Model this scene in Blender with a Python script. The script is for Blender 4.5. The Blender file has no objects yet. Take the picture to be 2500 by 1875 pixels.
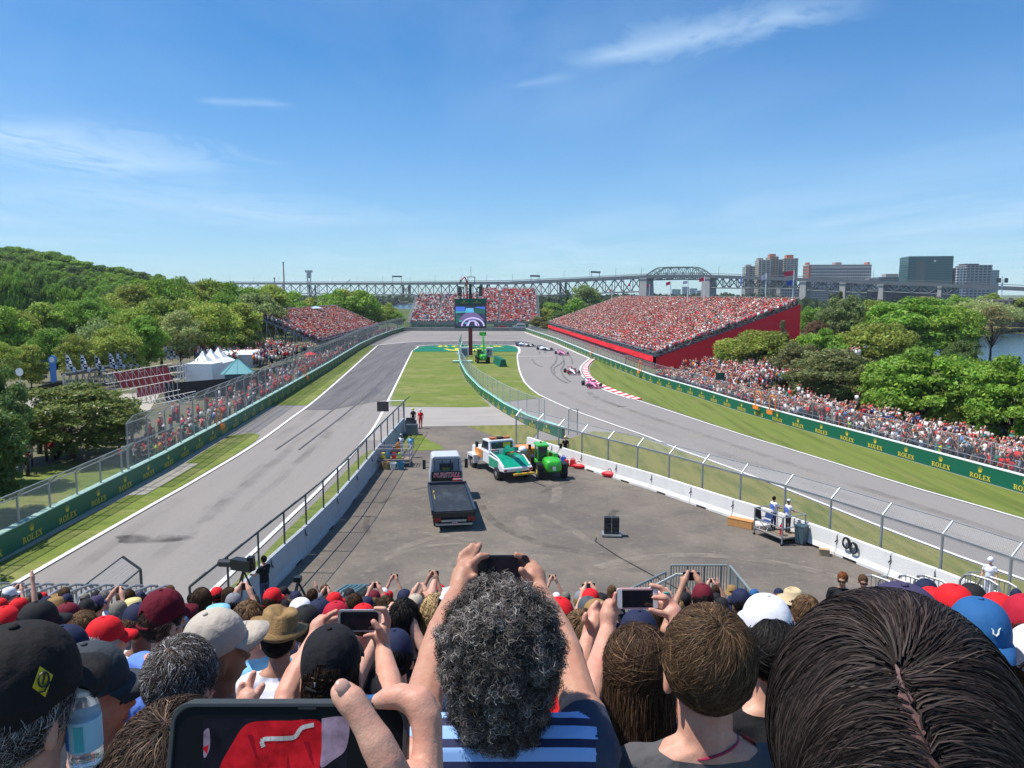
import bpy, bmesh, math, random
import numpy as np
from mathutils import Vector, Matrix, Euler, Quaternion
R = math.radians
random.seed(7); rng = np.random.default_rng(7)
scene = bpy.context.scene
COL = scene.collection
# ---------------------------------------------------------------- camera
FPX, HCAM = 1878.0, 12.7
PITCH = math.atan(219.5/FPX); CP, SP = math.cos(PITCH), math.sin(PITCH)
cam = bpy.data.cameras.new('camera'); camo = bpy.data.objects.new('camera', cam); COL.objects.link(camo)
camo.location = (0, 0, HCAM); camo.rotation_euler = (R(90)-PITCH, 0, 0)
cam.sensor_fit = 'HORIZONTAL'; cam.sensor_width = 36; cam.lens = 36*FPX/2500
cam.clip_start = 0.05; cam.clip_end = 12000
scene.camera = camo
# ---------------------------------------------------------------- sky, sun, exposure
SUN_EL, SUN_AZ = R(64), R(-88)          # azimuth measured from +Y towards +X
w = bpy.data.worlds.new('World'); scene.world = w; w.use_nodes = True
nt = w.node_tree; nt.nodes.clear(); N = nt.nodes.new; L = nt.links.new
out = N('ShaderNodeOutputWorld'); bg = N('ShaderNodeBackground'); L(bg.outputs[0], out.inputs[0])
bg.inputs['Strength'].default_value = 0.091
sky = N('ShaderNodeTexSky'); sky.sky_type = 'NISHITA'; sky.sun_disc = False
sky.sun_elevation = SUN_EL; sky.sun_rotation = SUN_AZ
sky.air_density = 1.0; sky.dust_density = 0.15; sky.ozone_density = 4.5; sky.altitude = 100
def Mth(op, a, b=None, c=None, clamp=False):
	n = N('ShaderNodeMath'); n.operation = op; n.use_clamp = clamp
	for i, v in enumerate((a, b, c)):
		if v is None: continue
		if isinstance(v, (int, float)): n.inputs[i].default_value = v
		else: L(v, n.inputs[i])
	return n.outputs[0]
tc = N('ShaderNodeTexCoord'); sep = N('ShaderNodeSeparateXYZ'); L(tc.outputs['Generated'], sep.inputs[0])
zc = Mth('MAXIMUM', sep.outputs[2], 0.02)
cx = Mth('DIVIDE', sep.outputs[0], zc); cy = Mth('DIVIDE', sep.outputs[1], zc)
cmb = N('ShaderNodeCombineXYZ'); L(cx, cmb.inputs[0]); L(cy, cmb.inputs[1])
def noise(vec, scale, detail, rough=.55, dist=0., mapscale=(1, 1, 1), loc=(0, 0, 0), rot=0):
	mp = N('ShaderNodeMapping'); mp.inputs['Scale'].default_value = mapscale; mp.inputs['Location'].default_value = loc
	mp.inputs['Rotation'].default_value = (0, 0, rot)
	L(vec, mp.inputs[0]); n = N('ShaderNodeTexNoise'); L(mp.outputs[0], n.inputs['Vector'])
	n.inputs['Scale'].default_value = scale; n.inputs['Detail'].default_value = detail
	n.inputs['Roughness'].default_value = rough; n.inputs['Distortion'].default_value = dist
	return n.outputs[0]
wisp = noise(cmb.outputs[0], .55, 8, .62, .8, (1, .35, 1), (3.1, 1.2, 0), .25)
wisp2 = noise(cmb.outputs[0], 1.6, 9, .68, 1.2, (1, .5, 1), (1.1, 5.2, 0), .5)
patch = noise(cmb.outputs[0], .16, 3, .5, .3, (1, .6, 1), (7.3, 4.0, 0))
# the thin cirrus veil, thicker low and to the left, plus one long streak high on the right
veil = Mth('MULTIPLY', Mth('MULTIPLY_ADD', wisp, 2.4, -.8, True), Mth('MULTIPLY_ADD', patch, 3.6, -1.3, True))
def streak(p0, p1, wid, amp):
	# segment in cloud-plane coordinates (x/z, y/z)
	dx, dy = p1[0]-p0[0], p1[1]-p0[1]; ln = math.hypot(dx, dy); ux, uy = dx/ln, dy/ln
	ax = Mth('SUBTRACT', cx, p0[0]); ay = Mth('SUBTRACT', cy, p0[1])
	t = Mth('DIVIDE', Mth('ADD', Mth('MULTIPLY', ax, ux), Mth('MULTIPLY', ay, uy)), ln)
	d = Mth('ABSOLUTE', Mth('SUBTRACT', Mth('MULTIPLY', ax, uy), Mth('MULTIPLY', ay, ux)))
	d = Mth('ADD', d, Mth('MULTIPLY_ADD', wisp2, wid*4, -wid*1.9))
	a = Mth('SUBTRACT', 1.0, Mth('DIVIDE', Mth('ABSOLUTE', d), wid), clamp=True)
	e = Mth('MULTIPLY', Mth('MULTIPLY', t, 5, clamp=True), Mth('MULTIPLY', Mth('SUBTRACT', 1, t), 4, clamp=True))
	return Mth('MULTIPLY', Mth('MULTIPLY', a, e), Mth('MULTIPLY_ADD', wisp2, amp*3.4, -amp*.9))
def cl(px, py):
	u = (px-1250)/FPX; v = -(py-937.5)/FPX
	d = (u, CP+v*SP, -SP+v*CP); return (d[0]/d[2], d[1]/d[2])
clouds = veil
for (a, b, wd, am) in ((cl(1380, 160), cl(2160, -10), .24, 1.1), (cl(1240, 215), cl(1400, 180), .1, .4), (cl(470, 245), cl(730, 256), .12, .6),
					   (cl(-160, 290), cl(460, 430), 1.1, 1.2), (cl(-200, 420), cl(950, 560), 2.2, .7)):
	clouds = Mth('ADD', clouds, streak(a, b, wd, am))
hz = Mth('MULTIPLY', Mth('SUBTRACT', 1.0, Mth('MULTIPLY', sep.outputs[2], 3.6), clamp=True), .24)
cloudf = Mth('ADD', Mth('MULTIPLY', Mth('MINIMUM', Mth('MAXIMUM', clouds, 0), 1.0), .5), hz)
hsv = N('ShaderNodeHueSaturation'); hsv.inputs['Saturation'].default_value = 1.14; hsv.inputs['Value'].default_value = 1.0
tint = N('ShaderNodeVectorMath'); tint.operation = 'MULTIPLY'; tint.inputs[1].default_value = (.68, .97, 1.17)
L(sky.outputs[0], tint.inputs[0]); L(tint.outputs[0], hsv.inputs['Color'])
mx = N('ShaderNodeMix'); mx.data_type = 'RGBA'; L(cloudf, mx.inputs[0]); L(hsv.outputs[0], mx.inputs[6])
mx.inputs[7].default_value = (6.2, 8.0, 9.6, 1)
L(mx.outputs[2], bg.inputs['Color'])
sl = bpy.data.lights.new('sun', 'SUN'); sun = bpy.data.objects.new('sun', sl); COL.objects.link(sun)
sl.energy = 4.8; sl.angle = R(.53); sl.color = (1, .955, .89)
sdir = Vector((math.sin(SUN_AZ)*math.cos(SUN_EL), math.cos(SUN_AZ)*math.cos(SUN_EL), math.sin(SUN_EL)))
sun.rotation_euler = sdir.to_track_quat('Z', 'Y').to_euler()
scene.view_settings.view_transform = 'Standard'; scene.view_settings.look = 'None'
scene.view_settings.exposure = 0.42; scene.view_settings.gamma = 1.0
scene.cycles.transparent_max_bounces = 24; scene.cycles.max_bounces = 6
scene.cycles.diffuse_bounces = 3; scene.cycles.glossy_bounces = 3; scene.cycles.transmission_bounces = 6
scene.cycles.use_denoising = True
scene.cycles.sample_clamp_indirect = 6
# ---------------------------------------------------------------- photograph pixel -> place
def G(x, y, z=0.):
	u = (x-1250)/FPX; v = -(y-937.5)/FPX
	d = (u, CP+v*SP, -SP+v*CP); t = (z-HCAM)/d[2]
	return Vector((u*t, d[1]*t, z))
def W(x, y, dep):
	u = (x-1250)/FPX; v = -(y-937.5)/FPX
	return Vector((u*dep, (CP+v*SP)*dep, HCAM+(-SP+v*CP)*dep))
def PX(p):
	z = p[2]-HCAM; dep = p[1]*CP-z*SP
	return (1250+FPX*p[0]/dep, 937.5-FPX*(p[1]*SP+z*CP)/dep)
def interp(pts, Y):
	pts = sorted(pts, key=lambda p: p[1])
	for a, b in zip(pts, pts[1:]):
		if a[1] <= Y <= b[1]: return a[0]+(b[0]-a[0])*(Y-a[1])/(b[1]-a[1])
	return pts[0][0] if Y < pts[0][1] else pts[-1][0]
# ---------------------------------------------------------------- materials
MATS = {}
def mat(name, col, rough=.6, metal=0., var=0., vscale=4., bump=0., bscale=30., emit=0., spec=.5, alpha=1., attr=None, objcol=False, sss=0., trans=0., coat=0.):
	if name in MATS: return MATS[name]
	m = bpy.data.materials.new(name); m.use_nodes = True; t = m.node_tree; b = t.nodes['Principled BSDF']
	if len(col) == 3: col = (*col, 1)
	b.inputs['Base Color'].default_value = col; b.inputs['Roughness'].default_value = rough
	b.inputs['Metallic'].default_value = metal; b.inputs['Specular IOR Level'].default_value = spec
	src = None
	if attr:
		a = t.nodes.new('ShaderNodeAttribute'); a.attribute_name = attr; src = a.outputs['Color']
	if objcol:
		a = t.nodes.new('ShaderNodeObjectInfo'); src = a.outputs['Color']
	if var > 0:
		tcn = t.nodes.new('ShaderNodeTexCoord'); n = t.nodes.new('ShaderNodeTexNoise'); n.inputs['Scale'].default_value = vscale
		n.inputs['Detail'].default_value = 5; n.inputs['Roughness'].default_value = .6
		t.links.new(tcn.outputs['Object'], n.inputs['Vector'])
		mr = t.nodes.new('ShaderNodeMapRange'); mr.inputs['From Min'].default_value = .25; mr.inputs['From Max'].default_value = .75
		mr.inputs['To Min'].default_value = 1-var; mr.inputs['To Max'].default_value = 1+var
		t.links.new(n.outputs[0], mr.inputs[0])
		vm = t.nodes.new('ShaderNodeVectorMath'); vm.operation = 'SCALE'
		if src: t.links.new(src, vm.inputs[0])
		else: vm.inputs[0].default_value = col[:3]
		t.links.new(mr.outputs[0], vm.inputs['Scale']); src = vm.outputs[0]
	if src: t.links.new(src, b.inputs['Base Color'])
	if bump > 0:
		tcn = t.nodes.new('ShaderNodeTexCoord'); n = t.nodes.new('ShaderNodeTexNoise'); n.inputs['Scale'].default_value = bscale
		n.inputs['Detail'].default_value = 4; t.links.new(tcn.outputs['Object'], n.inputs['Vector'])
		bp = t.nodes.new('ShaderNodeBump'); bp.inputs['Strength'].default_value = bump; bp.inputs['Distance'].default_value = 1.0/bscale*.5
		t.links.new(n.outputs[0], bp.inputs['Height']); t.links.new(bp.outputs[0], b.inputs['Normal'])
	if emit > 0:
		b.inputs['Emission Color'].default_value = col; b.inputs['Emission Strength'].default_value = emit
		if src: t.links.new(src, b.inputs['Emission Color'])
	if sss > 0:
		b.inputs['Subsurface Weight'].default_value = sss; b.inputs['Subsurface Radius'].default_value = (.01, .004, .002); b.inputs['Subsurface Scale'].default_value = 1
	if trans > 0:
		b.inputs['Transmission Weight'].default_value = trans; b.inputs['IOR'].default_value = 1.33
	if coat > 0: b.inputs['Coat Weight'].default_value = coat
	if alpha < 1: b.inputs['Alpha'].default_value = alpha
	MATS[name] = m; return m
# ---------------------------------------------------------------- mesh helper
class MB:
	def __init__(s): s.v = []; s.f = []; s.m = []; s.mats = []
	def mi(s, m):
		if m not in s.mats: s.mats.append(m)
		return s.mats.index(m)
	def add(s, vs, fs, m):
		b = len(s.v); s.v.extend([tuple(v) for v in vs]); k = s.mi(m)
		for f in fs: s.f.append([b+i for i in f]); s.m.append(k)
		return s
	def box(s, c, sz, m, rot=None, taper=1., tx=None, shear=0.):
		"""c centre, sz full sizes; taper scales the top face"""
		tx = taper if tx is None else tx
		hx, hy, hz = sz[0]/2, sz[1]/2, sz[2]/2
		vs = []
		for z, k, kx in ((-hz, 1, 1), (hz, taper, tx)):
			for x, y in ((-hx, -hy), (hx, -hy), (hx, hy), (-hx, hy)):
				vs.append(Vector((x*kx, y*k+(shear if z > 0 else 0), z)))
		if rot is not None:
			M = Euler(rot).to_matrix() if not isinstance(rot, Matrix) else rot
			vs = [M @ v for v in vs]
		c = Vector(c); vs = [v+c for v in vs]
		return s.add(vs, [(0, 3, 2, 1), (4, 5, 6, 7), (0, 1, 5, 4), (1, 2, 6, 5), (2, 3, 7, 6), (3, 0, 4, 7)], m)
	def cyl(s, a, b, r, m, r2=None, n=8, cap=True):
		a, b = Vector(a), Vector(b); r2 = r if r2 is None else r2
		q = (b-a).to_track_quat('Z', 'Y'); vs = []
		for p, rr in ((a, r), (b, r2)):
			for i in range(n):
				t = 2*math.pi*i/n; vs.append(p+q @ Vector((rr*math.cos(t), rr*math.sin(t), 0)))
		fs = [(i, (i+1) % n, n+(i+1) % n, n+i) for i in range(n)]
		if cap: fs += [tuple(range(n-1, -1, -1)), tuple(range(n, 2*n))]
		return s.add(vs, fs, m)
	def tube(s, pts, r, m, n=6):
		pts = [Vector(p) for p in pts]; rs = r if isinstance(r, (list, tuple)) else [r]*len(pts)
		vs = [];
		for i, p in enumerate(pts):
			d = (pts[min(i+1, len(pts)-1)]-pts[max(i-1, 0)])
			q = d.to_track_quat('Z', 'Y')
			for k in range(n):
				t = 2*math.pi*k/n; vs.append(p+q @ Vector((rs[i]*math.cos(t), rs[i]*math.sin(t), 0)))
		fs = []
		for i in range(len(pts)-1):
			for k in range(n): fs.append((i*n+k, i*n+(k+1) % n, (i+1)*n+(k+1) % n, (i+1)*n+k))
		fs += [tuple(range(n-1, -1, -1)), tuple(range((len(pts)-1)*n, len(pts)*n))]
		return s.add(vs, fs, m)
	def ell(s, c, r, m, nu=12, nv=8, v0=-1., v1=1., rot=None):
		"""ellipsoid, latitude from v0 to v1 (fractions of a quarter turn)"""
		c = Vector(c); r = (r, r, r) if isinstance(r, (int, float)) else r; vs = []
		M = None if rot is None else (rot if isinstance(rot, Matrix) else Euler(rot).to_matrix())
		for j in range(nv+1):
			ph = (v0+(v1-v0)*j/nv)*math.pi/2
			for i in range(nu):
				t = 2*math.pi*i/nu
				v = Vector((r[0]*math.cos(ph)*math.cos(t), r[1]*math.cos(ph)*math.sin(t), r[2]*math.sin(ph)))
				vs.append(c+(M @ v if M else v))
		fs = [(j*nu+i, j*nu+(i+1) % nu, (j+1)*nu+(i+1) % nu, (j+1)*nu+i) for j in range(nv) for i in range(nu)]
		if v0 > -1: fs.append(tuple(range(nu-1, -1, -1)))
		return s.add(vs, fs, m)
	def prism(s, poly, a, b, m, axis='Z'):
		"""2D polygon extruded along an axis from a to b"""
		n = len(poly); f = {'Z': lambda p, h: (p[0], p[1], h), 'Y': lambda p, h: (p[0], h, p[1]), 'X': lambda p, h: (h, p[0], p[1])}[axis]
		vs = [f(p, a) for p in poly]+[f(p, b) for p in poly]
		ar = sum(poly[i][0]*poly[(i+1) % n][1]-poly[(i+1) % n][0]*poly[i][1] for i in range(n))
		up = (ar > 0) == (b > a)
		if axis == 'Y': up = not up
		F = [tuple(range(n-1, -1, -1)), tuple(range(n, 2*n))]+[(i, (i+1) % n, n+(i+1) % n, n+i) for i in range(n)]
		if not up: F = [tuple(reversed(q)) for q in F]
		return s.add(vs, F, m)
	def quad(s, a, b, c, d, m): return s.add([a, b, c, d], [(0, 1, 2, 3)], m)
	def lathe(s, prof, c, m, n=16, axis='Z'):
		c = Vector(c); vs = []
		for r, h in prof:
			for i in range(n):
				t = 2*math.pi*i/n; p = (r*math.cos(t), r*math.sin(t), h)
				if axis == 'X': p = (h, r*math.cos(t), r*math.sin(t))
				if axis == 'Y': p = (r*math.sin(t), h, r*math.cos(t))
				vs.append(c+Vector(p))
		k = len(prof)
		fs = [(j*n+i, j*n+(i+1) % n, (j+1)*n+(i+1) % n, (j+1)*n+i) for j in range(k-1) for i in range(n)]
		fs += [tuple(range(n-1, -1, -1)), tuple(range((k-1)*n, k*n))]
		return s.add(vs, fs, m)
	def mesh(s, name, smooth=False, bevel=0):
		me = bpy.data.meshes.new(name); me.from_pydata(s.v, [], s.f); me.update()
		for m in s.mats: me.materials.append(m)
		me.polygons.foreach_set('material_index', s.m)
		if smooth: me.polygons.foreach_set('use_smooth', [True]*len(me.polygons))
		return me
	def build(s, name, parent=None, smooth=False, loc=None, bevel=0, **tagk):
		o = link(name, s.mesh(name, smooth), parent, loc)
		if bevel:
			md = o.modifiers.new('bevel', 'BEVEL'); md.width = bevel; md.segments = 2; md.limit_method = 'ANGLE'; md.angle_limit = R(40)
		if tagk: tag(o, **tagk)
		return o
def link(name, data, parent=None, loc=None, rot=None):
	o = bpy.data.objects.new(name, data); COL.objects.link(o)
	if loc is not None: o.location = loc
	if rot is not None: o.rotation_euler = rot
	if parent is not None: o.parent = parent
	return o
def tag(o, label=None, cat=None, group=None, kind=None):
	if label: o['label'] = label
	if cat: o['category'] = cat
	if group: o['group'] = group
	if kind: o['kind'] = kind
	return o
def empty(name, label, cat, loc=(0, 0, 0), rz=0, group=None):
	o = link(name, None, None, loc, (0, 0, rz)); o.empty_display_size = .2; return tag(o, label, cat, group)
def kids(o, _c={}):
	return [c for c in bpy.data.objects if c.parent == o]
def dup(o, parent=None, children=None):
	c = o.copy(); COL.objects.link(c); c.parent = parent
	for ch, gs in (children if children is not None else tree(o)):
		dup(ch, c, gs)
	return c
def tree(o): return [(c, tree(c)) for c in kids(o)]
def smooth_by_angle(o, a=40):
	for p in o.data.polygons: p.use_smooth = True
	me = o.data
	bm = bmesh.new(); bm.from_mesh(me)
	for e in bm.edges:
		if len(e.link_faces) == 2 and e.calc_face_angle(0) > R(a): e.smooth = False
	bm.to_mesh(me); bm.free()
ORD = ['first', 'second', 'third', 'fourth', 'fifth', 'sixth', 'seventh', 'eighth', 'ninth', 'tenth', 'eleventh', 'twelfth', 'thirteenth',
	   'fourteenth', 'fifteenth', 'sixteenth', 'seventeenth', 'eighteenth', 'nineteenth', 'twentieth']
def ordn(i):
	if i < 20: return ORD[i]
	k = i+1; s_ = 'th' if 10 <= k % 100 <= 20 else {1: 'st', 2: 'nd', 3: 'rd'}.get(k % 10, 'th')
	return f'{k}{s_}'
# palette
white = mat('white_paint', (.72, .73, .74), .45, var=.06, vscale=3)
steel = mat('galvanised_steel', (.36, .38, .39), .45, .6, var=.15, vscale=2)
dsteel = mat('dark_steel', (.07, .08, .085), .5, .4, var=.2, vscale=3)
black = mat('black_plastic', (.012, .012, .014), .45, var=.2)
rubber = mat('tyre_rubber', (.018, .018, .019), .8, var=.25, vscale=12)
red = mat('red_paint', (.55, .012, .02), .5, var=.1)
orange = mat('orange_paint', (.75, .22, .02), .5, var=.1)
yellow = mat('yellow_paint', (.78, .6, .03), .5)
green = mat('green_board_paint', (.0, .115, .062), .5, var=.06, vscale=.7)
lime = mat('lime_green_paint', (.045, .42, .03), .35, var=.08, coat=.3)
glass = mat('dark_glass', (.02, .03, .04), .08, spec=.8)
chrome = mat('bare_metal', (.55, .56, .58), .3, .9)
amber = mat('amber_lamp', (.6, .14, .02), .3)
redlamp = mat('red_lamp_lens', (.4, .01, .01), .25)
concrete = mat('concrete', (.46, .45, .42), .85, var=.1, vscale=1.1, bump=.3, bscale=14)
wconc = mat('white_painted_concrete', (.66, .65, .62), .75, var=.11, vscale=.9, bump=.2, bscale=9)
# ================================================================ ground materials
def nodes_mat(name):
	m = bpy.data.materials.new(name); m.use_nodes = True; return m, m.node_tree, m.node_tree.nodes['Principled BSDF']
def ramp_noise(t, vec, scale, detail, mapping=(1, 1, 1), rough=.6, lo=.3, hi=.7, rot=0.):
	mp = t.nodes.new('ShaderNodeMapping'); mp.inputs['Scale'].default_value = mapping; mp.inputs['Rotation'].default_value = (0, 0, rot)
	t.links.new(vec, mp.inputs[0])
	n = t.nodes.new('ShaderNodeTexNoise'); n.inputs['Scale'].default_value = scale; n.inputs['Detail'].default_value = detail; n.inputs['Roughness'].default_value = rough
	t.links.new(mp.outputs[0], n.inputs['Vector'])
	mr = t.nodes.new('ShaderNodeMapRange'); mr.inputs['From Min'].default_value = lo; mr.inputs['From Max'].default_value = hi
	t.links.new(n.outputs[0], mr.inputs[0]); return mr.outputs[0]
def mixc(t, f, a, b):
	n = t.nodes.new('ShaderNodeMix'); n.data_type = 'RGBA'
	if isinstance(f, float): n.inputs[0].default_value = f
	else: t.links.new(f, n.inputs[0])
	for i, v in ((6, a), (7, b)):
		if isinstance(v, tuple): n.inputs[i].default_value = (*v, 1)
		else: t.links.new(v, n.inputs[i])
	return n.outputs[2]
def ground_mat(name, base, layers, rough=.9, bump=0., bscale=3.):
	"""layers: (colour, scale, mapping, lo, hi, strength, rot)"""
	m, t, b = nodes_mat(name); tcn = t.nodes.new('ShaderNodeTexCoord'); v = tcn.outputs['Object']; c = base
	for col, sc, mp, lo, hi, st, rot in layers:
		f = ramp_noise(t, v, sc, 6, mp, .62, lo, hi, rot)
		mm = t.nodes.new('ShaderNodeMath'); mm.operation = 'MULTIPLY'; mm.inputs[1].default_value = st; t.links.new(f, mm.inputs[0])
		c = mixc(t, mm.outputs[0], c, col)
	t.links.new(c, b.inputs['Base Color']); b.inputs['Roughness'].default_value = rough; b.inputs['Specular IOR Level'].default_value = .25
	if bump:
		n = t.nodes.new('ShaderNodeTexNoise'); n.inputs['Scale'].default_value = bscale; n.inputs['Detail'].default_value = 6; t.links.new(v, n.inputs['Vector'])
		bp = t.nodes.new('ShaderNodeBump'); bp.inputs['Strength'].default_value = bump; bp.inputs['Distance'].default_value = .05
		t.links.new(n.outputs[0], bp.inputs['Height']); t.links.new(bp.outputs[0], b.inputs['Normal'])
	MATS[name] = m; return m
m_asphalt = ground_mat('track_asphalt', (.25, .228, .21), [((.21, .195, .185), .35, (1, .14, 1), .45, .7, .7, .03), ((.26, .25, .24), .8, (1, .05, 1), .55, .8, .5, -.03),
														   ((.145, .14, .14), 7, (1, .6, 1), .4, .8, .35, 0)])
m_rubbered = ground_mat('rubbered_asphalt', (.145, .135, .135), [((.085, .082, .088), .9, (1, .05, 1), .4, .65, .8, .07), ((.17, .165, .165), .5, (1, .12, 1), .5, .8, .6, 0), ((.1, .1, .1), 9, (1, .7, 1), .4, .8, .3, 0)])
m_rightasph = ground_mat('right_track_asphalt', (.25, .228, .212), [((.215, .2, .19), .2, (1, .4, 1), .4, .7, .7, .5), ((.25, .24, .23), .7, (1, .3, 1), .55, .8, .5, .45), ((.16, .155, .155), 8, (1, 1, 1), .4, .8, .3, 0)])
m_paddock = ground_mat('gravelly_paddock_asphalt', (.128, .109, .092), [((.2, .168, .132), .16, (1, .7, 1), .42, .62, .85, .4), ((.09, .083, .077), .5, (1, 1.6, 1), .5, .72, .7, 1.0),
															((.29, .25, .21), 2.2, (1, 1.3, 1), .56, .8, .6, .2), ((.07, .065, .062), 14, (1, 1, 1), .5, .78, .55, 0), ((.36, .33, .29), 26, (1, 1, 1), .62, .8, .5, 0)], bump=.4, bscale=9)
m_crossing = ground_mat('pale_crossing_paving', (.33, .30, .275), [((.25, .235, .22), .3, (.5, 1.4, 1), .4, .7, .7, 0), ((.34, .32, .3), 1.4, (.4, 1.5, 1), .58, .8, .5, 0)])
m_grass = ground_mat('mown_grass', (.145, .185, .03), [((.26, .235, .09), .12, (1, 1.6, 1), .48, .6, .6, .1), ((.08, .125, .018), .5, (1, 2.6, 1), .47, .62, .75, .05),
													   ((.2, .185, .07), 3.2, (1, 1, 1), .55, .8, .55, 0), ((.045, .07, .012), 12, (1, 1, 1), .5, .8, .45, 0)], bump=.8, bscale=7)
m_rgrass = ground_mat('striped_mown_grass', (.145, .18, .034), [((.085, .115, .018), .45, (2.6, .1, 1), .46, .62, .75, -.33), ((.21, .19, .07), .8, (1.6, .2, 1), .52, .72, .65, -.33), ((.05, .075, .012), 10, (1, 1, 1), .5, .8, .4, 0)], bump=.8, bscale=7)
m_drygrass = ground_mat('dry_grass', (.2, .185, .055), [((.085, .115, .02), .5, (2.4, .3, 1), .45, .65, .8, -.5), ((.24, .215, .1), 1.4, (1.4, .5, 1), .52, .75, .6, -.5), ((.07, .085, .02), 9, (1, 1, 1), .5, .8, .5, 0)], bump=.8, bscale=7)
m_dirt = ground_mat('trodden_park_ground', (.15, .125, .09), [((.09, .11, .03), .2, (1, 1, 1), .4, .65, .9, 0), ((.2, .17, .13), 1.3, (1, 1, 1), .5, .8, .6, 0)])
m_park = ground_mat('rough_park_grass', (.06, .09, .018), [((.1, .12, .03), .05, (1, 1, 1), .4, .65, .9, 0), ((.12, .11, .06), .4, (1, 1, 1), .55, .8, .6, 0)])
m_line = ground_mat('worn_white_line_paint', (.66, .65, .62), [((.38, .37, .35), 3, (1, .5, 1), .55, .8, .7, 0)])
m_sand = ground_mat('pale_verge_concrete', (.38, .345, .28), [((.25, .23, .2), .8, (1, 1, 1), .45, .7, .6, 0)])
m_skid = ground_mat('skid_rubber', (.13, .125, .125), [((.2, .192, .19), 2.5, (1, .5, 1), .4, .65, .9, 0)])
m_gp = ground_mat('green_ground_paint', (.0, .15, .075), [((.01, .11, .06), .6, (1, 1, 1), .45, .7, .6, 0)], rough=.6)
m_yp = ground_mat('yellow_ground_paint', (.72, .58, .03), [((.6, .45, .03), .6, (1, 1, 1), .45, .7, .5, 0)], rough=.6)
def flat(name, pts, z, m, kind='structure'):
	vs = [(p[0], p[1], z) for p in pts]
	me = bpy.data.meshes.new(name); bm = bmesh.new(); f = bm.faces.new([bm.verts.new(v) for v in vs])
	bmesh.ops.triangulate(bm, faces=[f]); bm.normal_update()
	for g in bm.faces:
		if g.normal.z < 0: g.normal_flip()
	bm.to_mesh(me); bm.free(); me.materials.append(m); o = link(name, me); tag(o, kind=kind); return o
def strip_mb(mb, pts, wdt, z, m, w2=None):
	pts = [Vector((p[0], p[1], 0)) for p in pts]; vs = []
	for i, p in enumerate(pts):
		d = (pts[min(i+1, len(pts)-1)]-pts[max(i-1, 0)]).normalized(); n = Vector((-d.y, d.x, 0))
		ww = wdt if w2 is None else wdt+(w2-wdt)*i/(len(pts)-1)
		vs += [(p.x+n.x*ww/2, p.y+n.y*ww/2, z), (p.x-n.x*ww/2, p.y-n.y*ww/2, z)]
	mb.add(vs, [(2*i, 2*i+1, 2*i+3, 2*i+2) for i in range(len(pts)-1)], m)
def smoothpath(pts, n=6):
	P = [Vector((p[0], p[1], p[2] if len(p) > 2 else 0)) for p in pts]; out = []
	for i in range(len(P)-1):
		a = P[max(i-1, 0)]; b = P[i]; c = P[i+1]; d = P[min(i+2, len(P)-1)]
		for k in range(n):
			t = k/n; out.append(.5*((2*b)+(c-a)*t+(2*a-5*b+4*c-d)*t*t+(3*b-3*c+d-a)*t**3))
	out.append(P[-1]); return out
LW = [(-24.2, 20), (-24.6, 36.7), (-24.8, 41), (-25.0, 48.2), (-25.2, 54.9), (-25.7, 62), (-26.4, 72.7), (-27.4, 85.5), (-30.8, 128.5), (-35.2, 177.6), (-37.1, 209.5), (-38.0, 240), (-37.6, 268)]
RW = [(40, 10), (36.2, 32), (33.6, 44), (32.8, 48.2), (31.1, 55.8), (29.4, 63.5), (26.9, 73.8), (24.9, 83), (22.4, 98), (20.2, 109.7), (18.2, 128.5), (15.8, 152.5), (11.6, 203.4), (4.6, 262)]
CW = [(-12.6, 190), (-11.2, 160), (-8.9, 131.4), (-6.8, 113.1), (-4.2, 96.8), (-0.9, 81.9), (1.5, 73.6), (4.4, 66.9)]
LLINE = [(-21.9, 12), (-21.9, 32), (-21.8, 44.3), (-21.7, 51.4), (-21.8, 63.5), (-22.6, 76.8), (-24.6, 102.3), (-33.5, 192), (-26.1, 205.2), (-12.5, 209.5), (.9, 209.5), (5, 206)]
LR = [(-23.9, 190.8), (-22.1, 169.4), (-14.9, 92.0), (-13.3, 73.8), (-12.8, 63.5), (-12.6, 50.0), (-12.7, 42.8), (-12.8, 35.7), (-13.1, 20)]
RL = [(-0.8, 192), (1.1, 158.6), (1.2, 131.4), (1.8, 111.5), (3.0, 99.4), (4.2, 93.3), (6.4, 84.6), (9.5, 75.3), (12.0, 68.2), (13.9, 61.6), (15.2, 57.9), (17.7, 50.0), (20.1, 41.4), (21.6, 36.6), (23.4, 31.5), (27, 20)]
RLINE = [(36, 20), (29.0, 42.4), (26.5, 49.6), (24.3, 57.2), (22.5, 63.4), (20.6, 69.8), (14.6, 93.2)]
CURB = [(15.6, 150), (13.7, 141), (12.2, 131), (11.5, 120), (11.8, 109), (13.3, 99), (15.0, 92)]
UPL = [(15.4, 151.5), (13.1, 176.3), (11.1, 198.3), (8.3, 220.3), (4.2, 255.7)]
RB = [(1.3, 62.1), (3.2, 58.8), (5.2, 55.4), (7.3, 52.1), (9.2, 49.1), (11.0, 45.8), (12.7, 42.8), (14.2, 40.4), (15.2, 38.3), (16.0, 36.5), (17.2, 33.6), (18.1, 31.6), (19.2, 28.6), (20.2, 26.0)]
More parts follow.
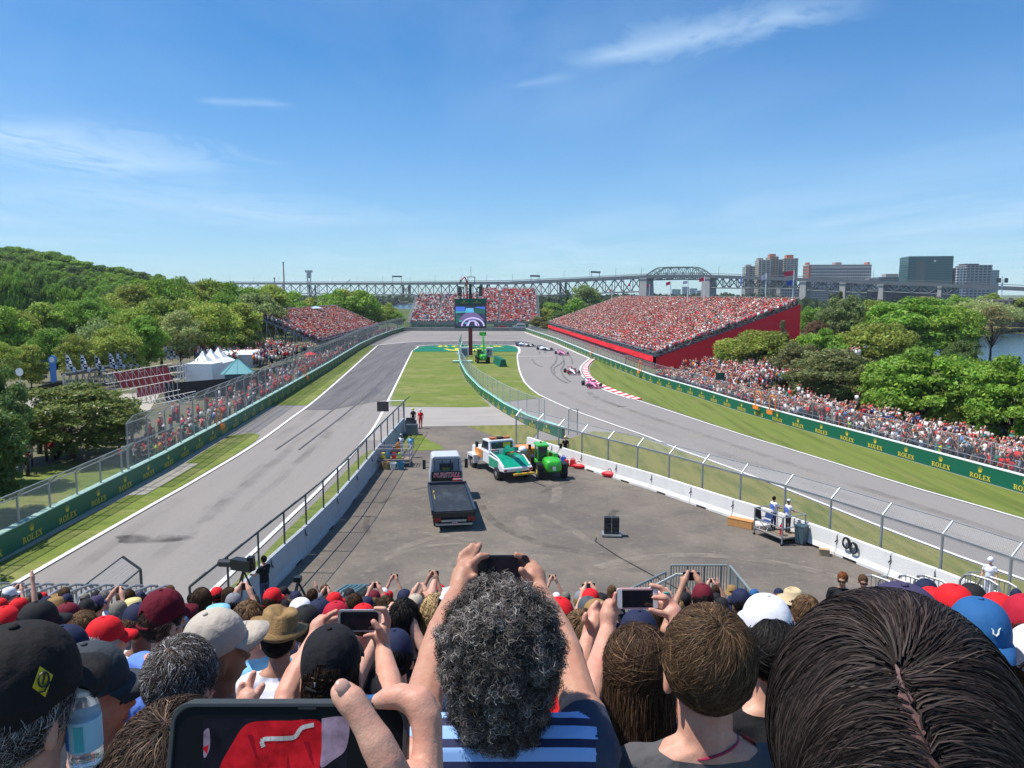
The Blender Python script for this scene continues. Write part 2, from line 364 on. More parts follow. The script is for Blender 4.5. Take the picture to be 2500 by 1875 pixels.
# land to the horizon
def land():
	m_far = ground_mat('far_land', (.055, .08, .03), [((.1, .11, .06), .004, (1, 1, 1), .4, .65, .9, 0)])
	mb = MB(); mb.add([(-6000, -60, -.25), (6000, -60, -.25), (6000, 9000, -.25), (-6000, 9000, -.25)], [(0, 1, 2, 3)], m_park)
	tag(mb.build('ground'), kind='structure')
land()
m_water, t_, b_ = nodes_mat('river_water')
b_.inputs['Base Color'].default_value = (.035, .075, .12, 1); b_.inputs['Roughness'].default_value = .12; b_.inputs['Specular IOR Level'].default_value = .6
n_ = t_.nodes.new('ShaderNodeTexNoise'); n_.inputs['Scale'].default_value = .5; n_.inputs['Detail'].default_value = 6
tc_ = t_.nodes.new('ShaderNodeTexCoord'); t_.links.new(tc_.outputs['Object'], n_.inputs['Vector'])
bp_ = t_.nodes.new('ShaderNodeBump'); bp_.inputs['Strength'].default_value = .5; bp_.inputs['Distance'].default_value = .4
t_.links.new(n_.outputs[0], bp_.inputs['Height']); t_.links.new(bp_.outputs[0], b_.inputs['Normal'])
flat('river', [(-2500, 470), (-260, 420), (-60, 440), (60, 470), (120, 560), (500, 560), (500, 1040), (-2500, 1080)], -.17, m_water)
flat('channel_water', [(66, 150), (80, 120), (300, 120), (420, 250), (90, 252), (72, 200)], -.16, m_water)
flat('river_bank', [(84, 253), (430, 251), (430, 300), (60, 320)], -.13, m_drygrass)
flat('spectator_ground', [(-25, 15), (-25, 50), (-27.4, 85), (-38, 262), (-46, 262), (-80, 120), (-62, 60), (-60, 15)], -.1, m_dirt)
flat('spectator_bank_ground', [(40, 10), (32.8, 48), (24.9, 83), (18, 128), (4.6, 262), (50, 280), (62, 130), (75, 80), (80, 20)], -.1, m_dirt)
flat('near_lawn', [(-25, 20), (-25, 62), (-29, 62), (-40, 52), (-44, 20)], -.06, m_grass)
flat('paved_circuit', LW+[(4.6, 266)]+RW[::-1], 0, m_asphalt)
# right hand track surface and the rubbered racing line on the left straight
flat('right_track', [(p[0], p[1]) for p in RL]+[(36, 20)]+RLINE[1:]+CURB[::-1]+UPL[1:]+[(-6, 255), (-8, 212), (2, 209), (4, 203)], .012, m_rightasph)
flat('hairpin_racing_surface', [(-24.3, 101)]+[(-33.3, 191), (-26, 205), (-12.5, 209), (1, 209), (5, 207), (4, 196), (-1.0, 193.5), (-22.5, 193.6)]+LR[:2]+[(-15.2, 92.5), (-20, 84), (-23.1, 84)], .024, m_rubbered)
flat('paddock', [(-10.0, 69), (-8.4, 73), (1.4, 74)]+RB+[(20, 12), (-11, 12), (-10.6, 29), (-10.3, 36.5), (-9.9, 43), (-9.9, 58.9)], .03, m_paddock)
flat('crossing_paving', [(-14.2, 86.1), (-13.4, 76), (-12.9, 66), (-10.2, 66), (-10.1, 70), (-8.4, 73.2), (1.4, 74.2), (-.6, 81.5), (-2.6, 88), (-8, 86.2)], .02, m_crossing)
# grass
flat('verge_grass', [(-24.3, 20), (-24.3, 47.8), (-24.5, 54.9), (-25.1, 62), (-25.7, 68.2), (-24, 69.6), (-22.9, 68.8), (-22.3, 66), (-22.0, 60), (-21.95, 50), (-22.05, 38), (-22.1, 20)], .03, m_grass)
def arc_grass():
	flat('verge_paving', [G(306, 1211), G(357, 1209), G(484, 1133), G(443, 1132)], .044, m_sand)
	flat('long_verge_grass', [(-27.6, 87.5), (-23.5, 87.5), (-24.9, 102.5), (-33.9, 191), (-36.2, 189), (-34.9, 177), (-30.6, 128.5)], .034, m_grass)
arc_grass()
isl = [(p[0], p[1]) for p in LR[:3]]
flat('island_grass', [(-23.4, 186)]+[(-22.0, 169.4), (-17.5, 120), (-14.8, 94), (-14.0, 87.6), (-12.0, 86.4), (-5, 85.8), (-2.4, 86.4)]+[(-4.3, 97), (-6.9, 113.1), (-9, 131.4), (-11.3, 160), (-12.6, 170), (-22.2, 170)][:5]+[(-11.9, 169.8), (-22.2, 169.8)], .036, m_grass)
flat('inner_island_grass', [(-11.0, 169.6), (1.0, 169.6), (.95, 158.6), (1.0, 131.4), (1.6, 111.5), (2.8, 99.4), (3.8, 94), (-1, 90.2), (-2.2, 89), (-4.0, 97.2), (-6.5, 113.3), (-8.6, 131.6)], .04, m_grass)
flat('paddock_edge_grass', [(-4.4, 73.4), (1.4, 74.1), (2.6, 71), (1.2, 64.2), (0.1, 64.8), (-1.8, 68.4)], .042, m_drygrass)
flat('small_grass_patch', [(-9.9, 68.4), (-8.2, 68.8), (-7.2, 66), (-5.9, 63.5), (-5.6, 62.1), (-8.0, 61.5), (-9.9, 60.9)], .042, m_grass)
flat('strip_grass', [(-12.35, 20), (-12.2, 36), (-12.1, 43), (-12.0, 50), (-11.9, 60), (-10.5, 66), (-10.3, 60), (-10.15, 43), (-10.75, 30), (-11.1, 20)], .036, m_grass)
flat('infield_dry_grass', [(4.6, 66.2), (7.5, 70.5), (10.6, 69.5), (13.7, 61.4), (15.0, 57.7), (17.5, 49.8), (19.9, 41.2), (21.4, 36.4), (23.2, 31.3), (27, 19.5), (22, 20)]+[(p[0]+.25, p[1]+.1) for p in RB[::-1]]+[(1.5, 66)], .036, m_drygrass)
flat('right_verge_grass', [(38.6, 14)]+[(29.2, 42.6), (26.7, 49.8), (24.5, 57.4), (22.7, 63.6), (20.8, 70), (16, 90), (14.2, 98), (12.7, 109), (12.4, 120), (13.2, 131), (14.8, 141), (16.2, 150)]+[(p[0]-.25, p[1]) for p in RW[::-1][3:]], .036, m_rgrass)
flat('hairpin_verge', [(15.4, 152), (13.3, 176.3), (11.3, 198.3), (8.5, 220.3), (4.0, 258), (4.8, 258), (11.4, 203.4), (15.7, 152.5)], .03, m_sand)
flat('wall_kerb', [(-24.3, 20), (-24.3, 36.7), (-24.3, 48.2), (-24.4, 54), (-25.0, 62), (-25.7, 72.7), (-26.7, 85.5), (-27.4, 85.5), (-26.4, 72.7), (-25.7, 62), (-25, 48.2), (-24.6, 20)], .05, m_sand)
# painted ground at the head of the island
gp = [(-22.0, 170.2), (-22.6, 180), (-22.4, 186), (-21, 189.8), (-17, 192.6), (-11, 193.6), (-5, 193.2), (-1.2, 191.2), (.6, 186), (1.3, 178), (1.4, 170.2)]
flat('green_painted_ground', gp, .05, m_gp)
# painted lines
def line(name, pts, wd, z=.056, smooth=True):
	mb = MB(); strip_mb(mb, smoothpath(pts) if smooth else pts, wd, z, m_line); tag(mb.build(name), kind='structure')
line('white_edge_line_left_straight', LLINE[:8], .28)
line('white_edge_line_hairpin', LLINE[7:], .5)
line('white_edge_line_island', [(-23.0, 188), (-22.6, 184), (-22.4, 175)]+LR[1:], .26)
line('white_edge_line_island_head', [(-23.0, 188), (-20.5, 191.8), (-16, 193.9), (-10, 194.6), (-4, 193.9), (-.4, 191.4), (1.3, 186), (1.7, 178), (1.5, 165)], .5)
line('white_edge_line_right_track', [(1.5, 165)]+RL[1:], .24)
line('white_edge_line_outer', RLINE+[(14.4, 94)], .22)
line('white_edge_line_upper', UPL, .4, smooth=False)
line('start_cross_line', [(1.2, 157), (8.5, 157.6)], .5, smooth=False)
line('kerb_inner_line', [(15.2, 151), (13.2, 141), (11.7, 131), (11.0, 120), (11.3, 109), (12.8, 99), (14.4, 93)], .3)
# red and white kerb: one thing, alternating blocks in its mesh, with a real step
mb = MB(); cp = smoothpath(CURB, 8); kr = mat('kerb_red', (.6, .03, .03), .6, var=.15); kw = mat('kerb_white', (.75, .73, .7), .6, var=.1)
for i in range(len(cp)-1):
	a, b = cp[i], cp[i+1]; d = (b-a).normalized(); n = Vector((d.y, -d.x, 0))*1
	n = n if n.x > 0 else -n
	wd = .75
	vs = [a-n*.1, b-n*.1, b+n*wd, a+n*wd]; z = (.06, .06, .16, .16)
	mb.add([(v.x, v.y, .02) for v in vs]+[(v.x, v.y, zz) for v, zz in zip(vs, z)], [(4, 5, 6, 7), (0, 1, 5, 4), (2, 3, 7, 6), (1, 2, 6, 5), (3, 0, 4, 7)], kr if i % 2 else kw)
mb.build('race_kerb', label='red and white striped kerb on the inside of the bend beside the pink car', cat='kerb')
# skid marks on the tarmac
def skid(pts, wd=.28, z=.062):
	strip_mb(sk, smoothpath([tuple(G(*p))[:2] for p in pts]), wd, z, m_skid)
sk = MB()
for pts in ([(1357, 862), (1359, 873), (1356, 885), (1346, 896), (1347, 908), (1358, 920), (1372, 930), (1386, 936)],
			[(1372, 868), (1377, 880), (1376, 892), (1370, 902), (1374, 915), (1382, 925), (1392, 932)],
			[(1388, 866), (1395, 875), (1397, 888)], [(1299, 877), (1305, 886), (1315, 893), (1325, 895)],
			[(1376, 882), (1366, 890), (1352, 900), (1355, 912)], [(1318, 858), (1316, 864)], [(1333, 857), (1330, 862)]):
	skid(pts)
for x0, x1 in ((-17.5, -21.8), (-19.4, -24.4)):
	strip_mb(sk, smoothpath([(x0, 62), (x0-.6, 90), (x1+1.5, 130), (x1-1, 168), (x1+1, 186), (x1+7, 198)]), .14, .062, m_skid)
for x0, y0, x1, y1 in ():
	strip_mb(sk, [(x0, y0), (x1, y1)], .1, .062, m_skid, .12)
strip_mb(sk, smoothpath([(-30, 235), (-15, 240), (-5, 236), (2, 240)]), .6, .062, m_skid); strip_mb(sk, smoothpath([(-20, 222), (-8, 226), (2, 220)]), .7, .062, m_skid)
tag(sk.build('skid_marks'), kind='structure')
def soft_mat(name, c, sc, amt):
	m, t, b = nodes_mat(name); b.inputs['Base Color'].default_value = (*c, 1); b.inputs['Roughness'].default_value = .95; b.inputs['Specular IOR Level'].default_value = .1; tcn = t.nodes.new('ShaderNodeTexCoord')
	f = ramp_noise(t, tcn.outputs['Object'], sc, 6, (1, 1, 1), .65, .38, .72); mm = t.nodes.new('ShaderNodeMath'); mm.operation = 'MULTIPLY'; mm.inputs[1].default_value = amt; t.links.new(f, mm.inputs[0]); t.links.new(mm.outputs[0], b.inputs['Alpha']); return m
dust = soft_mat('pale_dust', (.44, .38, .31), .9, .34); grime = soft_mat('dark_grime', (.06, .055, .05), .8, .4); rub = soft_mat('rubber_film', (.07, .065, .066), .22, .16); tdust = soft_mat('track_dust', (.44, .40, .35), .3, .2); rr_ = random.Random(4)
mb = MB()
for i in range(34):
	cx_, cy_ = rr_.uniform(-7, 10), rr_.uniform(24, 60); ra = rr_.uniform(2.5, 10); a0 = rr_.uniform(0, 6.28); da = rr_.uniform(.5, 1.6); pts = [(cx_+ra*math.cos(a0+da*k/12), cy_+ra*1.3*math.sin(a0+da*k/12)) for k in range(13)]
	if all(-9.4 < p[0] < interp(RB, p[1])-.6 and p[1] < 66 for p in pts): strip_mb(mb, pts, rr_.uniform(.25, .7), .036+.0012*i, dust if i % 3 else grime)
tag(mb.build('tyre_tracks_in_dust'), kind='structure'); mb = MB()
for i in range(16):
	x0 = rr_.uniform(-20.5, -14); y0 = rr_.uniform(24, 70); ln_ = rr_.uniform(12, 50); strip_mb(mb, [(x0+rr_.uniform(-.2, .2)-k*.05*ln_/10, y0+ln_*k/10) for k in range(11)], rr_.uniform(.3, 1.1), .03+.001*i, rub if i % 2 else tdust)
for i in range(9):
	q = rr_.uniform(.25, .75); strip_mb(mb, [((RL[j][0]*(1-q)+interp([(36, 20), (29, 42.4), (26.5, 49.6), (24.3, 57.2), (22.5, 63.4), (20.6, 69.8), (14.6, 93.2)], RL[j][1])*q), RL[j][1]) for j in range(4, 15)], rr_.uniform(.3, 1.2), .02+.0012*i, rub if i % 3 == 0 else tdust)
tag(mb.build('tyre_film_on_track'), kind='structure')
# darker oval damp/repair patches and pale scrapes
dk = ground_mat('dark_repair_asphalt', (.17, .158, .15), [((.24, .22, .205), .9, (1, 1, 1), .45, .75, .6, 0)])
def blob(name, c, rx, ry, m, z=.058, rot=0.):
	pts = [];
	for i in range(22):
		a = i/22*2*math.pi; r = 1+.12*math.sin(3*a+1)+.08*math.sin(5*a)
		x, y = rx*r*math.cos(a), ry*r*math.sin(a); pts.append((c[0]+x*math.cos(rot)-y*math.sin(rot), c[1]+x*math.sin(rot)+y*math.cos(rot)))
	flat(name, pts, z, m)
dkp = soft_mat('dark_patch_film', (.05, .047, .046), .5, .9); blob('dark_tarmac_patch', G(370, 1316), 2.0, .7, dkp, .064); blob('dark_tarmac_patch', G(1517, 993), .6, .35, dkp, .064)
# ================================================================ ROLEX style lettering built from strokes
gold = mat('gold_lettering', (.66, .52, .05), .5)
def letters_mb(mb, m, h=.33, x0=0., z0=0., y=0.):
	"""serif capitals R O L E X, baseline z0, centred on x0, facing -Y"""
	k = h/10.; dep = [0]
	def q(pts):
		dep[0] += 1; yy = y-.003-.0008*(dep[0] % 5)
		mb.add([(x0+p[0]*k, yy, z0+p[1]*k) for p in pts], [tuple(range(len(pts)))], m)
	def ring(cx_, cz_, rx, rz, tx, tz, a0=0, a1=360, n=14):
		for i in range(n):
			a, b = R(a0+(a1-a0)*i/n), R(a0+(a1-a0)*(i+1)/n)
			q([(cx_+(rx-tx)*math.cos(a), cz_+(rz-tz)*math.sin(a)), (cx_+rx*math.cos(a), cz_+rz*math.sin(a)), (cx_+rx*math.cos(b), cz_+rz*math.sin(b)), (cx_+(rx-tx)*math.cos(b), cz_+(rz-tz)*math.sin(b))])
	def rc(a, b, c, d): q([(a, b), (c, b), (c, d), (a, d)])
	X = -26
	rc(X, 0, X+5, 1.1); rc(X+1.2, 1.1, X+3.8, 8.9); rc(X, 8.9, X+5.4, 10); ring(X+5, 7.3, 3.6, 2.7, 2.4, 1.1, -90, 90, 8); rc(X+3.8, 4.6, X+5, 5.6)
	q([(X+4.6, 4.8), (X+8.4, 0), (X+11, 0), (X+7, 4.8)])
	X = -14.2; ring(X+5.2, 5, 5.6, 5.4, 2.7, 1.3, 0, 360, 20)
	X = -2.4; rc(X, 0, X+9, 1.1); rc(X+1.3, 1.1, X+3.9, 8.9); rc(X, 8.9, X+5.4, 10); rc(X+7.8, 1.1, X+9, 3.4)
	X = 8; rc(X, 0, X+8.6, 1.1); rc(X+1.3, 1.1, X+3.9, 8.9); rc(X, 8.9, X+8.4, 10); rc(X+7.5, 1.1, X+8.6, 3.2); rc(X+7.4, 7.0, X+8.4, 8.9); rc(X+3.9, 4.4, X+6.8, 5.5)
	X = 17.6; q([(X+.6, 9.4), (X+6.4, .6), (X+9.4, .6), (X+3.6, 9.4)]); q([(X+7.3, 9.4), (X+8.7, 9.4), (X+2.3, .6), (X+.9, .6)]); rc(X-.2, 9.1, X+4.4, 10); rc(X+6, 9.1, X+9.6, 10); rc(X-.2, 0, X+3.6, .9); rc(X+5.4, 0, X+10, .9)
def crown_mb(mb, m, h=.4, x0=0., z0=0., y=0.):
	k = h/10.; base = [(-3, 1.6), (3, 1.6)]
	tips = [(-4.4, 6.6), (-2.4, 8.6), (0, 9.4), (2.4, 8.6), (4.4, 6.6)]
	for i, (tx, tz) in enumerate(tips):
		bx = -2.6+5.2*i/4; yy = y-.003-.001*i
		mb.add([(x0+(bx-.95)*k, yy, z0+2*k), (x0+(bx+.95)*k, yy, z0+2*k), (x0+(tx+.22)*k, yy, z0+tz*k), (x0+(tx-.22)*k, yy, z0+tz*k)], [(0, 1, 2, 3)], m)
		mb.add([(x0+(tx+.62*math.cos(a*math.pi/4))*k, yy-.006, z0+(tz+.4+.62*math.sin(a*math.pi/4))*k) for a in range(8)], [tuple(range(8))], m)
	mb.add([(x0+3.2*math.cos(a*math.pi/6)*k, y-.009, z0+(1.5+1.1*math.sin(a*math.pi/6))*k) for a in range(12)], [tuple(range(12))], m)
_a = MB(); letters_mb(_a, gold); LET = _a.mesh('lettering'); _a = MB(); crown_mb(_a, gold); CRN = _a.mesh('crown')
def sponsor(parent, p, ang, sc=1., zt=.2, zc_=.6):
	a = link('lettering', LET, parent, (p[0], p[1], zt), (0, 0, ang)); a.scale = (sc,)*3
	c = link('crown', CRN, a, (0, 0, (zc_-zt)/sc))
def wall(name, label, path, h, th, m, capm=None, logos=(), side=1, sc=1., zt=.2, zcr=.6, cat='wall'):
	"""side=+1: logo face on the right of the path direction"""
	P = [Vector((p[0], p[1], 0)) for p in path]; root = empty(name, label, cat, P[0]); base = P[0]
	mb = MB(); cb = MB()
	nrm = []
	for i in range(len(P)):
		d = (P[min(i+1, len(P)-1)]-P[max(i-1, 0)]).normalized(); nrm.append(Vector((d.y, -d.x, 0))*side)
	for M_, lo, hi, ov in ((mb, 0, h, 0), (cb, h+.002, h+.05, .03)):
		vs = []
		for p, n in zip(P, nrm):
			p = p-base
			for o_, z in ((ov, lo), (ov, hi), (-th-ov, hi), (-th-ov, lo)): vs.append(p+n*o_+Vector((0, 0, z)))
		fs = []
		for i in range(len(P)-1):
			for k in range(4):
				q = (i*4+k, (i+1)*4+k, (i+1)*4+(k+1) % 4, i*4+(k+1) % 4); fs.append(q if side < 0 else q[::-1])
		fs += [(0, 1, 2, 3), tuple((len(P)-1)*4+k for k in (3, 2, 1, 0))]
		if M_ is cb and capm is None: continue
		M_.add(vs, fs, m if M_ is mb else capm)
	mb.build('wall_face', root)
	if capm: cb.build('coping', root)
	# logos at given distances along the path
	L_ = [0.]
	for a, b in zip(P, P[1:]): L_.append(L_[-1]+(b-a).length)
	for s in logos:
		for i in range(len(P)-1):
			if L_[i] <= s < L_[i+1]:
				a, b = P[i], P[i+1]; d = (b-a).normalized(); p = a+d*(s-L_[i]); n = Vector((d.y, -d.x, 0))*side
				if i+1 < len(P):
					n0 = nrm[i].lerp(nrm[i+1], (s-L_[i])/(L_[i+1]-L_[i]))
				ang = math.atan2(n.y, n.x)+math.pi/2
				sponsor(root, p-base+n*.02, ang, sc, zt, zcr)
	return root, L_
cap_l = mat('pale_coping', (.35, .52, .45), .6, var=.1)
lwall, _ = wall('sponsor_wall', 'long dark green advertising wall with gold lettering along the left edge of the track', [(-24.25, 23.4)]+LW[1:], 1.2, .35, green, cap_l, [1.3+3.42*i for i in range(70)], 1, 1., .17, .62)
lw0 = wall('sponsor_wall', 'long dark green advertising wall with gold lettering along the left edge of the track', [LW[0], LW[1]], 1.2, .35, green, cap_l, (), 1) if False else None
rw_path = RW[::-1]
rwall, Lr = wall('sponsor_wall', 'long bright green advertising wall with gold lettering along the right edge of the track', rw_path[:-1], 1.1, .35, green, mat('white_coping', (.6, .66, .62), .6), [3.0+3.55*i for i in range(64)], 1, 1., .12, .55)
cwall, _ = wall('sponsor_wall', 'curved green advertising wall with pale coping across the central island', CW, 1.0, .3, green, mat('mint_coping', (.3, .62, .5), .6), [4+3.1*i for i in range(40)], 1, .85, .12, .5)
# far end: blocks of concrete and a line of green boards behind
m_stone = mat('stacked_concrete_block', (.36, .34, .31), .9, var=.25, vscale=1.4, bump=.5, bscale=5)
fr = empty('block_wall', 'low grey wall of stacked concrete blocks closing the far end of the hairpin', 'wall', (-38, 268, 0))
mb = MB()
for i in range(27):
	mb.box((.8+i*1.62, 0, .3), (1.56, .8, .6), m_stone); mb.box((1.6+i*1.62, .02, .92), (1.56, .76, .6), m_stone)
mb.build('concrete_blocks', fr)
for nm, x0, x1, lab in (('advert_board', -36, -16.6, 'green advertising board with gold lettering under the left part of the far grandstand'), ('advert_board', -6.5, 6, 'green advertising board with gold lettering under the right part of the far grandstand')):
	wr, _ = wall(nm, lab, [(x0, 276), (x1, 276)], 2.0, .2, green, None, [1.7+3.4*i for i in range(6) if 1.7+3.4*i < x1-x0-1], 1, 1.15, .75, 1.2, cat='advertising board')
	for c in kids(wr): c.location.z += .0
# ================================================================ concrete barriers
def jersey(a, b, h=1.05, th=.5, m=wconc, name='concrete_barrier', label='', joint=True, mirror=1):
	a = Vector((a[0], a[1], 0)); b = Vector((b[0], b[1], 0)); d = (b-a); ln = d.length; ang = math.atan2(d.y, d.x)
	mb = MB(); t = th/2
	prof = [(-t, 0), (-t, .12), (-t*.62, .34), (-t*.42, h), (t*.42, h), (t*.62, .34), (t, .12), (t, 0)]
	vs = [(x, p[0], p[1]) for x in (.02, ln-.02) for p in prof]; n = len(prof)
	fs = [(i, i+1, n+i+1, n+i) for i in range(n-1)]+[tuple(range(n-1, -1, -1))[::-1], tuple(range(2*n-1, n-1, -1))]
	mb.add(vs, fs, m); o = mb.build(name, None, loc=(a.x, a.y, .03)); o.rotation_euler = (0, 0, ang)
	bm = bmesh.new(); bm.from_mesh(o.data); bmesh.ops.recalc_face_normals(bm, faces=bm.faces); bm.to_mesh(o.data); bm.free()
	if joint:
		k = MB(); side = -mirror
		k.tube([(ln-.02, side*(t*.5), h-.1), (ln+.03, side*(t*.62), h-.28), (ln-.05, side*t*.8, h-.42)], .035, dsteel, 5); k.build('lifting_loop', o)
		f = MB(); f.box((ln*.3, side*(t+.001), .05), (.8, .03, .1), black); f.build('drain_slot', o)
	return tag(o, label, 'concrete barrier')
WB = ['white concrete barrier beside the green telehandler, first of the right row from its far end', 'second white concrete barrier from the far end, behind the red cans', 'third white concrete barrier from the far end, behind the red bag',
	  'fourth white concrete barrier from the far end of the right row', 'fifth white concrete barrier from the far end of the right row', 'sixth white concrete barrier from the far end of the right row',
	  'white concrete barrier behind the long wooden box', 'white concrete barrier behind the marshals\' platform cart', 'white concrete barrier with the small cardboard box at its foot',
	  'white concrete barrier with two black cable coils hanging on it', 'cream concrete barrier next to the one with the cable coils', 'concrete barrier just left of the marshal in white', 'concrete barrier at the foot of the marshal in white']
for i in range(len(RB)-1):
	o = jersey(RB[i], RB[i+1], label=WB[i], mirror=1); o['group'] = 'white concrete barriers right of the paddock'
LBP = [(-10.0, 70.2), (-10.05, 64.6), (-10.05, 58.9), (-10.0, 53.3), (-9.95, 47.8), (-9.95, 42.3), (-10.2, 36.5), (-10.5, 32.1), (-10.7, 28.2), (-10.95, 24.0)]
gconc = mat('grey_painted_concrete', (.36, .39, .42), .75, var=.12, vscale=1.2, bump=.2, bscale=9)
for i in range(len(LBP)-1):
	o = jersey(LBP[i], LBP[i+1], h=1.35, th=.42, m=gconc, label=f'pale grey concrete barrier left of the paddock, {ordn(i)} from the far end of its row', mirror=-1)
	o['group'] = 'grey concrete barriers left of the paddock'
# ================================================================ wire fences
def wire_mat(name, cell=.09, wire=.011, col=(.3, .32, .33), diag=True):
	m, t, b = nodes_mat(name); b.inputs['Base Color'].default_value = (*col, 1); b.inputs['Roughness'].default_value = .5; b.inputs['Metallic'].default_value = .3
	uv = t.nodes.new('ShaderNodeUVMap'); sp = t.nodes.new('ShaderNodeSeparateXYZ'); t.links.new(uv.outputs[0], sp.inputs[0])
	def mt(op, a, b_=None):
		n = t.nodes.new('ShaderNodeMath'); n.operation = op
		for i, v in enumerate((a, b_)):
			if v is None: continue
			if isinstance(v, (int, float)): n.inputs[i].default_value = v
			else: t.links.new(v, n.inputs[i])
		return n.outputs[0]
	x, y = sp.outputs[0], sp.outputs[1]
	if diag: x, y = mt('ADD', x, y), mt('SUBTRACT', x, y)
	a = mt('LESS_THAN', mt('PINGPONG', x, cell/2), wire/2); c = mt('LESS_THAN', mt('PINGPONG', y, cell/2), wire/2)
	al = mt('MAXIMUM', a, c); t.links.new(al, b.inputs['Alpha']); MATS[name] = m; return m
m_wire = wire_mat('fence_wire', .1, .0085); m_wire2 = wire_mat('fence_wire_dense', .085, .0145, (.40, .42, .43), True); m_grid = wire_mat('welded_grid', .12, .011, (.33, .35, .36), False)
def ribbon(name, rows, m, parent, base):
	"""rows of points at increasing height, uv in metres"""
	me = bpy.data.meshes.new(name); vs = []; n = len(rows[0])
	for r in rows: vs += [tuple(Vector(p)-base) for p in r]
	fs = [(j*n+i, j*n+i+1, (j+1)*n+i+1, (j+1)*n+i) for j in range(len(rows)-1) for i in range(n-1)]
	me.from_pydata(vs, [], fs); uvl = me.uv_layers.new(name='UVMap')
	s = [0.]
	for a, b in zip(rows[0], rows[0][1:]): s.append(s[-1]+(Vector(b)-Vector(a)).length)
	hh = [0.]
	for a, b in zip(rows, rows[1:]): hh.append(hh[-1]+(Vector(b[0])-Vector(a[0])).length)
	for li, lp in enumerate(me.loops):
		j, i = divmod(lp.vertex_index, n); uvl.data[li].uv = (s[i], hh[j])
	me.materials.append(m); return link(name, me, parent)
def resample(path, step):
	P = [Vector((p[0], p[1], 0)) for p in path]; out = [P[0]]; acc = 0.
	for a, b in zip(P, P[1:]):
		ln = (b-a).length; d = (b-a)/ln; t = step-acc
		while t <= ln: out.append(a+d*t); t += step
		acc = (acc+ln) % step if t > step-acc else acc+ln
		acc = ln-(t-step)
	if (out[-1]-P[-1]).length > .5: out.append(P[-1])
	return out
def fence(name, label, path, z0, h, arm=(0, 0), step=3., side=1, pr=.045, rails=(1.,), wm=None, pm=None, pn=6, z1=None, toprail=True, cat='fence', deck=.0):
	"""side: arms lean to the right (+1) or left (-1) of the path; z0 foot height of mesh, deck = height at which posts stand"""
	pm = pm or steel; wm = wm or m_wire; P = resample(path, step); base = P[0].copy(); root = empty(name, label, cat, base)
	nr = []
	for i in range(len(P)):
		d = (P[min(i+1, len(P)-1)]-P[max(i-1, 0)]).normalized(); nr.append(Vector((d.y, -d.x, 0))*side)
	pmb = MB(); pmb.cyl((0, 0, deck), (0, 0, z0+h), pr, pm, n=pn)
	if arm[1]: pmb.cyl((0, 0, z0+h), (arm[0], 0, z0+h+arm[1]), pr*.9, pm, n=pn)
	me = pmb.mesh('post')
	for p, n in zip(P, nr): link('post', me, root, p-base, (0, 0, math.atan2(n.y, n.x)))
	Z = lambda z: Vector((0, 0, z))
	for k in list(rails)+([1.] if 1. not in rails else []):
		rb = MB(); rb.tube([p-base+Z(z0+h*k) for p in P], pr*.62, pm, 5); rb.build('rail', root)
	rows = [[p+Z(z0) for p in P], [p+Z(z0+h) for p in P]]
	if arm[1]:
		rows.append([p+n*arm[0]+Z(z0+h+arm[1]) for p, n in zip(P, nr)])
		rb = MB(); rb.tube([p-base+n*arm[0]+Z(z0+h+arm[1]) for p, n in zip(P, nr)], pr*.5, pm, 5); rb.build('top_rail', root)
	ribbon('wire_mesh', rows, wm, root, base)
	return root
off = lambda path, d: [(p[0]+d, p[1]) for p in path]
lo_y = [p for p in LW[1:] if p[1] < 50]
fence('catch_fence', 'lower curved-top catch fence standing on the near end of the left green wall', [(-24.5, 24), (-24.85, 36), (-24.95, 41), (-25.25, 49.6)], 1.25, 1.35, (.45, .42), 2.75, 1, .06, (1.,), m_wire2, steel, 8, deck=0)
fence('catch_fence', 'tall grey catch fence running far along the left green wall in front of the crowd', [(-25.3, 49.8)]+off(LW[4:], -.22), 1.25, 3.0, (.5, .55), 3.0, 1, .055, (.5,), m_wire2, steel, 6)
fence('catch_fence', 'grey catch fence on top of the pale barriers left of the paddock', [(-9.98, 70.0), (-10.02, 58.9), (-9.95, 42.3), (-10.2, 36.5), (-10.5, 32.1), (-10.9, 25)], 1.38, 1.5, (.6, .5), 3.0, -1, .045, (.98,), m_wire, dsteel, 8, deck=1.3)
fence('catch_fence', 'grey post and wire fence with bent tops behind the white barriers right of the paddock', [(p[0]+.55, p[1]+.3) for p in [(-.2, 64.2)]+RB], .1, 2.35, (.55, .5), 3.1, -1, .06, (.97,), m_wire, steel, 8, deck=0)
fence('catch_fence', 'tall wire fence on top of the curved green wall across the island', off(CW[:-1], .1)+[(3.0, 70.2)], 1.05, 2.0, (0, 0), 3.0, 1, .035, (.0,), m_wire2, mat('pale_mint_steel', (.42, .5, .5), .5, .3), 5)
fence('catch_fence', 'long wire fence between the right green wall and the standing crowd', [(p[0]+.9, p[1]) for p in RW[1:11]], .1, 2.5, (0, 0), 2.9, -1, .045, (.5,), m_wire, steel, 6)
fence('catch_fence', 'wire fence behind the right green wall below the red grandstand', [(p[0]+.8, p[1]) for p in RW[10:]], .1, 2.3, (0, 0), 3.2, -1, .045, (.5,), m_wire2, steel, 5)
fence('catch_fence', 'grey wire fence across the far end in front of the distant grandstand', [(-37.5, 272), (5, 272)], .1, 2.9, (0, 0), 4., 1, .05, (.5,), m_wire2, steel, 5)
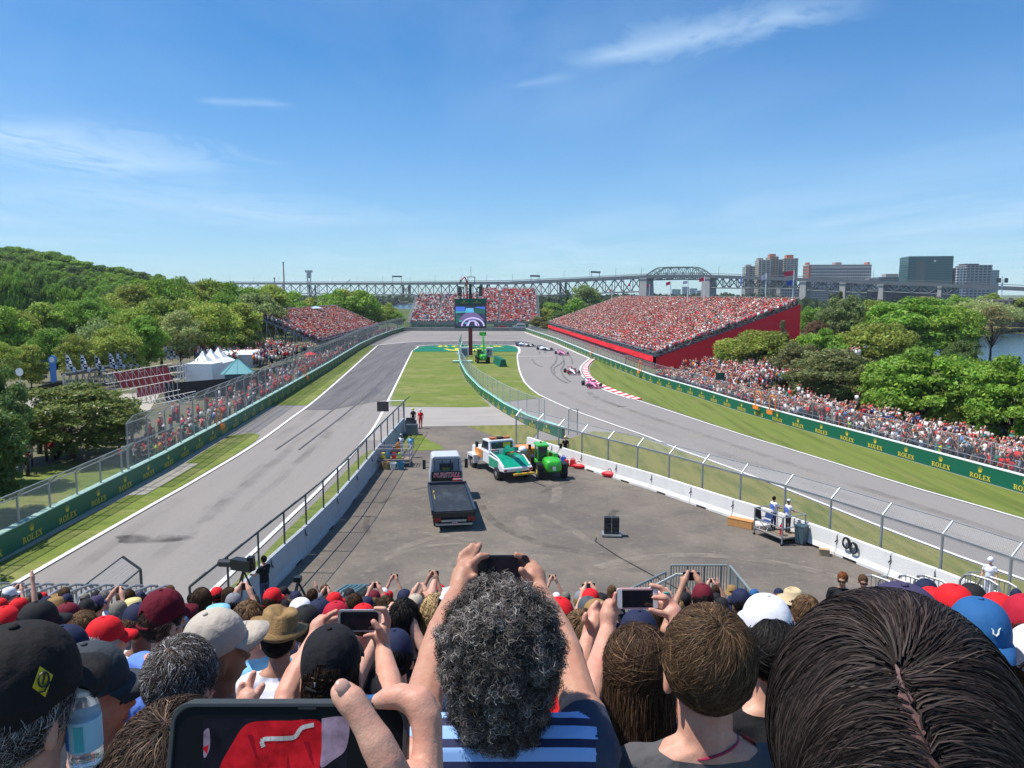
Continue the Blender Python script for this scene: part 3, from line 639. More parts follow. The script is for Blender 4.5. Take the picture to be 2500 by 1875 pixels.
# short isolated section bottom left
p1, p2 = W(343, 1390, 28.6), W(259, 1438, 25.9)
dd = (p2-p1); a_ = Vector((p1.x, p1.y, 0)); b_ = a_+Vector((dd.x, dd.y, 0))*2.4
fence('track_gate_fence', 'short angled wire fence at the lower left edge of the track', [a_, b_], p1.z-2.2, 2.2, (.62, .5), dd.xy.length, 1, .055, (1.,), m_grid, dsteel, 8, deck=.0)
# gate in the gap at the end of the centre wall
gr = empty('wire_gate', 'open grey wire gate behind the end of the curved green wall', 'gate', G(1388, 1062))
mb = MB()
for x in (0, .8): mb.cyl((x, 0, 0), (x, 0, 2.4), .04, steel)
mb.cyl((0, 0, 2.38), (.8, 0, 2.38), .035, steel); mb.build('gate_frame', gr)
ribbon('wire_mesh', [[gr.location+Vector((0, 0, .2)), gr.location+Vector((.8, 0, .2))], [gr.location+Vector((0, 0, 2.3)), gr.location+Vector((.8, 0, 2.3))]], m_wire, gr, gr.location)
# ================================================================ foliage
def leaf_mat(name, sat=1.):
	m = bpy.data.materials.new(name); m.use_nodes = True; t = m.node_tree; t.nodes.clear()
	o = t.nodes.new('ShaderNodeOutputMaterial'); d = t.nodes.new('ShaderNodeBsdfPrincipled'); tr = t.nodes.new('ShaderNodeBsdfTranslucent'); mx = t.nodes.new('ShaderNodeMixShader')
	a = t.nodes.new('ShaderNodeAttribute'); a.attribute_name = 'tone'; oi = t.nodes.new('ShaderNodeObjectInfo')
	vm = t.nodes.new('ShaderNodeVectorMath'); vm.operation = 'MULTIPLY'; t.links.new(oi.outputs['Color'], vm.inputs[0]); t.links.new(a.outputs['Color'], vm.inputs[1])
	t.links.new(vm.outputs[0], d.inputs['Base Color']); t.links.new(vm.outputs[0], tr.inputs['Color']); d.inputs['Roughness'].default_value = .55; d.inputs['Specular IOR Level'].default_value = .3
	mx.inputs[0].default_value = .42; t.links.new(d.outputs[0], mx.inputs[1]); t.links.new(tr.outputs[0], mx.inputs[2]); t.links.new(mx.outputs[0], o.inputs[0]); return m
m_leaf = leaf_mat('foliage'); m_bark = mat('bark', (.085, .066, .05), .9, var=.3, vscale=6, bump=.6, bscale=12)
def quads_mesh(name, C, U, V, tone, m):
	"""C centres, U/V half axes (n,3) -> a mesh of pointed leaf quads"""
	n = len(C); v = np.empty((n, 4, 3)); v[:, 0] = C-U; v[:, 1] = C-V; v[:, 2] = C+U; v[:, 3] = C+V
	me = bpy.data.meshes.new(name); me.vertices.add(n*4); me.vertices.foreach_set('co', v.reshape(-1))
	me.loops.add(n*4); me.loops.foreach_set('vertex_index', np.arange(n*4, dtype=np.int32)); me.polygons.add(n)
	me.polygons.foreach_set('loop_start', np.arange(0, n*4, 4, dtype=np.int32)); me.polygons.foreach_set('loop_total', np.full(n, 4, np.int32))
	me.update(calc_edges=True); at = me.color_attributes.new('tone', 'FLOAT_COLOR', 'POINT')
	c = np.ones((n*4, 4)); c[:, :3] = np.repeat(tone, 4, axis=0); at.data.foreach_set('color', c.reshape(-1)); me.materials.append(m); return me
def unit(a): return a/np.maximum(np.linalg.norm(a, axis=1, keepdims=True), 1e-9)
def leaves(centers, radii, n, size, seed, flat_=.8, droop=0.):
	r = np.random.default_rng(seed); k = r.choice(len(centers), n, p=(radii**2)/np.sum(radii**2)); d = unit(r.normal(size=(n, 3)))
	d[:, 2] = np.where(d[:, 2] < -.35, -d[:, 2]*.6, d[:, 2])
	rad = radii[k][:, None]*(.72+.36*r.random((n, 1)))
	C = centers[k]+d*rad*np.array([1, 1, flat_]); C[:, 2] -= droop*r.random(n)*radii[k]
	nrm = unit(d+.75*r.normal(size=(n, 3))); a = unit(np.cross(nrm, r.normal(size=(n, 3)))); b = np.cross(nrm, a)
	s = size*(.55+.9*r.random((n, 1))); tone = (.72+.55*r.random((n, 1)))*np.ones((n, 3)); cl_ = .8+.42*np.random.default_rng(seed+1).random(len(centers))
	tone *= cl_[k][:, None]; tone[:, 0] *= .85+.45*r.random(n)
	return C, a*s, b*s*.62, tone
def crown_blobs(rx, rz, zc, nb, seed, br=.3, kind='round'):
	r = np.random.default_rng(seed); d = unit(r.normal(size=(nb, 3))); d[:, 2] = np.where(d[:, 2] < -.85, -d[:, 2], d[:, 2])
	rr = (.55+.42*r.random((nb, 1)))
	P = d*rr*np.array([rx, rx, rz]);
	if kind == 'cone':
		h = r.random(nb)**1.3; P = np.stack([np.cos(d[:, 0]*9)*rx*(1-h)*.75, np.sin(d[:, 0]*9)*rx*(1-h)*.75, -rz+2*rz*h], 1)
	if kind == 'tall': P[:, 2] *= 1.0; P[:, :2] *= (.6+.55*r.random((nb, 1)))
	P[:, 2] += zc; rad = br*rx*(.55+.75*r.random(nb))
	if kind == 'cone': rad = br*rx*(.4+.9*(1-h))
	return P, rad
CROWNS = {}
def make_crown(key, rx, rz, zc, nb, n, size, seed, kind='round', br=.3, flat_=.8, droop=0.):
	P, rad = crown_blobs(rx, rz, zc, nb, seed, br, kind); C, U, V, T = leaves(P, rad, n, size, seed, flat_, droop)
	CROWNS[key] = (quads_mesh('crown', C, U, V, T, m_leaf), P, rx, rz, zc)
	mb = MB(); r = random.Random(seed); top = Vector((0, 0, zc+.1*rz)); tr = .022*rx+.045
	mb.tube([(0, 0, -.1), (.02, .01, zc*.3), (.05*rx*.2, 0, zc*.6), tuple(top)], [tr*1.6, tr*1.15, tr*.9, tr*.35], m_bark, 8)
	for i in range(0, nb, max(1, nb//16)):
		p = Vector(P[i]); s = Vector((0, 0, max(.25*zc, zc*.3+.35*(p.z-zc*.3)*r.random())))
		mid = s.lerp(p, .5)+Vector((0, 0, -.06*rx)); mb.tube([tuple(s), tuple(mid), tuple(p)], [tr*.55, tr*.38, tr*.12], m_bark, 5)
	CROWNS[key] += (mb.mesh('trunk', True),)
# unit trees are about 10 m tall
make_crown('broad', 4.3, 4.3, 5.3, 95, 17000, 0.17, 11)
make_crown('broad2', 4.6, 4.1, 5.4, 110, 17000, 0.17, 12, br=.26)
make_crown('maple', 4.4, 4.6, 5.1, 150, 22000, 0.17, 13, br=.23)
make_crown('tall', 3.2, 4.5, 5.3, 90, 13000, 0.17, 14, 'tall', .32)
make_crown('airy', 3.7, 4.2, 5.6, 70, 9000, 0.16, 15, 'tall', .3)
make_crown('dark', 4.5, 4.5, 5.0, 150, 22000, 0.15, 16, br=.2)
make_crown('conifer', 2.3, 4.6, 5.2, 110, 9000, .16, 17, 'cone', .34)
make_crown('willow', 3.9, 3.2, 6.2, 50, 7500, .15, 18, 'tall', .32, droop=1.2)
make_crown('sparse', 2.8, 3.4, 6.8, 30, 1500, .14, 19, 'tall', .3)
make_crown('far', 4.3, 4.4, 5.2, 55, 5200, .3, 20, br=.34)
make_crown('far2', 4.5, 4.1, 5.4, 65, 5200, .3, 21, br=.3)
TREES = []
TC = {'green': (.085, .155, .02), 'olive': (.118, .155, .028), 'yellow': (.13, .17, .03), 'dark': (.045, .08, .02), 'bright': (.088, .155, .02), 'brown': (.1, .095, .035), 'forest': (.07, .125, .02), 'pale': (.13, .17, .06)}
def tree_at(px, top, D, key, colr, grp, desc, wpx=None, base=0., gz=None):
	me, P, rx, rz, zc, tk = CROWNS[key]
	X = (px-1250)/FPX*(D*CP+3); zt = HCAM+(718-top)/FPX*D*1.005; h = zt-base; k = h/(zc+rz*1.08)
	kx = k if wpx is None else (wpx/FPX*D)/(2*rx*1.02)
	r = random.Random(int(px*31+top*7+D*13))
	root = empty('broadleaf_tree' if key not in ('conifer',) else 'conifer_tree', '', 'tree', (X, D, base), r.uniform(0, 6.28), grp)
	root.scale = (kx, kx, k); c = TC[colr] if isinstance(colr, str) else colr; j = r.uniform(.85, 1.15)
	t = link('trunk', tk, root); o = link('crown', me, root); j *= 2.4; o.color = (c[0]*j*r.uniform(.92, 1.1), c[1]*j, c[2]*j, 1)
	TREES.append((grp, desc, px, root)); return root
_r = random.Random(5)
# left woods: nearer ragged row, then taller rows
g = 'trees of the wood beyond the left track'
keysA = ['airy', 'tall', 'broad2', 'airy', 'willow', 'broad']
for i, (px, top, D) in enumerate([(30, 828, 96), (95, 838, 100), (150, 800, 112), (205, 812, 108), (255, 775, 120), (300, 790, 112), (335, 748, 128), (372, 768, 118), (405, 728, 134), (452, 752, 124), (486, 718, 138), (528, 732, 132),
								  (566, 712, 146), (602, 736, 138), (640, 716, 160)]):
	tree_at(px, top, D, keysA[i % 6], ('olive', 'yellow', 'green', 'olive', 'pale')[i % 5], g, 'front-row tree with loose yellowish green foliage')
for i, (px, top, D) in enumerate([(15, 740, 128), (70, 752, 132), (125, 735, 140), (185, 742, 146), (240, 722, 150), (290, 728, 155), (335, 692, 165), (385, 682, 172), (432, 672, 176), (478, 690, 178), (520, 680, 182), (560, 688, 186),
								  (600, 694, 196), (642, 700, 202), (672, 693, 212), (700, 722, 222)]):
	tree_at(px, top, D, ('broad', 'airy', 'tall', 'broad2')[i % 4], ('green', 'olive', 'yellow', 'green')[i % 4], g, 'middle-row tree of the left wood')
g2 = 'trees beyond the left grandstand'
for i, (px, top, D) in enumerate([(735, 737, 232), (768, 730, 240), (800, 738, 236), (822, 712, 262), (852, 706, 270), (882, 712, 268), (905, 728, 275), (948, 742, 292), (700, 706, 240), (760, 744, 300), (925, 762, 280), (972, 760, 290)]):
	tree_at(px, top, D, ('far', 'far2')[i % 2], ('green', 'olive', 'bright')[i % 3], g2, 'rounded green tree beyond the left grandstand')
# wooded hill
def hill_h(X, Y):
	# ridge line
	a = math.exp(-((X+330)/120)**2)*27+math.exp(-((X+215)/75)**2)*13+math.exp(-((X+140)/60)**2)*4
	return max(0, a*math.exp(-((Y-400)/150)**2))
mb = MB(); nx, ny = 40, 30; vs = []
for j in range(ny+1):
	for i in range(nx+1):
		X = -720+i*17; Y = 190+j*18; vs.append((X, Y, -.3+hill_h(X, Y)))
mb.add(vs, [(j*(nx+1)+i, j*(nx+1)+i+1, (j+1)*(nx+1)+i+1, (j+1)*(nx+1)+i) for j in range(ny) for i in range(nx)], m_park)
tag(mb.build('hill', smooth=True), kind='structure')
g3 = 'trees covering the wooded hill'; cnt = 0
prof = [(-60, 600), (0, 604), (60, 608), (100, 614), (150, 624), (200, 640), (250, 652), (300, 657), (350, 668), (400, 678), (460, 690), (540, 700)]
def prof_y(px):
	for a, b in zip(prof, prof[1:]):
		if a[0] <= px <= b[0]: return a[1]+(b[1]-a[1])*(px-a[0])/(b[0]-a[0])
	return 705
rows = [(212, 74, 24), (255, 54, 22), (300, 34, 20), (345, 18, 20), (390, 0, 20)]
for D, dy, stp in rows:
	px = -20+_r.uniform(0, 20)
	while px < 500-dy*1.2:
		top = prof_y(px)+dy*(.9+.0*px)+_r.uniform(-6, 7)
		if top < 745:
			X = (px-1250)/FPX*(D+3); gz = max(0, hill_h(X, D)); zt = HCAM+(718-top)/FPX*D
			base = min(gz, zt-8)
			if base > -1:
				tree_at(px, top, D, ('far', 'far2')[cnt % 2], ('forest', 'green', 'forest', 'bright', 'dark')[_r.randrange(5)], g3, ('hillside tree on the lower slope' if dy > 40 else 'hillside tree on the upper slope' if dy > 10 else 'hilltop tree on the skyline'), wpx=_r.uniform(44, 62)*1.0, base=base)
				cnt += 1
		px += stp*_r.uniform(.8, 1.3)
# near left trees
tree_at(205, 936, 59, 'dark', (.07, .1, .024), 'near left trees', 'broad dark olive tree behind the left green wall', wpx=330)
tree_at(325, 985, 66, 'dark', (.06, .08, .022), 'near left trees', 'low dark shrubby tree at the end of the tall fence', wpx=110)
tree_at(20, 880, 50, 'dark', (.035, .065, .018), 'near left trees', 'very dark tree at the left edge of the picture', wpx=190)
tree_at(-40, 930, 42, 'dark', (.04, .07, .018), 'near left trees', 'dark shrub cut off by the left edge')
for X_, Y_, k_ in ((-28.6, 31, .85), (-30.2, 38, .8), (-28.5, 25, .9), (-33, 34, 1.1)):
	r0 = tree_at(-300, 500, 34, 'dark', 'dark', 'near left trees', 'tree just outside the left edge shading the verge'); r0.location = (X_, Y_, 0); r0.scale = (k_, k_, k_)
# right bank of trees
g4 = 'trees beyond the right hand crowd'
for a in [(2240, 842, 74, 'maple', 'bright', 'large bright green maple above the right crowd', 265), (2440, 862, 67, 'maple', 'green', 'bright green maple at the right edge of the picture', 230), (2530, 850, 64, 'maple', 'bright', 'green maple cut off by the right edge', 170),
		  (2160, 862, 82, 'maple', 'green', 'green maple just left of the large bright one', 150), (2350, 868, 74, 'broad', 'green', 'green tree behind the two large maples', 150), (2330, 900, 72, 'maple', 'yellow', 'yellow-green maple between the two large maples', 190), (2015, 850, 90, 'dark', (.07, .085, .03), 'big dark olive tree in front of the right trees', 235), (2105, 880, 86, 'dark', (.06, .075, .022), 'dark olive tree left of the large bright maple', 150),
		  (1853, 806, 119, 'broad2', 'olive', 'light green tree against the red stand wall', 215), (1800, 830, 121, 'broad2', 'yellow', 'small light green tree overlapping the red stand wall', 120), (1898, 778, 121, 'conifer', (.075, .09, .04), 'pointed dark tree in front of the red stand wall', 62),
		  (1935, 835, 104, 'dark', (.08, .09, .034), 'brownish dark tree behind the standing crowd', 130), (1990, 798, 118, 'maple', 'bright', 'small bright green tree in the middle of the right trees', 130), (2125, 782, 120, 'broad', 'olive', 'pale olive tree in the middle of the right trees', 190),
		  (2200, 722, 142, 'maple', 'green', 'tallest green tree behind the right trees', 240), (2290, 740, 138, 'broad', 'bright', 'green tree on the river side of the tallest one', 170), (2050, 722, 150, 'dark', (.07, .095, .034), 'dark tree with a pointed top below the long bridge', 130), (2037, 708, 158, 'conifer', (.05, .07, .025), 'dark conifer rising under the bridge pier', 60),
		  (2118, 728, 165, 'broad', 'olive', 'pale green tree below the hotel building', 110), (1975, 745, 190, 'broad', 'green', 'green tree just right of the red wall end', 80), (1985, 782, 150, 'dark', (.08, .06, .035), 'reddish brown tree beside the red wall end', 90), (2330, 830, 118, 'broad2', 'dark', 'dark green tree at the water edge', 90),
		  (2372, 728, 262, 'willow', 'pale', 'pale willow on the far bank of the channel', 150), (2310, 748, 258, 'willow', 'olive', 'smaller willow on the far bank of the channel', 90), (2440, 742, 266, 'willow', 'pale', 'pale willow on the far bank near the right edge', 120), (2490, 726, 300, 'far', 'olive', 'rounded far bank tree at the right edge', 70),
		  (2285, 730, 320, 'far', 'green', 'rounded far bank tree left of the willows', 70), (2330, 722, 330, 'far2', 'green', 'rounded far bank tree behind the willows', 70), (2410, 718, 335, 'far2', 'olive', 'far bank tree behind the billboard mast', 80),
		  (2405, 745, 148, 'sparse', 'brown', 'nearly bare tree in front of the water', 110), (2368, 800, 140, 'sparse', 'brown', 'small bare tree in front of the water', 60)]:
	tree_at(a[0], a[1], a[2]*(1), a[3], a[4], g4, a[5], a[6], base=-1.5 if a[2] < 130 and a[3] not in ('conifer', 'sparse') else 0)
g5 = 'trees between the two grandstands'
for a in [(1384, 706, 330, 'conifer', 'dark', 'dark conifer between the far and the red grandstands', 34), (1428, 695, 325, 'far', 'pale', 'tallest pale green tree between the grandstands', 72), (1404, 730, 318, 'far2', 'green', 'green tree at the foot of the tall pale one', 60), (1346, 738, 305, 'far', 'green', 'green tree beside the far grandstand stairs', 60),
		  (1368, 762, 292, 'far2', 'dark', 'dark shrub behind the end of the red grandstand', 60), (1313, 772, 280, 'far', 'brown', 'small brown bush at the corner of the far grandstand', 36), (1332, 752, 298, 'far2', 'olive', 'small olive tree right of the far stairs', 40), (1450, 722, 330, 'far', 'olive', 'olive tree right of the tall pale one', 46), (1335, 784, 276, 'far', 'brown', 'low brown bush by the end of the track fence', 40)]:
	tree_at(a[0], a[1], a[2], a[3], a[4], g5, a[5], a[6])
from collections import defaultdict
bydesc = defaultdict(list)
for grp, desc, px, root in TREES: bydesc[(grp, desc)].append((px, root))
for (grp, desc), lst in bydesc.items():
	lst.sort(key=lambda q: q[0])
	for i, (px, root) in enumerate(lst): root['label'] = desc if len(lst) == 1 else f'{desc}, {ordn(i)} from the left'
# far shore wood, one mass
def far_wood(name, segs, n, size, seed):
	r = np.random.default_rng(seed); Cs = []
	for (x0, y0, x1, y1, z0, z1) in segs:
		t = r.random(n); lump = .55+.45*np.sin(t*90)*np.sin(t*37+1); z = z0+(z1-z0)*r.random(n)**.8*(.62+.38*np.abs(lump))
		Cs.append(np.stack([x0+(x1-x0)*t+r.normal(size=n)*3, y0+(y1-y0)*t+r.normal(size=n)*14, z], 1))
	C = np.concatenate(Cs); k = len(C); a = unit(r.normal(size=(k, 3))); b = unit(np.cross(a, r.normal(size=(k, 3)))); s = size*(.6+.8*r.random((k, 1)))
	T = (.6+.7*r.random((k, 1)))*np.array([[.06, .095, .035]]); me = quads_mesh(name, C, a*s, b*s*.7, T, m_leaf); o = link(name, me); o.color = (1, 1, 1, 1); return tag(o, kind='stuff')
o = far_wood('far_shore_wood', [(-900, 1120, 60, 1150, 0, 11), (60, 1080, 420, 960, 0, 13), (-520, 900, -140, 905, 0, 7), (20, 620, 160, 560, 0, 9), (150, 420, 420, 380, 0, 9)], 5000, 3.2, 5)
o['label'] = 'band of far-off trees along the distant shore under the bridge'; o['category'] = 'woodland'
# ================================================================ crowds (seated masses) as one low detail object
def proto(parts):
	"""parts: list of (verts, faces, slot)"""
	V = []; F = []; S = []
	for vs, fs, s in parts:
		b = len(V); V += vs; F += [[b+i for i in f] for f in fs]; S += [s]*len(vs)
	return np.array(V), F, np.array(S)
def bx(c, s, slot, tp=1., rot=None):
	m = MB(); m.box(c, s, black, rot, tp); return (m.v, m.f, slot)
def el(c, r, slot, nu=6, nv=4, v0=-1):
	m = MB(); m.ell(c, r, black, nu, nv, v0); return (m.v, m.f, slot)
# slots: 0 skin 1 hair/hat 2 shirt 3 trousers
def mk_proto(seat, arms):
	z0 = .42 if seat else .92; P = []
	P.append(bx((0, 0, z0+.28), (.40, .22, .58), 2, .95)); P.append(el((0, .02, z0+.74), (.085, .1, .12), 0, 6, 4)); P.append(el((0, -.005, z0+.78), (.1, .115, .11), 1, 6, 3, -.1))
	if arms == 0:
		for s in (-1, 1): P.append(bx((s*.25, .03, z0+.3), (.09, .11, .42), 2)); P.append(bx((s*.22, .16, z0+.08), (.07, .26, .07), 0))
	if arms == 1:
		for s in (-1, 1): P.append(bx((s*.24, .12, z0+.46), (.09, .26, .1), 2, 1, (.4, 0, 0))); P.append(bx((s*.14, .24, z0+.68), (.065, .07, .3), 0))
	if arms == 2:
		P.append(bx((.25, .04, z0+.3), (.09, .11, .42), 2)); P.append(bx((-.27, .0, z0+.74), (.08, .08, .5), 0, 1, (0, -.25, 0)))
	if seat:
		for s in (-1, 1): P.append(bx((s*.1, .22, .45), (.15, .46, .14), 3)); P.append(bx((s*.1, .42, .2), (.11, .12, .42), 3))
	else:
		for s in (-1, 1): P.append(bx((s*.1, 0, .46), (.15, .17, .94), 3, 1.15))
	return proto(P)
PROTO = [mk_proto(True, 0), mk_proto(True, 1), mk_proto(True, 2), mk_proto(False, 0), mk_proto(False, 1), mk_proto(False, 2)]
SKINS = np.array([(.52, .3, .21), (.6, .36, .26), (.42, .23, .15), (.25, .13, .08), (.58, .34, .25)])
HATS = np.array([(.03, .02, .015), (.09, .05, .03), (.55, .03, .03), (.6, .58, .56), (.02, .025, .06), (.3, .24, .15), (.03, .03, .03), (.65, .05, .04), (.28, .17, .09), (.6, .6, .58)])
SH_RED = np.array([(.62, .03, .035), (.55, .02, .03), (.7, .1, .1), (.62, .2, .22), (.7, .68, .66), (.75, .73, .72), (.04, .04, .05), (.03, .04, .12), (.3, .3, .32), (.6, .5, .48), (.75, .22, .03), (.1, .2, .45), (.5, .35, .3), (.05, .22, .2)])
PR_RED = np.array([20, 13, 9, 9, 10, 9, 9, 6, 5, 5, 2, 2, 5, 1.]); PR_RED /= PR_RED.sum()
PR_MIX = np.array([9, 5, 3, 4, 14, 14, 12, 10, 8, 7, 3, 5, 4, 3.]); PR_MIX /= PR_MIX.sum()
TROU = np.array([(.03, .04, .08), (.1, .1, .11), (.3, .25, .18), (.05, .05, .05), (.2, .24, .3)])
CR_V, CR_F, CR_C = [], [], []
def crowd(pos, yaw, seat=True, pr=PR_RED, seed=0, hot=.0):
	"""pos (n,3); yaw faces +Y rotated"""
	global CR_V
	r = np.random.default_rng(seed); n = len(pos); yaw = np.broadcast_to(yaw, (n,))+r.normal(size=n)*.3
	pk = r.choice([0, 0, 0, 1, 2] if seat else [3, 3, 4, 5], n)
	for k in set(pk.tolist()):
		idx = np.where(pk == k)[0]; V, F, S = PROTO[k]; m = len(idx); sc = (.88+.2*r.random(m))
		c, s = np.cos(yaw[idx]), np.sin(yaw[idx]); X = V[None, :, 0]*sc[:, None]; Y = V[None, :, 1]*sc[:, None]; Z = V[None, :, 2]*sc[:, None]
		P = np.stack([X*c[:, None]-Y*s[:, None]+pos[idx, 0][:, None], X*s[:, None]+Y*c[:, None]+pos[idx, 1][:, None], Z+pos[idx, 2][:, None]], 2)
		pal = np.stack([SKINS[r.integers(0, len(SKINS), m)], HATS[r.integers(0, len(HATS), m)], SH_RED[r.choice(len(SH_RED), m, p=pr)], TROU[r.integers(0, len(TROU), m)]], 1)
		pal = pal*(.75+.45*r.random((m, 1, 1))); CR_V.append((P.reshape(-1, 3), F, len(V), m, pal[:, S].reshape(-1, 3)))
def crowd_build(name, label):
	tv = sum(len(a[0]) for a in CR_V); V = np.concatenate([a[0] for a in CR_V]); C = np.concatenate([a[4] for a in CR_V]); loops = []; tot = []; b = 0
	for P, F, nv, m, pal in CR_V:
		fl = np.array([i for f in F for i in f]); ft = np.array([len(f) for f in F]); loops.append((fl[None, :]+(b+np.arange(m)*nv)[:, None]).reshape(-1)); tot.append(np.tile(ft, m)); b += nv*m
	loops = np.concatenate(loops).astype(np.int32); tot = np.concatenate(tot).astype(np.int32); st = np.concatenate([[0], np.cumsum(tot)[:-1]]).astype(np.int32)
	me = bpy.data.meshes.new(name); me.vertices.add(tv); me.vertices.foreach_set('co', V.reshape(-1)); me.loops.add(len(loops)); me.loops.foreach_set('vertex_index', loops)
	me.polygons.add(len(tot)); me.polygons.foreach_set('loop_start', st); me.polygons.foreach_set('loop_total', tot); me.update(calc_edges=True)
	at = me.color_attributes.new('tone', 'FLOAT_COLOR', 'POINT'); c = np.ones((tv, 4)); c[:, :3] = C; at.data.foreach_set('color', c.reshape(-1)); me.materials.append(mat('crowd_clothes', (1, 1, 1), .8, attr='tone', spec=.2))
	o = link(name, me); return tag(o, label, 'crowd', kind='stuff')
# ================================================================ grandstands
m_deck = mat('grey_bleacher_boards', (.2, .2, .2), .8, var=.2); redcloth, t_, b_ = nodes_mat('red_scrim_cloth')
b_.inputs['Base Color'].default_value = (.9, .016, .032, 1); b_.inputs['Roughness'].default_value = .7
tc_ = t_.nodes.new('ShaderNodeTexCoord'); n_ = t_.nodes.new('ShaderNodeTexNoise'); n_.inputs['Scale'].default_value = .25; n_.inputs['Detail'].default_value = 5
mp_ = t_.nodes.new('ShaderNodeMapping'); mp_.inputs['Scale'].default_value = (1, 1, 2.2); t_.links.new(tc_.outputs['Object'], mp_.inputs[0]); t_.links.new(mp_.outputs[0], n_.inputs['Vector'])
bp_ = t_.nodes.new('ShaderNodeBump'); bp_.inputs['Strength'].default_value = .9; bp_.inputs['Distance'].default_value = .6; t_.links.new(n_.outputs[0], bp_.inputs['Height']); t_.links.new(bp_.outputs[0], b_.inputs['Normal'])
def grandstand(name, label, O, A, B, length, depth, z0, z1, rows, facing, pr, seed, gaps=(), scaf=True, dens=.52, ends=True, density=.94, skew=0.):
	"""O front near corner, A unit along the front, B unit towards the back"""
	O = Vector(O); A = Vector((*A, 0)); B = Vector((*B, 0)); root = empty(name, label, 'grandstand', (O.x, O.y, 0)); Z = lambda z: Vector((0, 0, z))
	dk = MB(); rd = depth/rows; rz = (z1-z0)/rows
	for i in range(rows):
		a = B*(i*rd); z = z0+i*rz
		dk.add([a+Z(z-rz), a+Z(z), a+B*rd+Z(z), a+B*rd+Z(z-rz), a+A*length+Z(z-rz), a+A*length+Z(z), a+A*length+B*rd+Z(z), a+A*length+B*rd+Z(z-rz)],
			   [(0, 1, 5, 4), (1, 2, 6, 5), (0, 3, 2, 1), (4, 5, 6, 7), (3, 7, 6, 2), (0, 4, 7, 3)], m_deck)
	d = dk.build('seating_deck', root); bm = bmesh.new(); bm.from_mesh(d.data); bmesh.ops.recalc_face_normals(bm, faces=bm.faces); bm.to_mesh(d.data); bm.free()
	if scaf:
		f = MB(); nb = 7
		for s in (0, length):
			for i in range(nb+1):
				p = B*(depth*i/nb)+A*s; zt = z0+(z1-z0)*i/nb-rz; f.cyl(p+Z(0), p+Z(max(zt, .3)), .09, steel, n=5)
				if i < nb:
					q = B*(depth*(i+1)/nb)+A*s; zq = z0+(z1-z0)*(i+1)/nb-rz; f.cyl(p+Z(.1), q+Z(max(zq, .3)), .06, steel, n=4); f.cyl(p+Z(zt), q+Z(zq), .09, steel, n=4); f.cyl(q+Z(zq*.5), p+Z(zq*.5), .05, steel, n=4)
		k = max(2, int(length/3))
		for i in range(k+1): p = A*(length*i/k)+B*depth; f.cyl(p+Z(0), p+Z(z1), .08, steel, n=4)
		f.build('scaffold_frame', root)
	rl = MB()
	for s in (0, length):
		P_ = [A*s+B*(depth*i/12)+Z(z0+(z1-z0)*i/12+1.1) for i in range(13)]; rl.tube(P_, .05, steel, 4); rl.tube([p-Z(.5) for p in P_], .04, steel, 4)
		for p in P_: rl.cyl(p-Z(1.2), p, .04, steel, n=4)
	for zz in (1.1, .55): rl.tube([B*depth+Z(z1+zz), B*depth+A*length+Z(z1+zz)], .05, steel, 4); rl.tube([Z(z0+zz)-B*.3, A*length+Z(z0+zz)-B*.3], .05, steel, 4)
	k = int(length/1.5)
	for i in range(k+1):
		p = A*(length*i/k); rl.cyl(p-B*.3+Z(z0), p-B*.3+Z(z0+1.1), .03, steel, n=4); rl.cyl(p+B*depth+Z(z1), p+B*depth+Z(z1+1.1), .03, steel, n=4)
	rl.build('guard_rail', root)
	r = np.random.default_rng(seed); pos = []
	for i in range(rows):
		n = int(length/dens); t = (np.arange(n)+.5)/n*length+r.normal(size=n)*.07
		keep = r.random(n) < density
		for g0, g1 in gaps: keep &= ~((t/length > g0) & (t/length < g1))
		t = t[keep]
		b = i*rd+rd*.55; pos.append(np.stack([O.x+A.x*t+B.x*b, O.y+A.y*t+B.y*b, np.full(len(t), z0+i*rz)+r.random(len(t))*.15], 1))
	pos = np.concatenate(pos); crowd(pos, math.atan2(facing[1], facing[0])-math.pi/2, True, pr, seed)
	st = r.choice(len(pos), len(pos)//7, replace=False)
	return root
# red stand on the right
A_ = Vector((13.0-24.6, 269-131.5, 0)).normalized(); B_ = Vector((A_.y, -A_.x, 0))
rs = grandstand('grandstand', 'huge red-clad grandstand packed with spectators right of the track', (24.6, 131.5, 0), A_.xy, B_.xy, 138, 25, 2.3, 11.0, 34, (-B_).xy, PR_RED, 21, scaf=False, dens=.56)
mb = MB(); Z = lambda z: Vector((0, 0, z))
# side cloth: slightly rippled sheet hanging below the side rail, plus front band
def cloth(p0, p1, zt0, zt1, zb, n, m, mb, amp=.18):
	vs = []; rr = random.Random(3)
	for i in range(n+1):
		t = i/n; p = p0.lerp(p1, t); zt = zt0+(zt1-zt0)*t; nn = Vector((p1.y-p0.y, p0.x-p1.x, 0)).normalized()
		for j in range(5): vs.append(p+nn*(amp*math.sin(i*1.7+j*.9)*(.3+.2*j)*rr.uniform(.3, 1))+Z(zt+(zb-zt)*j/4))
	mb.add(vs, [(i*5+j, (i+1)*5+j, (i+1)*5+j+1, i*5+j+1) for i in range(n) for j in range(4)], m)
cloth(Vector((0, -.5, 0)), B_*25.2+Vector((0, -.5, 0)), 1.9, 10.9, 0, 34, redcloth, mb); cloth(B_*25.2+Vector((0, -.5, 0)), B_*25.4+A_*138, 10.9, 10.9, 0, 60, redcloth, mb, .1)
mb.build('red_side_cloth', rs, smooth=True)
mb = MB(); cloth(-B_*.45, A_*138-B_*.45, 2.1, 2.1, 1.1, 90, redcloth, mb, .05); mb.build('red_front_band', rs, smooth=True)
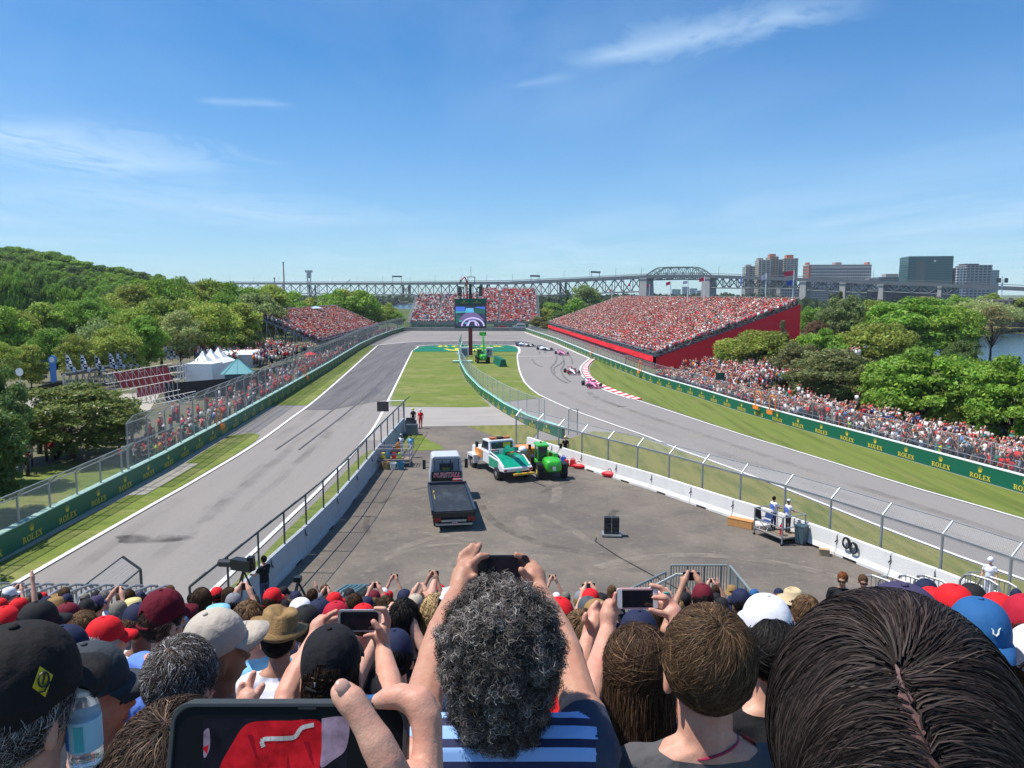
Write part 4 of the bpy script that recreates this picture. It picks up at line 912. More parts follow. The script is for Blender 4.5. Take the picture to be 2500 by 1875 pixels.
mb = MB(); cloth(-B_*.2, A_*138-B_*.2, 1.1, 1.1, 0, 90, mat('dark_plum_scrim', (.22, .07, .085), .8, var=.3), mb, .05); mb.build('lower_scrim', rs, smooth=True)
# far stand, two blocks with stair gaps
fs1 = grandstand('grandstand', 'left block of the far grandstand behind the big screen', (-37.5, 284, 0), (1, 0), (0, 1), 24.5, 26, 2.2, 12.2, 26, (0, -1), PR_MIX, 22, gaps=((.39, .43),), dens=.5)
fs2 = grandstand('grandstand', 'right and taller block of the far grandstand under the bridge', (-12.2, 284, 0), (1, 0), (0, 1), 21.5, 29, 2.2, 14.4, 30, (0, -1), PR_RED, 23, gaps=((.33, .38),), dens=.5)
for O_, W_, H_, D_, g_, rt in ((-37.5, 24.5, 12.2, 26, .41, fs1), (-12.2, 21.5, 14.4, 29, .355, fs2)):
	for j, gx in enumerate((g_*W_, W_+.7, -.7)):
		st = MB(); nst = 40
		for i in range(nst): st.box((gx, D_*i/nst+.4-.35, 2.2+(H_-2.2)*i/nst+.05), (1.1, D_/nst, .2), concrete)
		st.build('stair_flight', rt)
# scaffold stand on the left
AL = Vector((-40.2+38.6, 232-155, 0)).normalized(); BL = Vector((-AL.y, AL.x, 0))
ls = grandstand('grandstand', 'open scaffold grandstand full of red-dressed fans left of the track', (-38.6, 155, 0), AL.xy, BL.xy, 76, 12.5, 2.9, 8.4, 15, (-BL).xy, PR_RED, 24, dens=.5)
# standing crowds behind the fences (mass part)
def area_crowd(poly_fn, n, seed, seat, pr, yaw, zf):
	r = np.random.default_rng(seed); P = []
	while len(P) < n:
		p = poly_fn(r)
		if p is not None: P.append((p[0], p[1], zf(p[0], p[1])))
	crowd(np.array(P), yaw, seat, pr, seed)
def rcr(r):
	Y = r.uniform(76, 115); x = interp(RW, Y)+1.6+abs(r.normal())*(2.6 if Y < 98 else 5)
	return (x, Y) if x < 50 else None
area_crowd(rcr, 900, 31, False, PR_MIX, R(90), lambda x, y: -.1+max(0, (x-interp(RW, y)-3)*.11))
def rcr1(r):
	Y = r.uniform(100, 124); x = interp(RW, Y)+5+(Y > 112)*4+r.uniform(0, 24)*(1 if Y > 112 else .5)
	return (x, Y) if x < 52 else None
area_crowd(rcr1, 620, 36, False, PR_MIX, R(90), lambda x, y: -.1+max(0, (x-interp(RW, y)-3)*.11))
def rcr2(r):
	Y = r.uniform(43, 80); x = interp(RW, Y)+3.6+r.uniform(0, 4)
	return (x, Y)
area_crowd(rcr2, 430, 32, False, PR_MIX, R(90), lambda x, y: -.1+max(0, (x-interp(RW, y)-3)*.11))
def lcr(r):
	Y = r.uniform(66, 262); x = interp(LW, Y)-1.5-abs(r.normal())*2.6
	if Y > 150 and r.random() < .5: return None
	return (x, Y)
area_crowd(lcr, 430, 33, False, PR_RED, R(-90), lambda x, y: -.1)
def lcr2(r): return (r.uniform(-52, -39), r.uniform(122, 152))
area_crowd(lcr2, 330, 34, False, PR_MIX, R(-90), lambda x, y: 1.2+max(0, (-39-x)*.12))
def ucr(r): Y = r.uniform(52, 64); return (interp(LW, Y)-9-r.uniform(0, 10), Y)
area_crowd(ucr, 30, 35, False, PR_RED, R(-90), lambda x, y: -.1)
crowd_build('spectator_crowd', 'dense mass of spectators filling the grandstands and lining the fences')
flat('spectator_mound', [(-38.6, 120), (-53, 120), (-53, 153), (-38.6, 153)], .9, m_dirt)
# ================================================================ the long steel bridge
m_bridge = mat('bridge_steel', (.055, .08, .088), .6, .2, var=.1, vscale=.05); m_bdeck = mat('bridge_deck_grey', (.09, .105, .108), .8, var=.1, vscale=.05); m_pier = mat('bridge_pier_stone', (.34, .32, .28), .9, var=.12, vscale=.1)
m_arch = mat('arch_green_steel', (.1, .16, .14), .6, .2)
def bpt(px, py):
	k = (px-1250)/FPX; t = (k*1444+530)/(724+k*554); X, Y = -530+724*t, 1444-554*t; dep = Y*CP
	for _ in range(3): z = HCAM-(py-718)/FPX*Y;
	return Vector((X, Y, z))
DECK = [(470, 690), (560, 690), (800, 690.5), (1010, 690), (1130, 689), (1250, 688), (1400, 681.5), (1500, 676.5), (1573, 673), (1650, 671), (1719, 671.5), (1800, 674), (1900, 677), (1958, 679.5), (2056, 683), (2116, 685.5), (2275, 690.5), (2400, 697), (2560, 704), (2700, 710)]
DP = [bpt(*p) for p in DECK]
def deck_at(px):
	for a, b, P, Q in zip(DECK, DECK[1:], DP, DP[1:]):
		if a[0] <= px <= b[0]:
			t = (px-a[0])/(b[0]-a[0]); return P.lerp(Q, t)
BR = empty('steel_bridge', 'long grey-green steel truss bridge crossing the whole background', 'bridge', (DP[8].x, DP[8].y, 0)); b0 = BR.location.copy()
bdir = (DP[-1]-DP[0]); bdir.z = 0; bdir.normalize(); bn = Vector((bdir.y, -bdir.x, 0)); Z = lambda z: Vector((0, 0, z))
mb = MB()
vs = []
for p in DP:
	for o_, z in ((-9, 0), (9, 0), (9, -3.6), (-9, -3.6)): vs.append(p+bn*o_+Z(z)-b0)
fs = [(i*4+k, (i+1)*4+k, (i+1)*4+(k+1) % 4, i*4+(k+1) % 4) for i in range(len(DP)-1) for k in range(4)]
mb.add(vs, fs, m_bdeck); mb.build('bridge_deck', BR)
rb = MB()
for s in (-9, 9):
	rb.tube([p+bn*s+Z(1.5)-b0 for p in DP], .22, m_bdeck, 4)
rb.build('bridge_railing', BR)
def truss(px0, px1, step, depth_fn, name='truss_span', r=.65):
	n = max(2, int((px1-px0)/step)); T = MB()
	for s in (-8, 8):
		prev = None
		for i in range(n+1):
			px = px0+(px1-px0)*i/n; top = deck_at(px)+bn*s-Z(3.4)-b0; dp = depth_fn(i/n); bot = top-Z(dp)
			T.cyl(top, bot, r*.7, m_bridge, n=4, cap=False)
			if prev:
				T.cyl(prev[1], bot, r*1.1, m_bridge, n=4, cap=False)
				if i % 2: T.cyl(prev[0], bot, r, m_bridge, n=4, cap=False)
				else: T.cyl(prev[1], top, r, m_bridge, n=4, cap=False)
			prev = (top, bot)
			if s < 0: T.cyl(bot, bot+bn*16, r*.6, m_bridge, n=4, cap=False)
	T.build(name, BR)
truss(470, 995, 20, lambda t: 15); truss(995, 1185, 19, lambda t: 14+3*abs(math.sin(t*math.pi*2)))
truss(1185, 1375, 20, lambda t: 16); truss(1375, 1573, 21, lambda t: 15.5 if t > .1 else 15.5); truss(1719, 1958, 17, lambda t: 11-3*t); truss(1958, 2116, 18, lambda t: 9); truss(2116, 2330, 20, lambda t: 7); truss(1573, 1719, 13, lambda t: 2.2, r=.4)
ar = MB(); n = 14
for s in (-8.5, 8.5):
	prev = None
	for i in range(n+1):
		t = i/n; px = 1584+(1724-1584)*t; b = deck_at(px)+bn*s-b0; hgt = 8.4*min(1, (1-(2*t-1)**2)*1.55+.02); top = b+Z(hgt)
		ar.cyl(b, top, .3, m_arch, n=4, cap=False)
		if prev:
			ar.cyl(prev[1], top, .75, m_arch, n=4, cap=False); ar.cyl(prev[1] if i % 2 else prev[0], b if i % 2 else top, .32, m_arch, n=4, cap=False)
		prev = (b, top)
for i in range(1, n):
	t = i/n; b = deck_at(1584+140*t)-b0+Z(8.4*min(1, (1-(2*t-1)**2)*1.55+.02)); ar.cyl(b-bn*8.5, b+bn*8.5, .3, m_arch, n=4, cap=False)
ar.build('arch_span', BR)
for px, wd, dep, dz in ((995, 7, 12, 0), (770, 5, 12, 0), (1185, 5, 12, 0), (1375, 5, 12, 0)):
	q = deck_at(px)-b0; P_ = MB()
	for s in (-6, 6): P_.cyl(Vector((q.x, q.y, -b0.z))+bn*s, q+bn*s-Z(4), 1.4, m_bridge, n=6)
	P_.cyl(Vector((q.x, q.y, 6))+bn*-6, q+bn*6-Z(6), .6, m_bridge, n=4); P_.cyl(Vector((q.x, q.y, 6))+bn*6, q-bn*6-Z(6), .6, m_bridge, n=4); P_.build('bridge_pier', BR)
for px, wd in ((1576, 10.5), (1727, 11), (1961, 7), (2056, 6.5), (2150, 5), (2290, 4)):
	q = deck_at(px)-b0; P_ = MB(); zt = q.z-4.2; ang = math.atan2(bdir.y, bdir.x)
	P_.box((q.x, q.y, zt/2), (wd, 21, zt), m_pier, (0, 0, ang), .82); P_.box((q.x, q.y, zt+.4), (wd*.95, 19, 1.4), m_pier, (0, 0, ang)); P_.build('bridge_pier', BR)
for px in range(580, 2500, 62):
	q = deck_at(px)-b0; lp = MB(); lp.cyl(q+bn*9, q+bn*9+Z(9), .16, m_bridge, n=4); lp.cyl(q+bn*9+Z(9), q+bn*6+Z(9.6), .13, m_bridge, n=4); lp.build('lamp_post', BR)
for px, h in ((975, 9), (1453, 7), (1308, 6)):
	q = deck_at(px)-b0; gy = MB()
	for s in (-9, 9): gy.cyl(q+bn*s, q+bn*s+Z(h), .35, m_bridge, n=4)
	gy.box(q+Z(h), (2.5, 19, 2.2), m_bridge, (0, 0, math.atan2(bdir.y, bdir.x))); gy.build('sign_gantry', BR)
# ================================================================ far shore buildings
def bld(name, label, x0, x1, ytop, D, dep, col, winc, floors, ybot=735, bands=True, roofs=(), rot=.12, cat='building', mull=0, wincol=None):
	k = D/FPX*1.0; w_ = (x1-x0)*k; X = ((x0+x1)/2-1250)*k; zt = HCAM+(718-ytop)*k; zb = -.3
	root = empty(name, label, cat, (X, D+dep/2, zb), -rot)
	m = mat('wall_'+'_'.join(str(int(c*100)) for c in col), col, .8, var=.08, vscale=.1); g = mat('glass_'+'_'.join(str(int(c*100)) for c in winc), winc, .15, spec=.7)
	mb = MB(); H = zt-zb; mb.box((0, 0, H/2), (w_, dep, H), m); mb.build('wall', root)
	if bands:
		fh = H/floors; n_ = max(3, mull or int(w_/4.5)); wg = nodes_mat(name+'_windows'); t2 = wg[1]; tc2 = t2.nodes.new('ShaderNodeTexCoord'); s2 = t2.nodes.new('ShaderNodeSeparateXYZ'); t2.links.new(tc2.outputs['Object'], s2.inputs[0])
		ad2 = t2.nodes.new('ShaderNodeMath'); ad2.operation = 'ADD'; t2.links.new(s2.outputs[0], ad2.inputs[0]); t2.links.new(s2.outputs[1], ad2.inputs[1]); p2_ = t2.nodes.new('ShaderNodeMath'); p2_.operation = 'PINGPONG'; p2_.inputs[1].default_value = w_/n_/2; t2.links.new(ad2.outputs[0], p2_.inputs[0])
		g2_ = t2.nodes.new('ShaderNodeMath'); g2_.operation = 'GREATER_THAN'; g2_.inputs[1].default_value = w_/n_*.34; t2.links.new(p2_.outputs[0], g2_.inputs[0]); t2.links.new(mixc(t2, g2_.outputs[0], winc, col), wg[2].inputs['Base Color']); wg[2].inputs['Roughness'].default_value = .25
		for i in range(floors):
			b = MB(); b.box((0, 0, fh*(i+.52)), (w_+.5, dep+.5, fh*.52), wg[0]); b.build('window_band', root)
	for (rx0, rx1, rh, rc) in roofs:
		b = MB(); b.box((w_*((rx0+rx1)/2-.5), 0, H+rh/2), (w_*(rx1-rx0), dep*.5, rh), mat('roof_'+'_'.join(str(int(c*100)) for c in rc), rc, .8)); b.build('roof_block', root)
	return root
bei = (.46, .38, .3); dgl = (.05, .07, .09)
bld('apartment_tower', 'lower beige apartment tower, leftmost of the skyline group', 1819, 1848, 651, 1120, 30, (.45, .4, .35), dgl, 18, roofs=((.1, .5, 2.5, (.3, .28, .26)),))
bld('apartment_tower', 'tall beige and orange brick apartment tower with stepped top', 1850, 1880, 636, 1080, 30, (.5, .41, .31), dgl, 22, roofs=((.0, .4, 3, (.3, .28, .26)),))
bld('apartment_tower', 'orange brick end of the tallest apartment tower', 1876, 1896, 628, 1082, 30, (.45, .25, .13), dgl, 23, roofs=((.1, .8, 4, (.38, .15, .08)),))
bld('office_tower', 'slim blue glass tower between the two tall apartment towers', 1896, 1906, 635, 1100, 24, (.16, .25, .31), (.06, .12, .18), 20)
bld('apartment_tower', 'tall tan apartment tower with a red roof room, right of the slim glass one', 1911, 1943, 632, 1090, 30, (.52, .42, .33), dgl, 22, roofs=((.25, .75, 5, (.42, .12, .06)),))
h_ = bld('hotel_building', 'wide many-storey building with orange brick ends and rows of dark windows', 1973, 2118, 647, 980, 28, (.5, .46, .42), (.05, .06, .07), 13, roofs=((0, .035, 3, (.42, .13, .07)), (.965, 1, 3, (.42, .13, .07)), (.45, .55, 3, (.3, .2, .18))), mull=34)
b = MB(); kk = 980/FPX; b.box((-70*kk, -.0, (718-645)*kk/2+6), (5*kk, 29, (718-645)*kk+10), mat('orange_brick', (.42, .13, .07), .8)); b.build('brick_end', h_)
b = MB(); b.box((0, -14.3, 47), (140*kk, .4, 1.5), mat('cream_band', (.5, .46, .4), .8)); b.build('cream_band', h_)
bld('office_block', 'beige old stone block with small square windows below the bridge', 1972, 2020, 702, 940, 26, (.34, .3, .25), dgl, 7, mull=13)
bld('office_block', 'wide low beige building behind the red grandstand end', 1905, 1972, 705, 960, 24, (.36, .32, .27), dgl, 5, mull=12)
bld('office_block', 'pale stone block with square windows right of the middle bridge pier', 2062, 2116, 690, 945, 26, (.4, .36, .33), dgl, 9, mull=14)
bld('low_building', 'low grey building with a flat roof left of the green glass tower', 2118, 2160, 680, 960, 20, (.35, .35, .33), dgl, 5)
bld('glass_building', 'wide low blue glass building with a roof plant room', 2144, 2226, 677, 930, 30, (.13, .2, .22), (.06, .11, .14), 7, roofs=((.25, .6, 4, (.36, .3, .26)),))
gt = bld('glass_tower', 'big dark green glass office tower', 2219, 2318, 627, 860, 34, (.04, .13, .125), (.03, .09, .09), 21, rot=.2, mull=26)
b = MB(); kk = 860/FPX; b.box((-.22*99*kk, -17.3, 30), (20*kk, .5, 38), mat('darker_glass', (.012, .03, .034), .1, spec=.8)); b.build('dark_glass_bay', gt)
b = MB(); b.box((9*kk, -17.4, (718-630)*kk+9), (4*kk, .4, 4*kk), white); b.build('roof_logo', gt)
bld('office_tower', 'white and black office tower right of the green glass one', 2331, 2353, 655, 850, 24, (.62, .62, .6), dgl, 14, mull=3)
bld('office_tower', 'dark curved office tower with horizontal white bands', 2355, 2412, 648, 845, 28, (.3, .31, .32), (.025, .035, .045), 15, roofs=((.0, .6, 1.6, (.05, .05, .06)),), mull=6)
bld('office_tower', 'pale blue glass end tower at the right of the skyline', 2411, 2430, 660, 860, 24, (.3, .38, .42), (.16, .25, .3), 13)
bld('low_building', 'red roofed low shop building below the glass tower', 2256, 2292, 724, 700, 20, (.4, .2, .14), dgl, 2)
bld('low_building', 'low dark blue glass building running behind the right trees', 2120, 2330, 708, 760, 30, (.07, .1, .12), (.04, .06, .08), 4)
bld('office_block', 'dark purple-grey building at the right edge of the picture', 2466, 2530, 732, 300, 24, (.1, .09, .1), (.03, .03, .04), 5, rot=0)
for i, (a, b_, y, D) in enumerate([(1640, 1660, 706, 1500), (1665, 1680, 700, 1550), (1684, 1700, 704, 1500), (1700, 1712, 709, 1450)]):
	bld('distant_tower', f'hazy distant block seen under the bridge arch, {ordn(i)} from the left', a, b_, y, D, 20, (.36, .42, .47), (.2, .27, .32), 6)
bld('low_building', 'flat dark building between the trees under the left arch pier', 1455, 1475, 722, 700, 20, (.06, .065, .06), dgl, 2)
bld('low_building', 'pale roofed low building at the back of the red grandstand', 1425, 1462, 742, 400, 14, (.42, .4, .34), dgl, 2)
bld('long_shed', 'long low brick-red waterfront building left of the far grandstand', 905, 992, 737, 980, 15, (.38, .22, .15), dgl, 2)
# tall things on the skyline
def mast(name, label, px, ytop, D, build, cat):
	k = D/FPX; X = (px-1250)*k; zt = HCAM+(718-ytop)*k; root = empty(name, label, cat, (X, D, -.3)); build(root, zt+.3, k); return root
def chim(root, h, k):
	b = MB(); b.cyl((0, 0, 0), (0, 0, h), 2.2*k, mat('chimney_rust', (.42, .16, .07), .8, var=.2, vscale=.2), 1.4*k, 10); b.build('shaft', root); c = MB(); c.cyl((0, 0, h), (0, 0, h+4*k), 1.9*k, dsteel, n=10); c.build('cap', root)
mast('chimney', 'tall thin rust coloured chimney rising behind the bridge', 698, 645, 1600, chim, 'chimney')
mast('chimney', 'short dark red chimney left of the tall one', 675, 682, 1550, chim, 'chimney')
def wt(root, h, k):
	b = MB()
	for s in (-1, 1): b.cyl((s*5*k, 0, 0), (s*4*k, 0, h-18*k), 1.1*k, concrete, n=5); b.cyl((s*5*k, 0, h*.4), (-s*4*k, 0, h-20*k), .6*k, concrete, n=4)
	b.build('tower_legs', root); c = MB(); c.box((0, 0, h-12*k), (9*k, 8*k, 14*k), concrete); c.build('tower_shaft', root); d = MB(); d.box((0, 0, h-2.5*k), (15*k, 10*k, 5*k), concrete, None, 1.1); d.build('tower_head', root)
mast('observation_tower', 'pale concrete tower with a wide head on the skyline', 759, 661, 1600, wt, 'tower')
def bb(root, h, k):
	b = MB(); b.cyl((0, 0, 0), (0, 0, h), 1.6*k, white, n=8); b.build('pole', root)
	for s, y, w_ in ((-1, 0, 10), (1, 0, 14)):
		c = MB(); c.box((s*9*k, 0, h-3*k), (w_*k, 1.5*k, 11*k), dsteel, (0, 0, s*.5)); c.build('panel', root)
mast('billboard', 'two-sided dark billboard on a white mast at the right of the bridge', 2437, 682, 420, bb, 'billboard')
def crane(root, h, k):
	b = MB(); b.cyl((0, 0, 0), (0, 0, h*.8), .9*k, dsteel, n=5); b.build('mast', root); c = MB(); c.cyl((-7*k, 0, h*.75), (9*k, 0, h), .8*k, dsteel, n=4); c.build('jib', root)
mast('dock_crane', 'dark dock crane on the skyline left of the screen', 850, 683, 1500, crane, 'crane')
# flags
def flag(px, ytop, ybot, D, colr, label, wpx=11, hpx=8, pole=white, ang=.3, blue=False, dy=0):
	k = D/FPX; X = (px-1250)*k; zt = HCAM+(718-ytop)*k; zb = HCAM+(718-ybot)*k; root = empty('flag', label, 'flag', (X, D, zb)); P_ = MB(); P_.cyl((0, 0, 0), (0, 0, zt-zb), .09, pole, n=5); P_.build('flagpole', root)
	F_ = MB(); vs = []; W_ = wpx*k; H_ = hpx*k
	for i in range(9):
		for j in range(5): t = i/8; vs.append((-W_*t, .25*math.sin(t*7+j*.6)*k*8*t, zt-zb-.1-H_*j/4-H_*.35*t+dy))
	fs = [(i*5+j, (i+1)*5+j, (i+1)*5+j+1, i*5+j+1) for i in range(8) for j in range(4)]
	F_.add(vs, fs, colr); F_.build('cloth', root, smooth=True)
pinkf = mat('pink_red_flag', (.75, .06, .12), .7); whf = mat('pale_flag', (.65, .62, .72), .7); blf = mat('blue_flag', (.05, .12, .45), .7)
for (px, yt, yb, c_, lab, wp, hp) in ((1634, 686, 728, pinkf, 'pink-red flag left of centre above the red grandstand', 11, 8), (1676, 684, 728, whf, 'white flag flying under the bridge arch', 12, 7), (1716, 676, 728, pinkf, 'pink-red flag beside the right arch pier', 13, 9),
								 (1806, 670, 722, blf, 'drooping dark blue and white flag above the red grandstand', 3, 22), (1865, 668, 722, whf, 'lilac-white flag in front of the beige towers', 11, 13), (1932, 660, 722, pinkf, 'largest pink-red flag at the right end of the grandstand', 24, 11),
								 (1931, 682, 722, blf, 'blue flag below the largest pink flag', 16, 12), (1537, 692, 730, pinkf, 'small pink flag left of the left arch pier', 6, 5), (1583, 694, 728, pinkf, 'small pink flag in front of the left arch pier', 6, 5), (1492, 705, 732, pinkf, 'small pink flag above the trees between the grandstands', 6, 5)):
	flag(px, yt, yb+6, 160 if px > 1600 else 250, c_, lab, wp, hp)
# ================================================================ giant screen on its red pole
sc_root = empty('video_screen', 'giant video screen on a dark red pole with a green advertising header', 'screen', (-6.9, 160, 0)); D = 160; k = D/FPX
def sp(px, py): return Vector(((px-1250)*k*1.009+6.9, 0, HCAM+(718-py)*k*1.0))
a, b = sp(1111.5, 799), sp(1188, 746); pc = (a.x+b.x)/2
m_dkred = mat('dark_red_steel', (.22, .012, .02), .5, var=.15)
mb = MB(); mb.cyl((pc-.05, .6, 0), (pc-.05, .6, a.z+.3), .42, m_dkred, n=14); mb.build('pole', sc_root, smooth=False)
mb = MB(); mb.box((pc, .35, (a.z+b.z)/2+.2), (b.x-a.x, .7, b.z-a.z+.6), dsteel); mb.build('screen_cabinet', sc_root)
scr, t_, b_ = nodes_mat('screen_picture'); b_.inputs['Base Color'].default_value = (.02, .02, .02, 1)
def emat(name, c, s=.8): return mat(name, c, .4, emit=s)
e_sky = emat('screen_blue_sky', (.05, .12, .5)); e_green = emat('screen_dark_green', (.02, .09, .07)); e_road = emat('screen_purple_road', (.14, .1, .22)); e_cyan = emat('screen_cyan', (.1, .35, .55)); e_wht = emat('screen_pale_lines', (.5, .42, .68)); e_dk = emat('screen_dark', (.03, .03, .07)); e_teal = emat('screen_teal', (.05, .3, .28))
PB = MB(); x0, x1 = a.x+.22, b.x-.22; z0_, z1_ = a.z+.3, b.z-.2; w_ = x1-x0; h_ = z1_-z0_
def pq(pts, m, d): PB.add([(x0+w_*p[0], -.02-.004*d, z0_+h_*p[1]) for p in pts], [tuple(range(len(pts)))], m)
pq([(0, 0), (1, 0), (1, 1), (0, 1)], e_dk, 0); pq([(0, .78), (.3, .78), (.33, 1), (0, 1)], e_sky, 1); pq([(.32, .7), (.62, .7), (.6, .93), (.35, .93)], e_cyan, 2); pq([(.6, .7), (1, .62), (1, .85), (.66, .95)], e_green, 1); pq([(.66, .96), (1, .86), (1, 1), (.7, 1)], e_sky, 2)
pq([(0, .66), (.45, .72), (.45, .77), (0, .77)], e_teal, 2); pq([(.04, .3), (.97, .3), (.72, .68), (.36, .7)], e_road, 3); pq([(0, .1), (.2, .3), (.2, .5), (0, .62)], e_green, 3)
for i in range(12):
	t0, t1 = math.pi*i/12, math.pi*(i+1)/12
	for rx, rz, tk, dd_ in ((.4, .46, .05, 5), (.22, .3, .035, 6)): pq([(.58+rx*math.cos(t0), rz*math.sin(t0)), (.58+rx*math.cos(t1), rz*math.sin(t1)), (.58+(rx-tk)*math.cos(t1), (rz-tk*1.6)*math.sin(t1)), (.58+(rx-tk)*math.cos(t0), (rz-tk*1.6)*math.sin(t0))], e_wht, dd_)
pq([(.38, .02), (.44, .02), (.5, .28), (.45, .3)], e_wht, 7); pq([(.66, .02), (.74, .02), (.66, .3), (.62, .28)], e_wht, 7); pq([(.3, .14), (.42, .12), (.42, .18), (.3, .2)], e_cyan, 8); pq([(.12, .22), (.22, .22), (.22, .3), (.12, .3)], e_teal, 6)
PB.build('picture', sc_root)
hd0, hd1 = sp(1111.8, 744), sp(1188, 729); mb = MB(); mb.box(((hd0.x+hd1.x)/2, .3, (hd0.z+hd1.z)/2), (hd1.x-hd0.x, .5, hd1.z-hd0.z), green); hb = mb.build('header_board', sc_root)
for q in (.3, .7):
	l_ = link('lettering', LET, hb, (hd0.x+(hd1.x-hd0.x)*q, .03, hd0.z+.16)); l_.scale = (.95, 1, .95); c_ = link('crown', CRN, l_, (0, 0, .42));
mb = MB()
for s in (-1, 1):
	mb.cyl((pc+s*1.35, .4, hd1.z), (pc+s*1.35, .4, hd1.z+2.3), .1, black, n=5); mb.cyl((pc+s*1.35, .4, hd1.z+2.3), (pc+s*2.5, .4, hd1.z+2.5), .1, black, n=5)
mb.build('speaker_bracket', sc_root)
for s in (-1, 1):
	mb = MB()
	for i in range(5): mb.box((pc+s*2.15, .45-.04*i, hd1.z+.7+i*.36), (.75, .5, .33), black)
	mb.build('line_array_speaker', sc_root)
mb = MB(); mb.box((pc, .45, hd1.z+1.5), (.55, .5, 3.0), black); mb.build('mast_box', sc_root)
mb = MB(); mb.cyl((pc-.7, .8, hd1.z), (pc-.75, .8, hd1.z+3.6), .16, red, n=5); mb.cyl((pc-.75, .8, hd1.z+3.6), (pc-1.2, .8, hd1.z+4.5), .14, red, n=5); mb.cyl((pc-1.2, .8, hd1.z+4.5), (pc-2.0, .8, hd1.z+3.7), .12, red, n=5); mb.cyl((pc-2.0, .8, hd1.z+3.9), (pc-2.05, .8, hd1.z+3.2), .2, dsteel, n=6)
mb.build('red_lifting_arm', sc_root)
mb = MB()
for s in (-.5, .9): mb.cyl((pc+s, .6, hd1.z+2.9), (pc+s, .6, hd1.z+4.4), .07, dsteel, n=4)
mb.box((pc+.2, .6, hd1.z+4.45), (1.7, .3, .14), dsteel); mb.cyl((pc+.1, .6, hd1.z+4.4), (pc+.1, .6, hd1.z+6.6), .035, dsteel, n=4); mb.build('aerial_frame', sc_root)
# painted crown and letters on the green ground (a mark on the ground)
mb = MB(); crown_mb(mb, m_yp, 9, 0, 0);
for v in range(len(mb.v)): x, y, z = mb.v[v]; mb.v[v] = (-10.4+x*1.25, 172.2+z*1.0, .066-y*.2)
n0 = len(mb.v); letters_mb(mb, m_yp, 4.6, 0, 0)
for v in range(n0, len(mb.v)): x, y, z = mb.v[v]; mb.v[v] = (-10.4+x*.66, 185.2+z*1.0, .066-y*.2)
tag(mb.build('painted_ground_logo'), kind='structure')
# ================================================================ left side: scaffold arches, tents, kiosk, flags, road fence
alu = mat('aluminium_truss', (.33, .33, .34), .5, .2); redpan = mat('dark_red_panel', (.2, .008, .016), .7, var=.2); tentw = mat('white_tent_fabric', (.78, .78, .78), .8, var=.05)
def PL(px, py, D): return W(px, py, D*CP+.1)
def gd(px, py, z=0): return G(px, py, z)
sroot = empty('scaffold_structure', 'tangled metal scaffold structure with dark red panels behind the left fence', 'scaffold', (-42, 84, 0)); so = Vector(sroot.location)
st = MB(); pn_ = MB(); r_ = random.Random(9)
def P3(px, py, D): return W(px, py, D)-so
rr9 = lambda j: math.sin(j*2.7)
for q4, D_ in (((275, 911), (408, 895), (424, 932), (300, 948)), 101), (((335, 947), (424, 930), (437, 953), (335, 972)), 93), (((447, 898), (470, 893), (470, 908), (447, 912)), 112):
	v_ = [P3(p[0], p[1], D_) for p in q4]; v_ = v_+[p+Vector((0, .15, 0)) for p in v_]; pn_ = MB(); pn_.add(v_, [(3, 2, 1, 0), (4, 5, 6, 7), (0, 1, 5, 4), (1, 2, 6, 5), (2, 3, 7, 6), (3, 0, 4, 7)], redpan); pn_.build('red_panel', sroot)
for (x0, y0, x1, y1, ht, D_) in ((262, 916, 412, 890, 42, 99), (322, 952, 432, 928, 46, 91), (385, 902, 480, 890, 26, 106), (350, 985, 470, 958, 18, 90)):
	for k in range(11):
		t = k/10; x = x0+(x1-x0)*t; y = y0+(y1-y0)*t; a = P3(x, y-2, D_); b = P3(x+4, y+ht, D_); st.cyl(a, b, .035, alu, n=4)
		if k < 9: st.cyl(a, P3(x+(x1-x0)*.16, y+(y1-y0)*.16+ht, D_-.3), .035, alu, n=4)
	for q in (-3, ht*.5, ht+2): st.cyl(P3(x0-4, y0+q, D_-.2), P3(x1+8, y1+q, D_-.2), .03, alu, n=4)
	for k in range(4): st.cyl(P3(x0+k*26, y0-2-k*2, D_), P3(x0+k*26+44, y0-10-k*2, D_+7), .035, alu, n=4)
for j in range(10): x = 436+j*7; st.cyl(P3(x, 985-j*5, 96+j*1.6), P3(x-3, 886-j*1.5, 98+j*1.6), .07, alu, n=4)
for j in range(7): st.cyl(P3(430, 900+j*13, 97), P3(502, 882+j*13, 110), .06, alu, n=4)
st.build('pipe_frame', sroot)
mb = MB(); a, b = P3(154, 916, 96), P3(275, 905, 108)
for q in range(8):
	u0, u1 = a.lerp(b, q/8), a.lerp(b, (q+1)/8); mid = u0.lerp(u1, .5)-Vector((0, 0, 1.5)); mb.cyl(u0, mid, .1, alu, n=5); mb.cyl(mid, u1, .1, alu, n=5); mb.cyl(u0, u1, .1, alu, n=5)
	if q < 7: mb.cyl(mid, a.lerp(b, (q+1.5)/8)-Vector((0, 0, 1.5)), .08, alu, n=5)
mb.box(a.lerp(b, .5)+Vector((0, .6, .35)), ((b-a).length, 1.2, .3), dsteel, (0, 0, math.atan2(b.y-a.y, b.x-a.x)))
for q in (0, 1): mb.cyl(a.lerp(b, q), a.lerp(b, q)*1.0+Vector((0, 0, -(a.lerp(b, q).z+so.z))), .12, alu, n=5)
mb.build('truss_bridge', sroot)
chk = bpy.data.materials.new('chequered_cloth'); chk.use_nodes = True; t_ = chk.node_tree; b_ = t_.nodes['Principled BSDF']; c_ = t_.nodes.new('ShaderNodeTexChecker'); tcc = t_.nodes.new('ShaderNodeTexCoord'); t_.links.new(tcc.outputs['Object'], c_.inputs['Vector']); c_.inputs['Scale'].default_value = 2.6
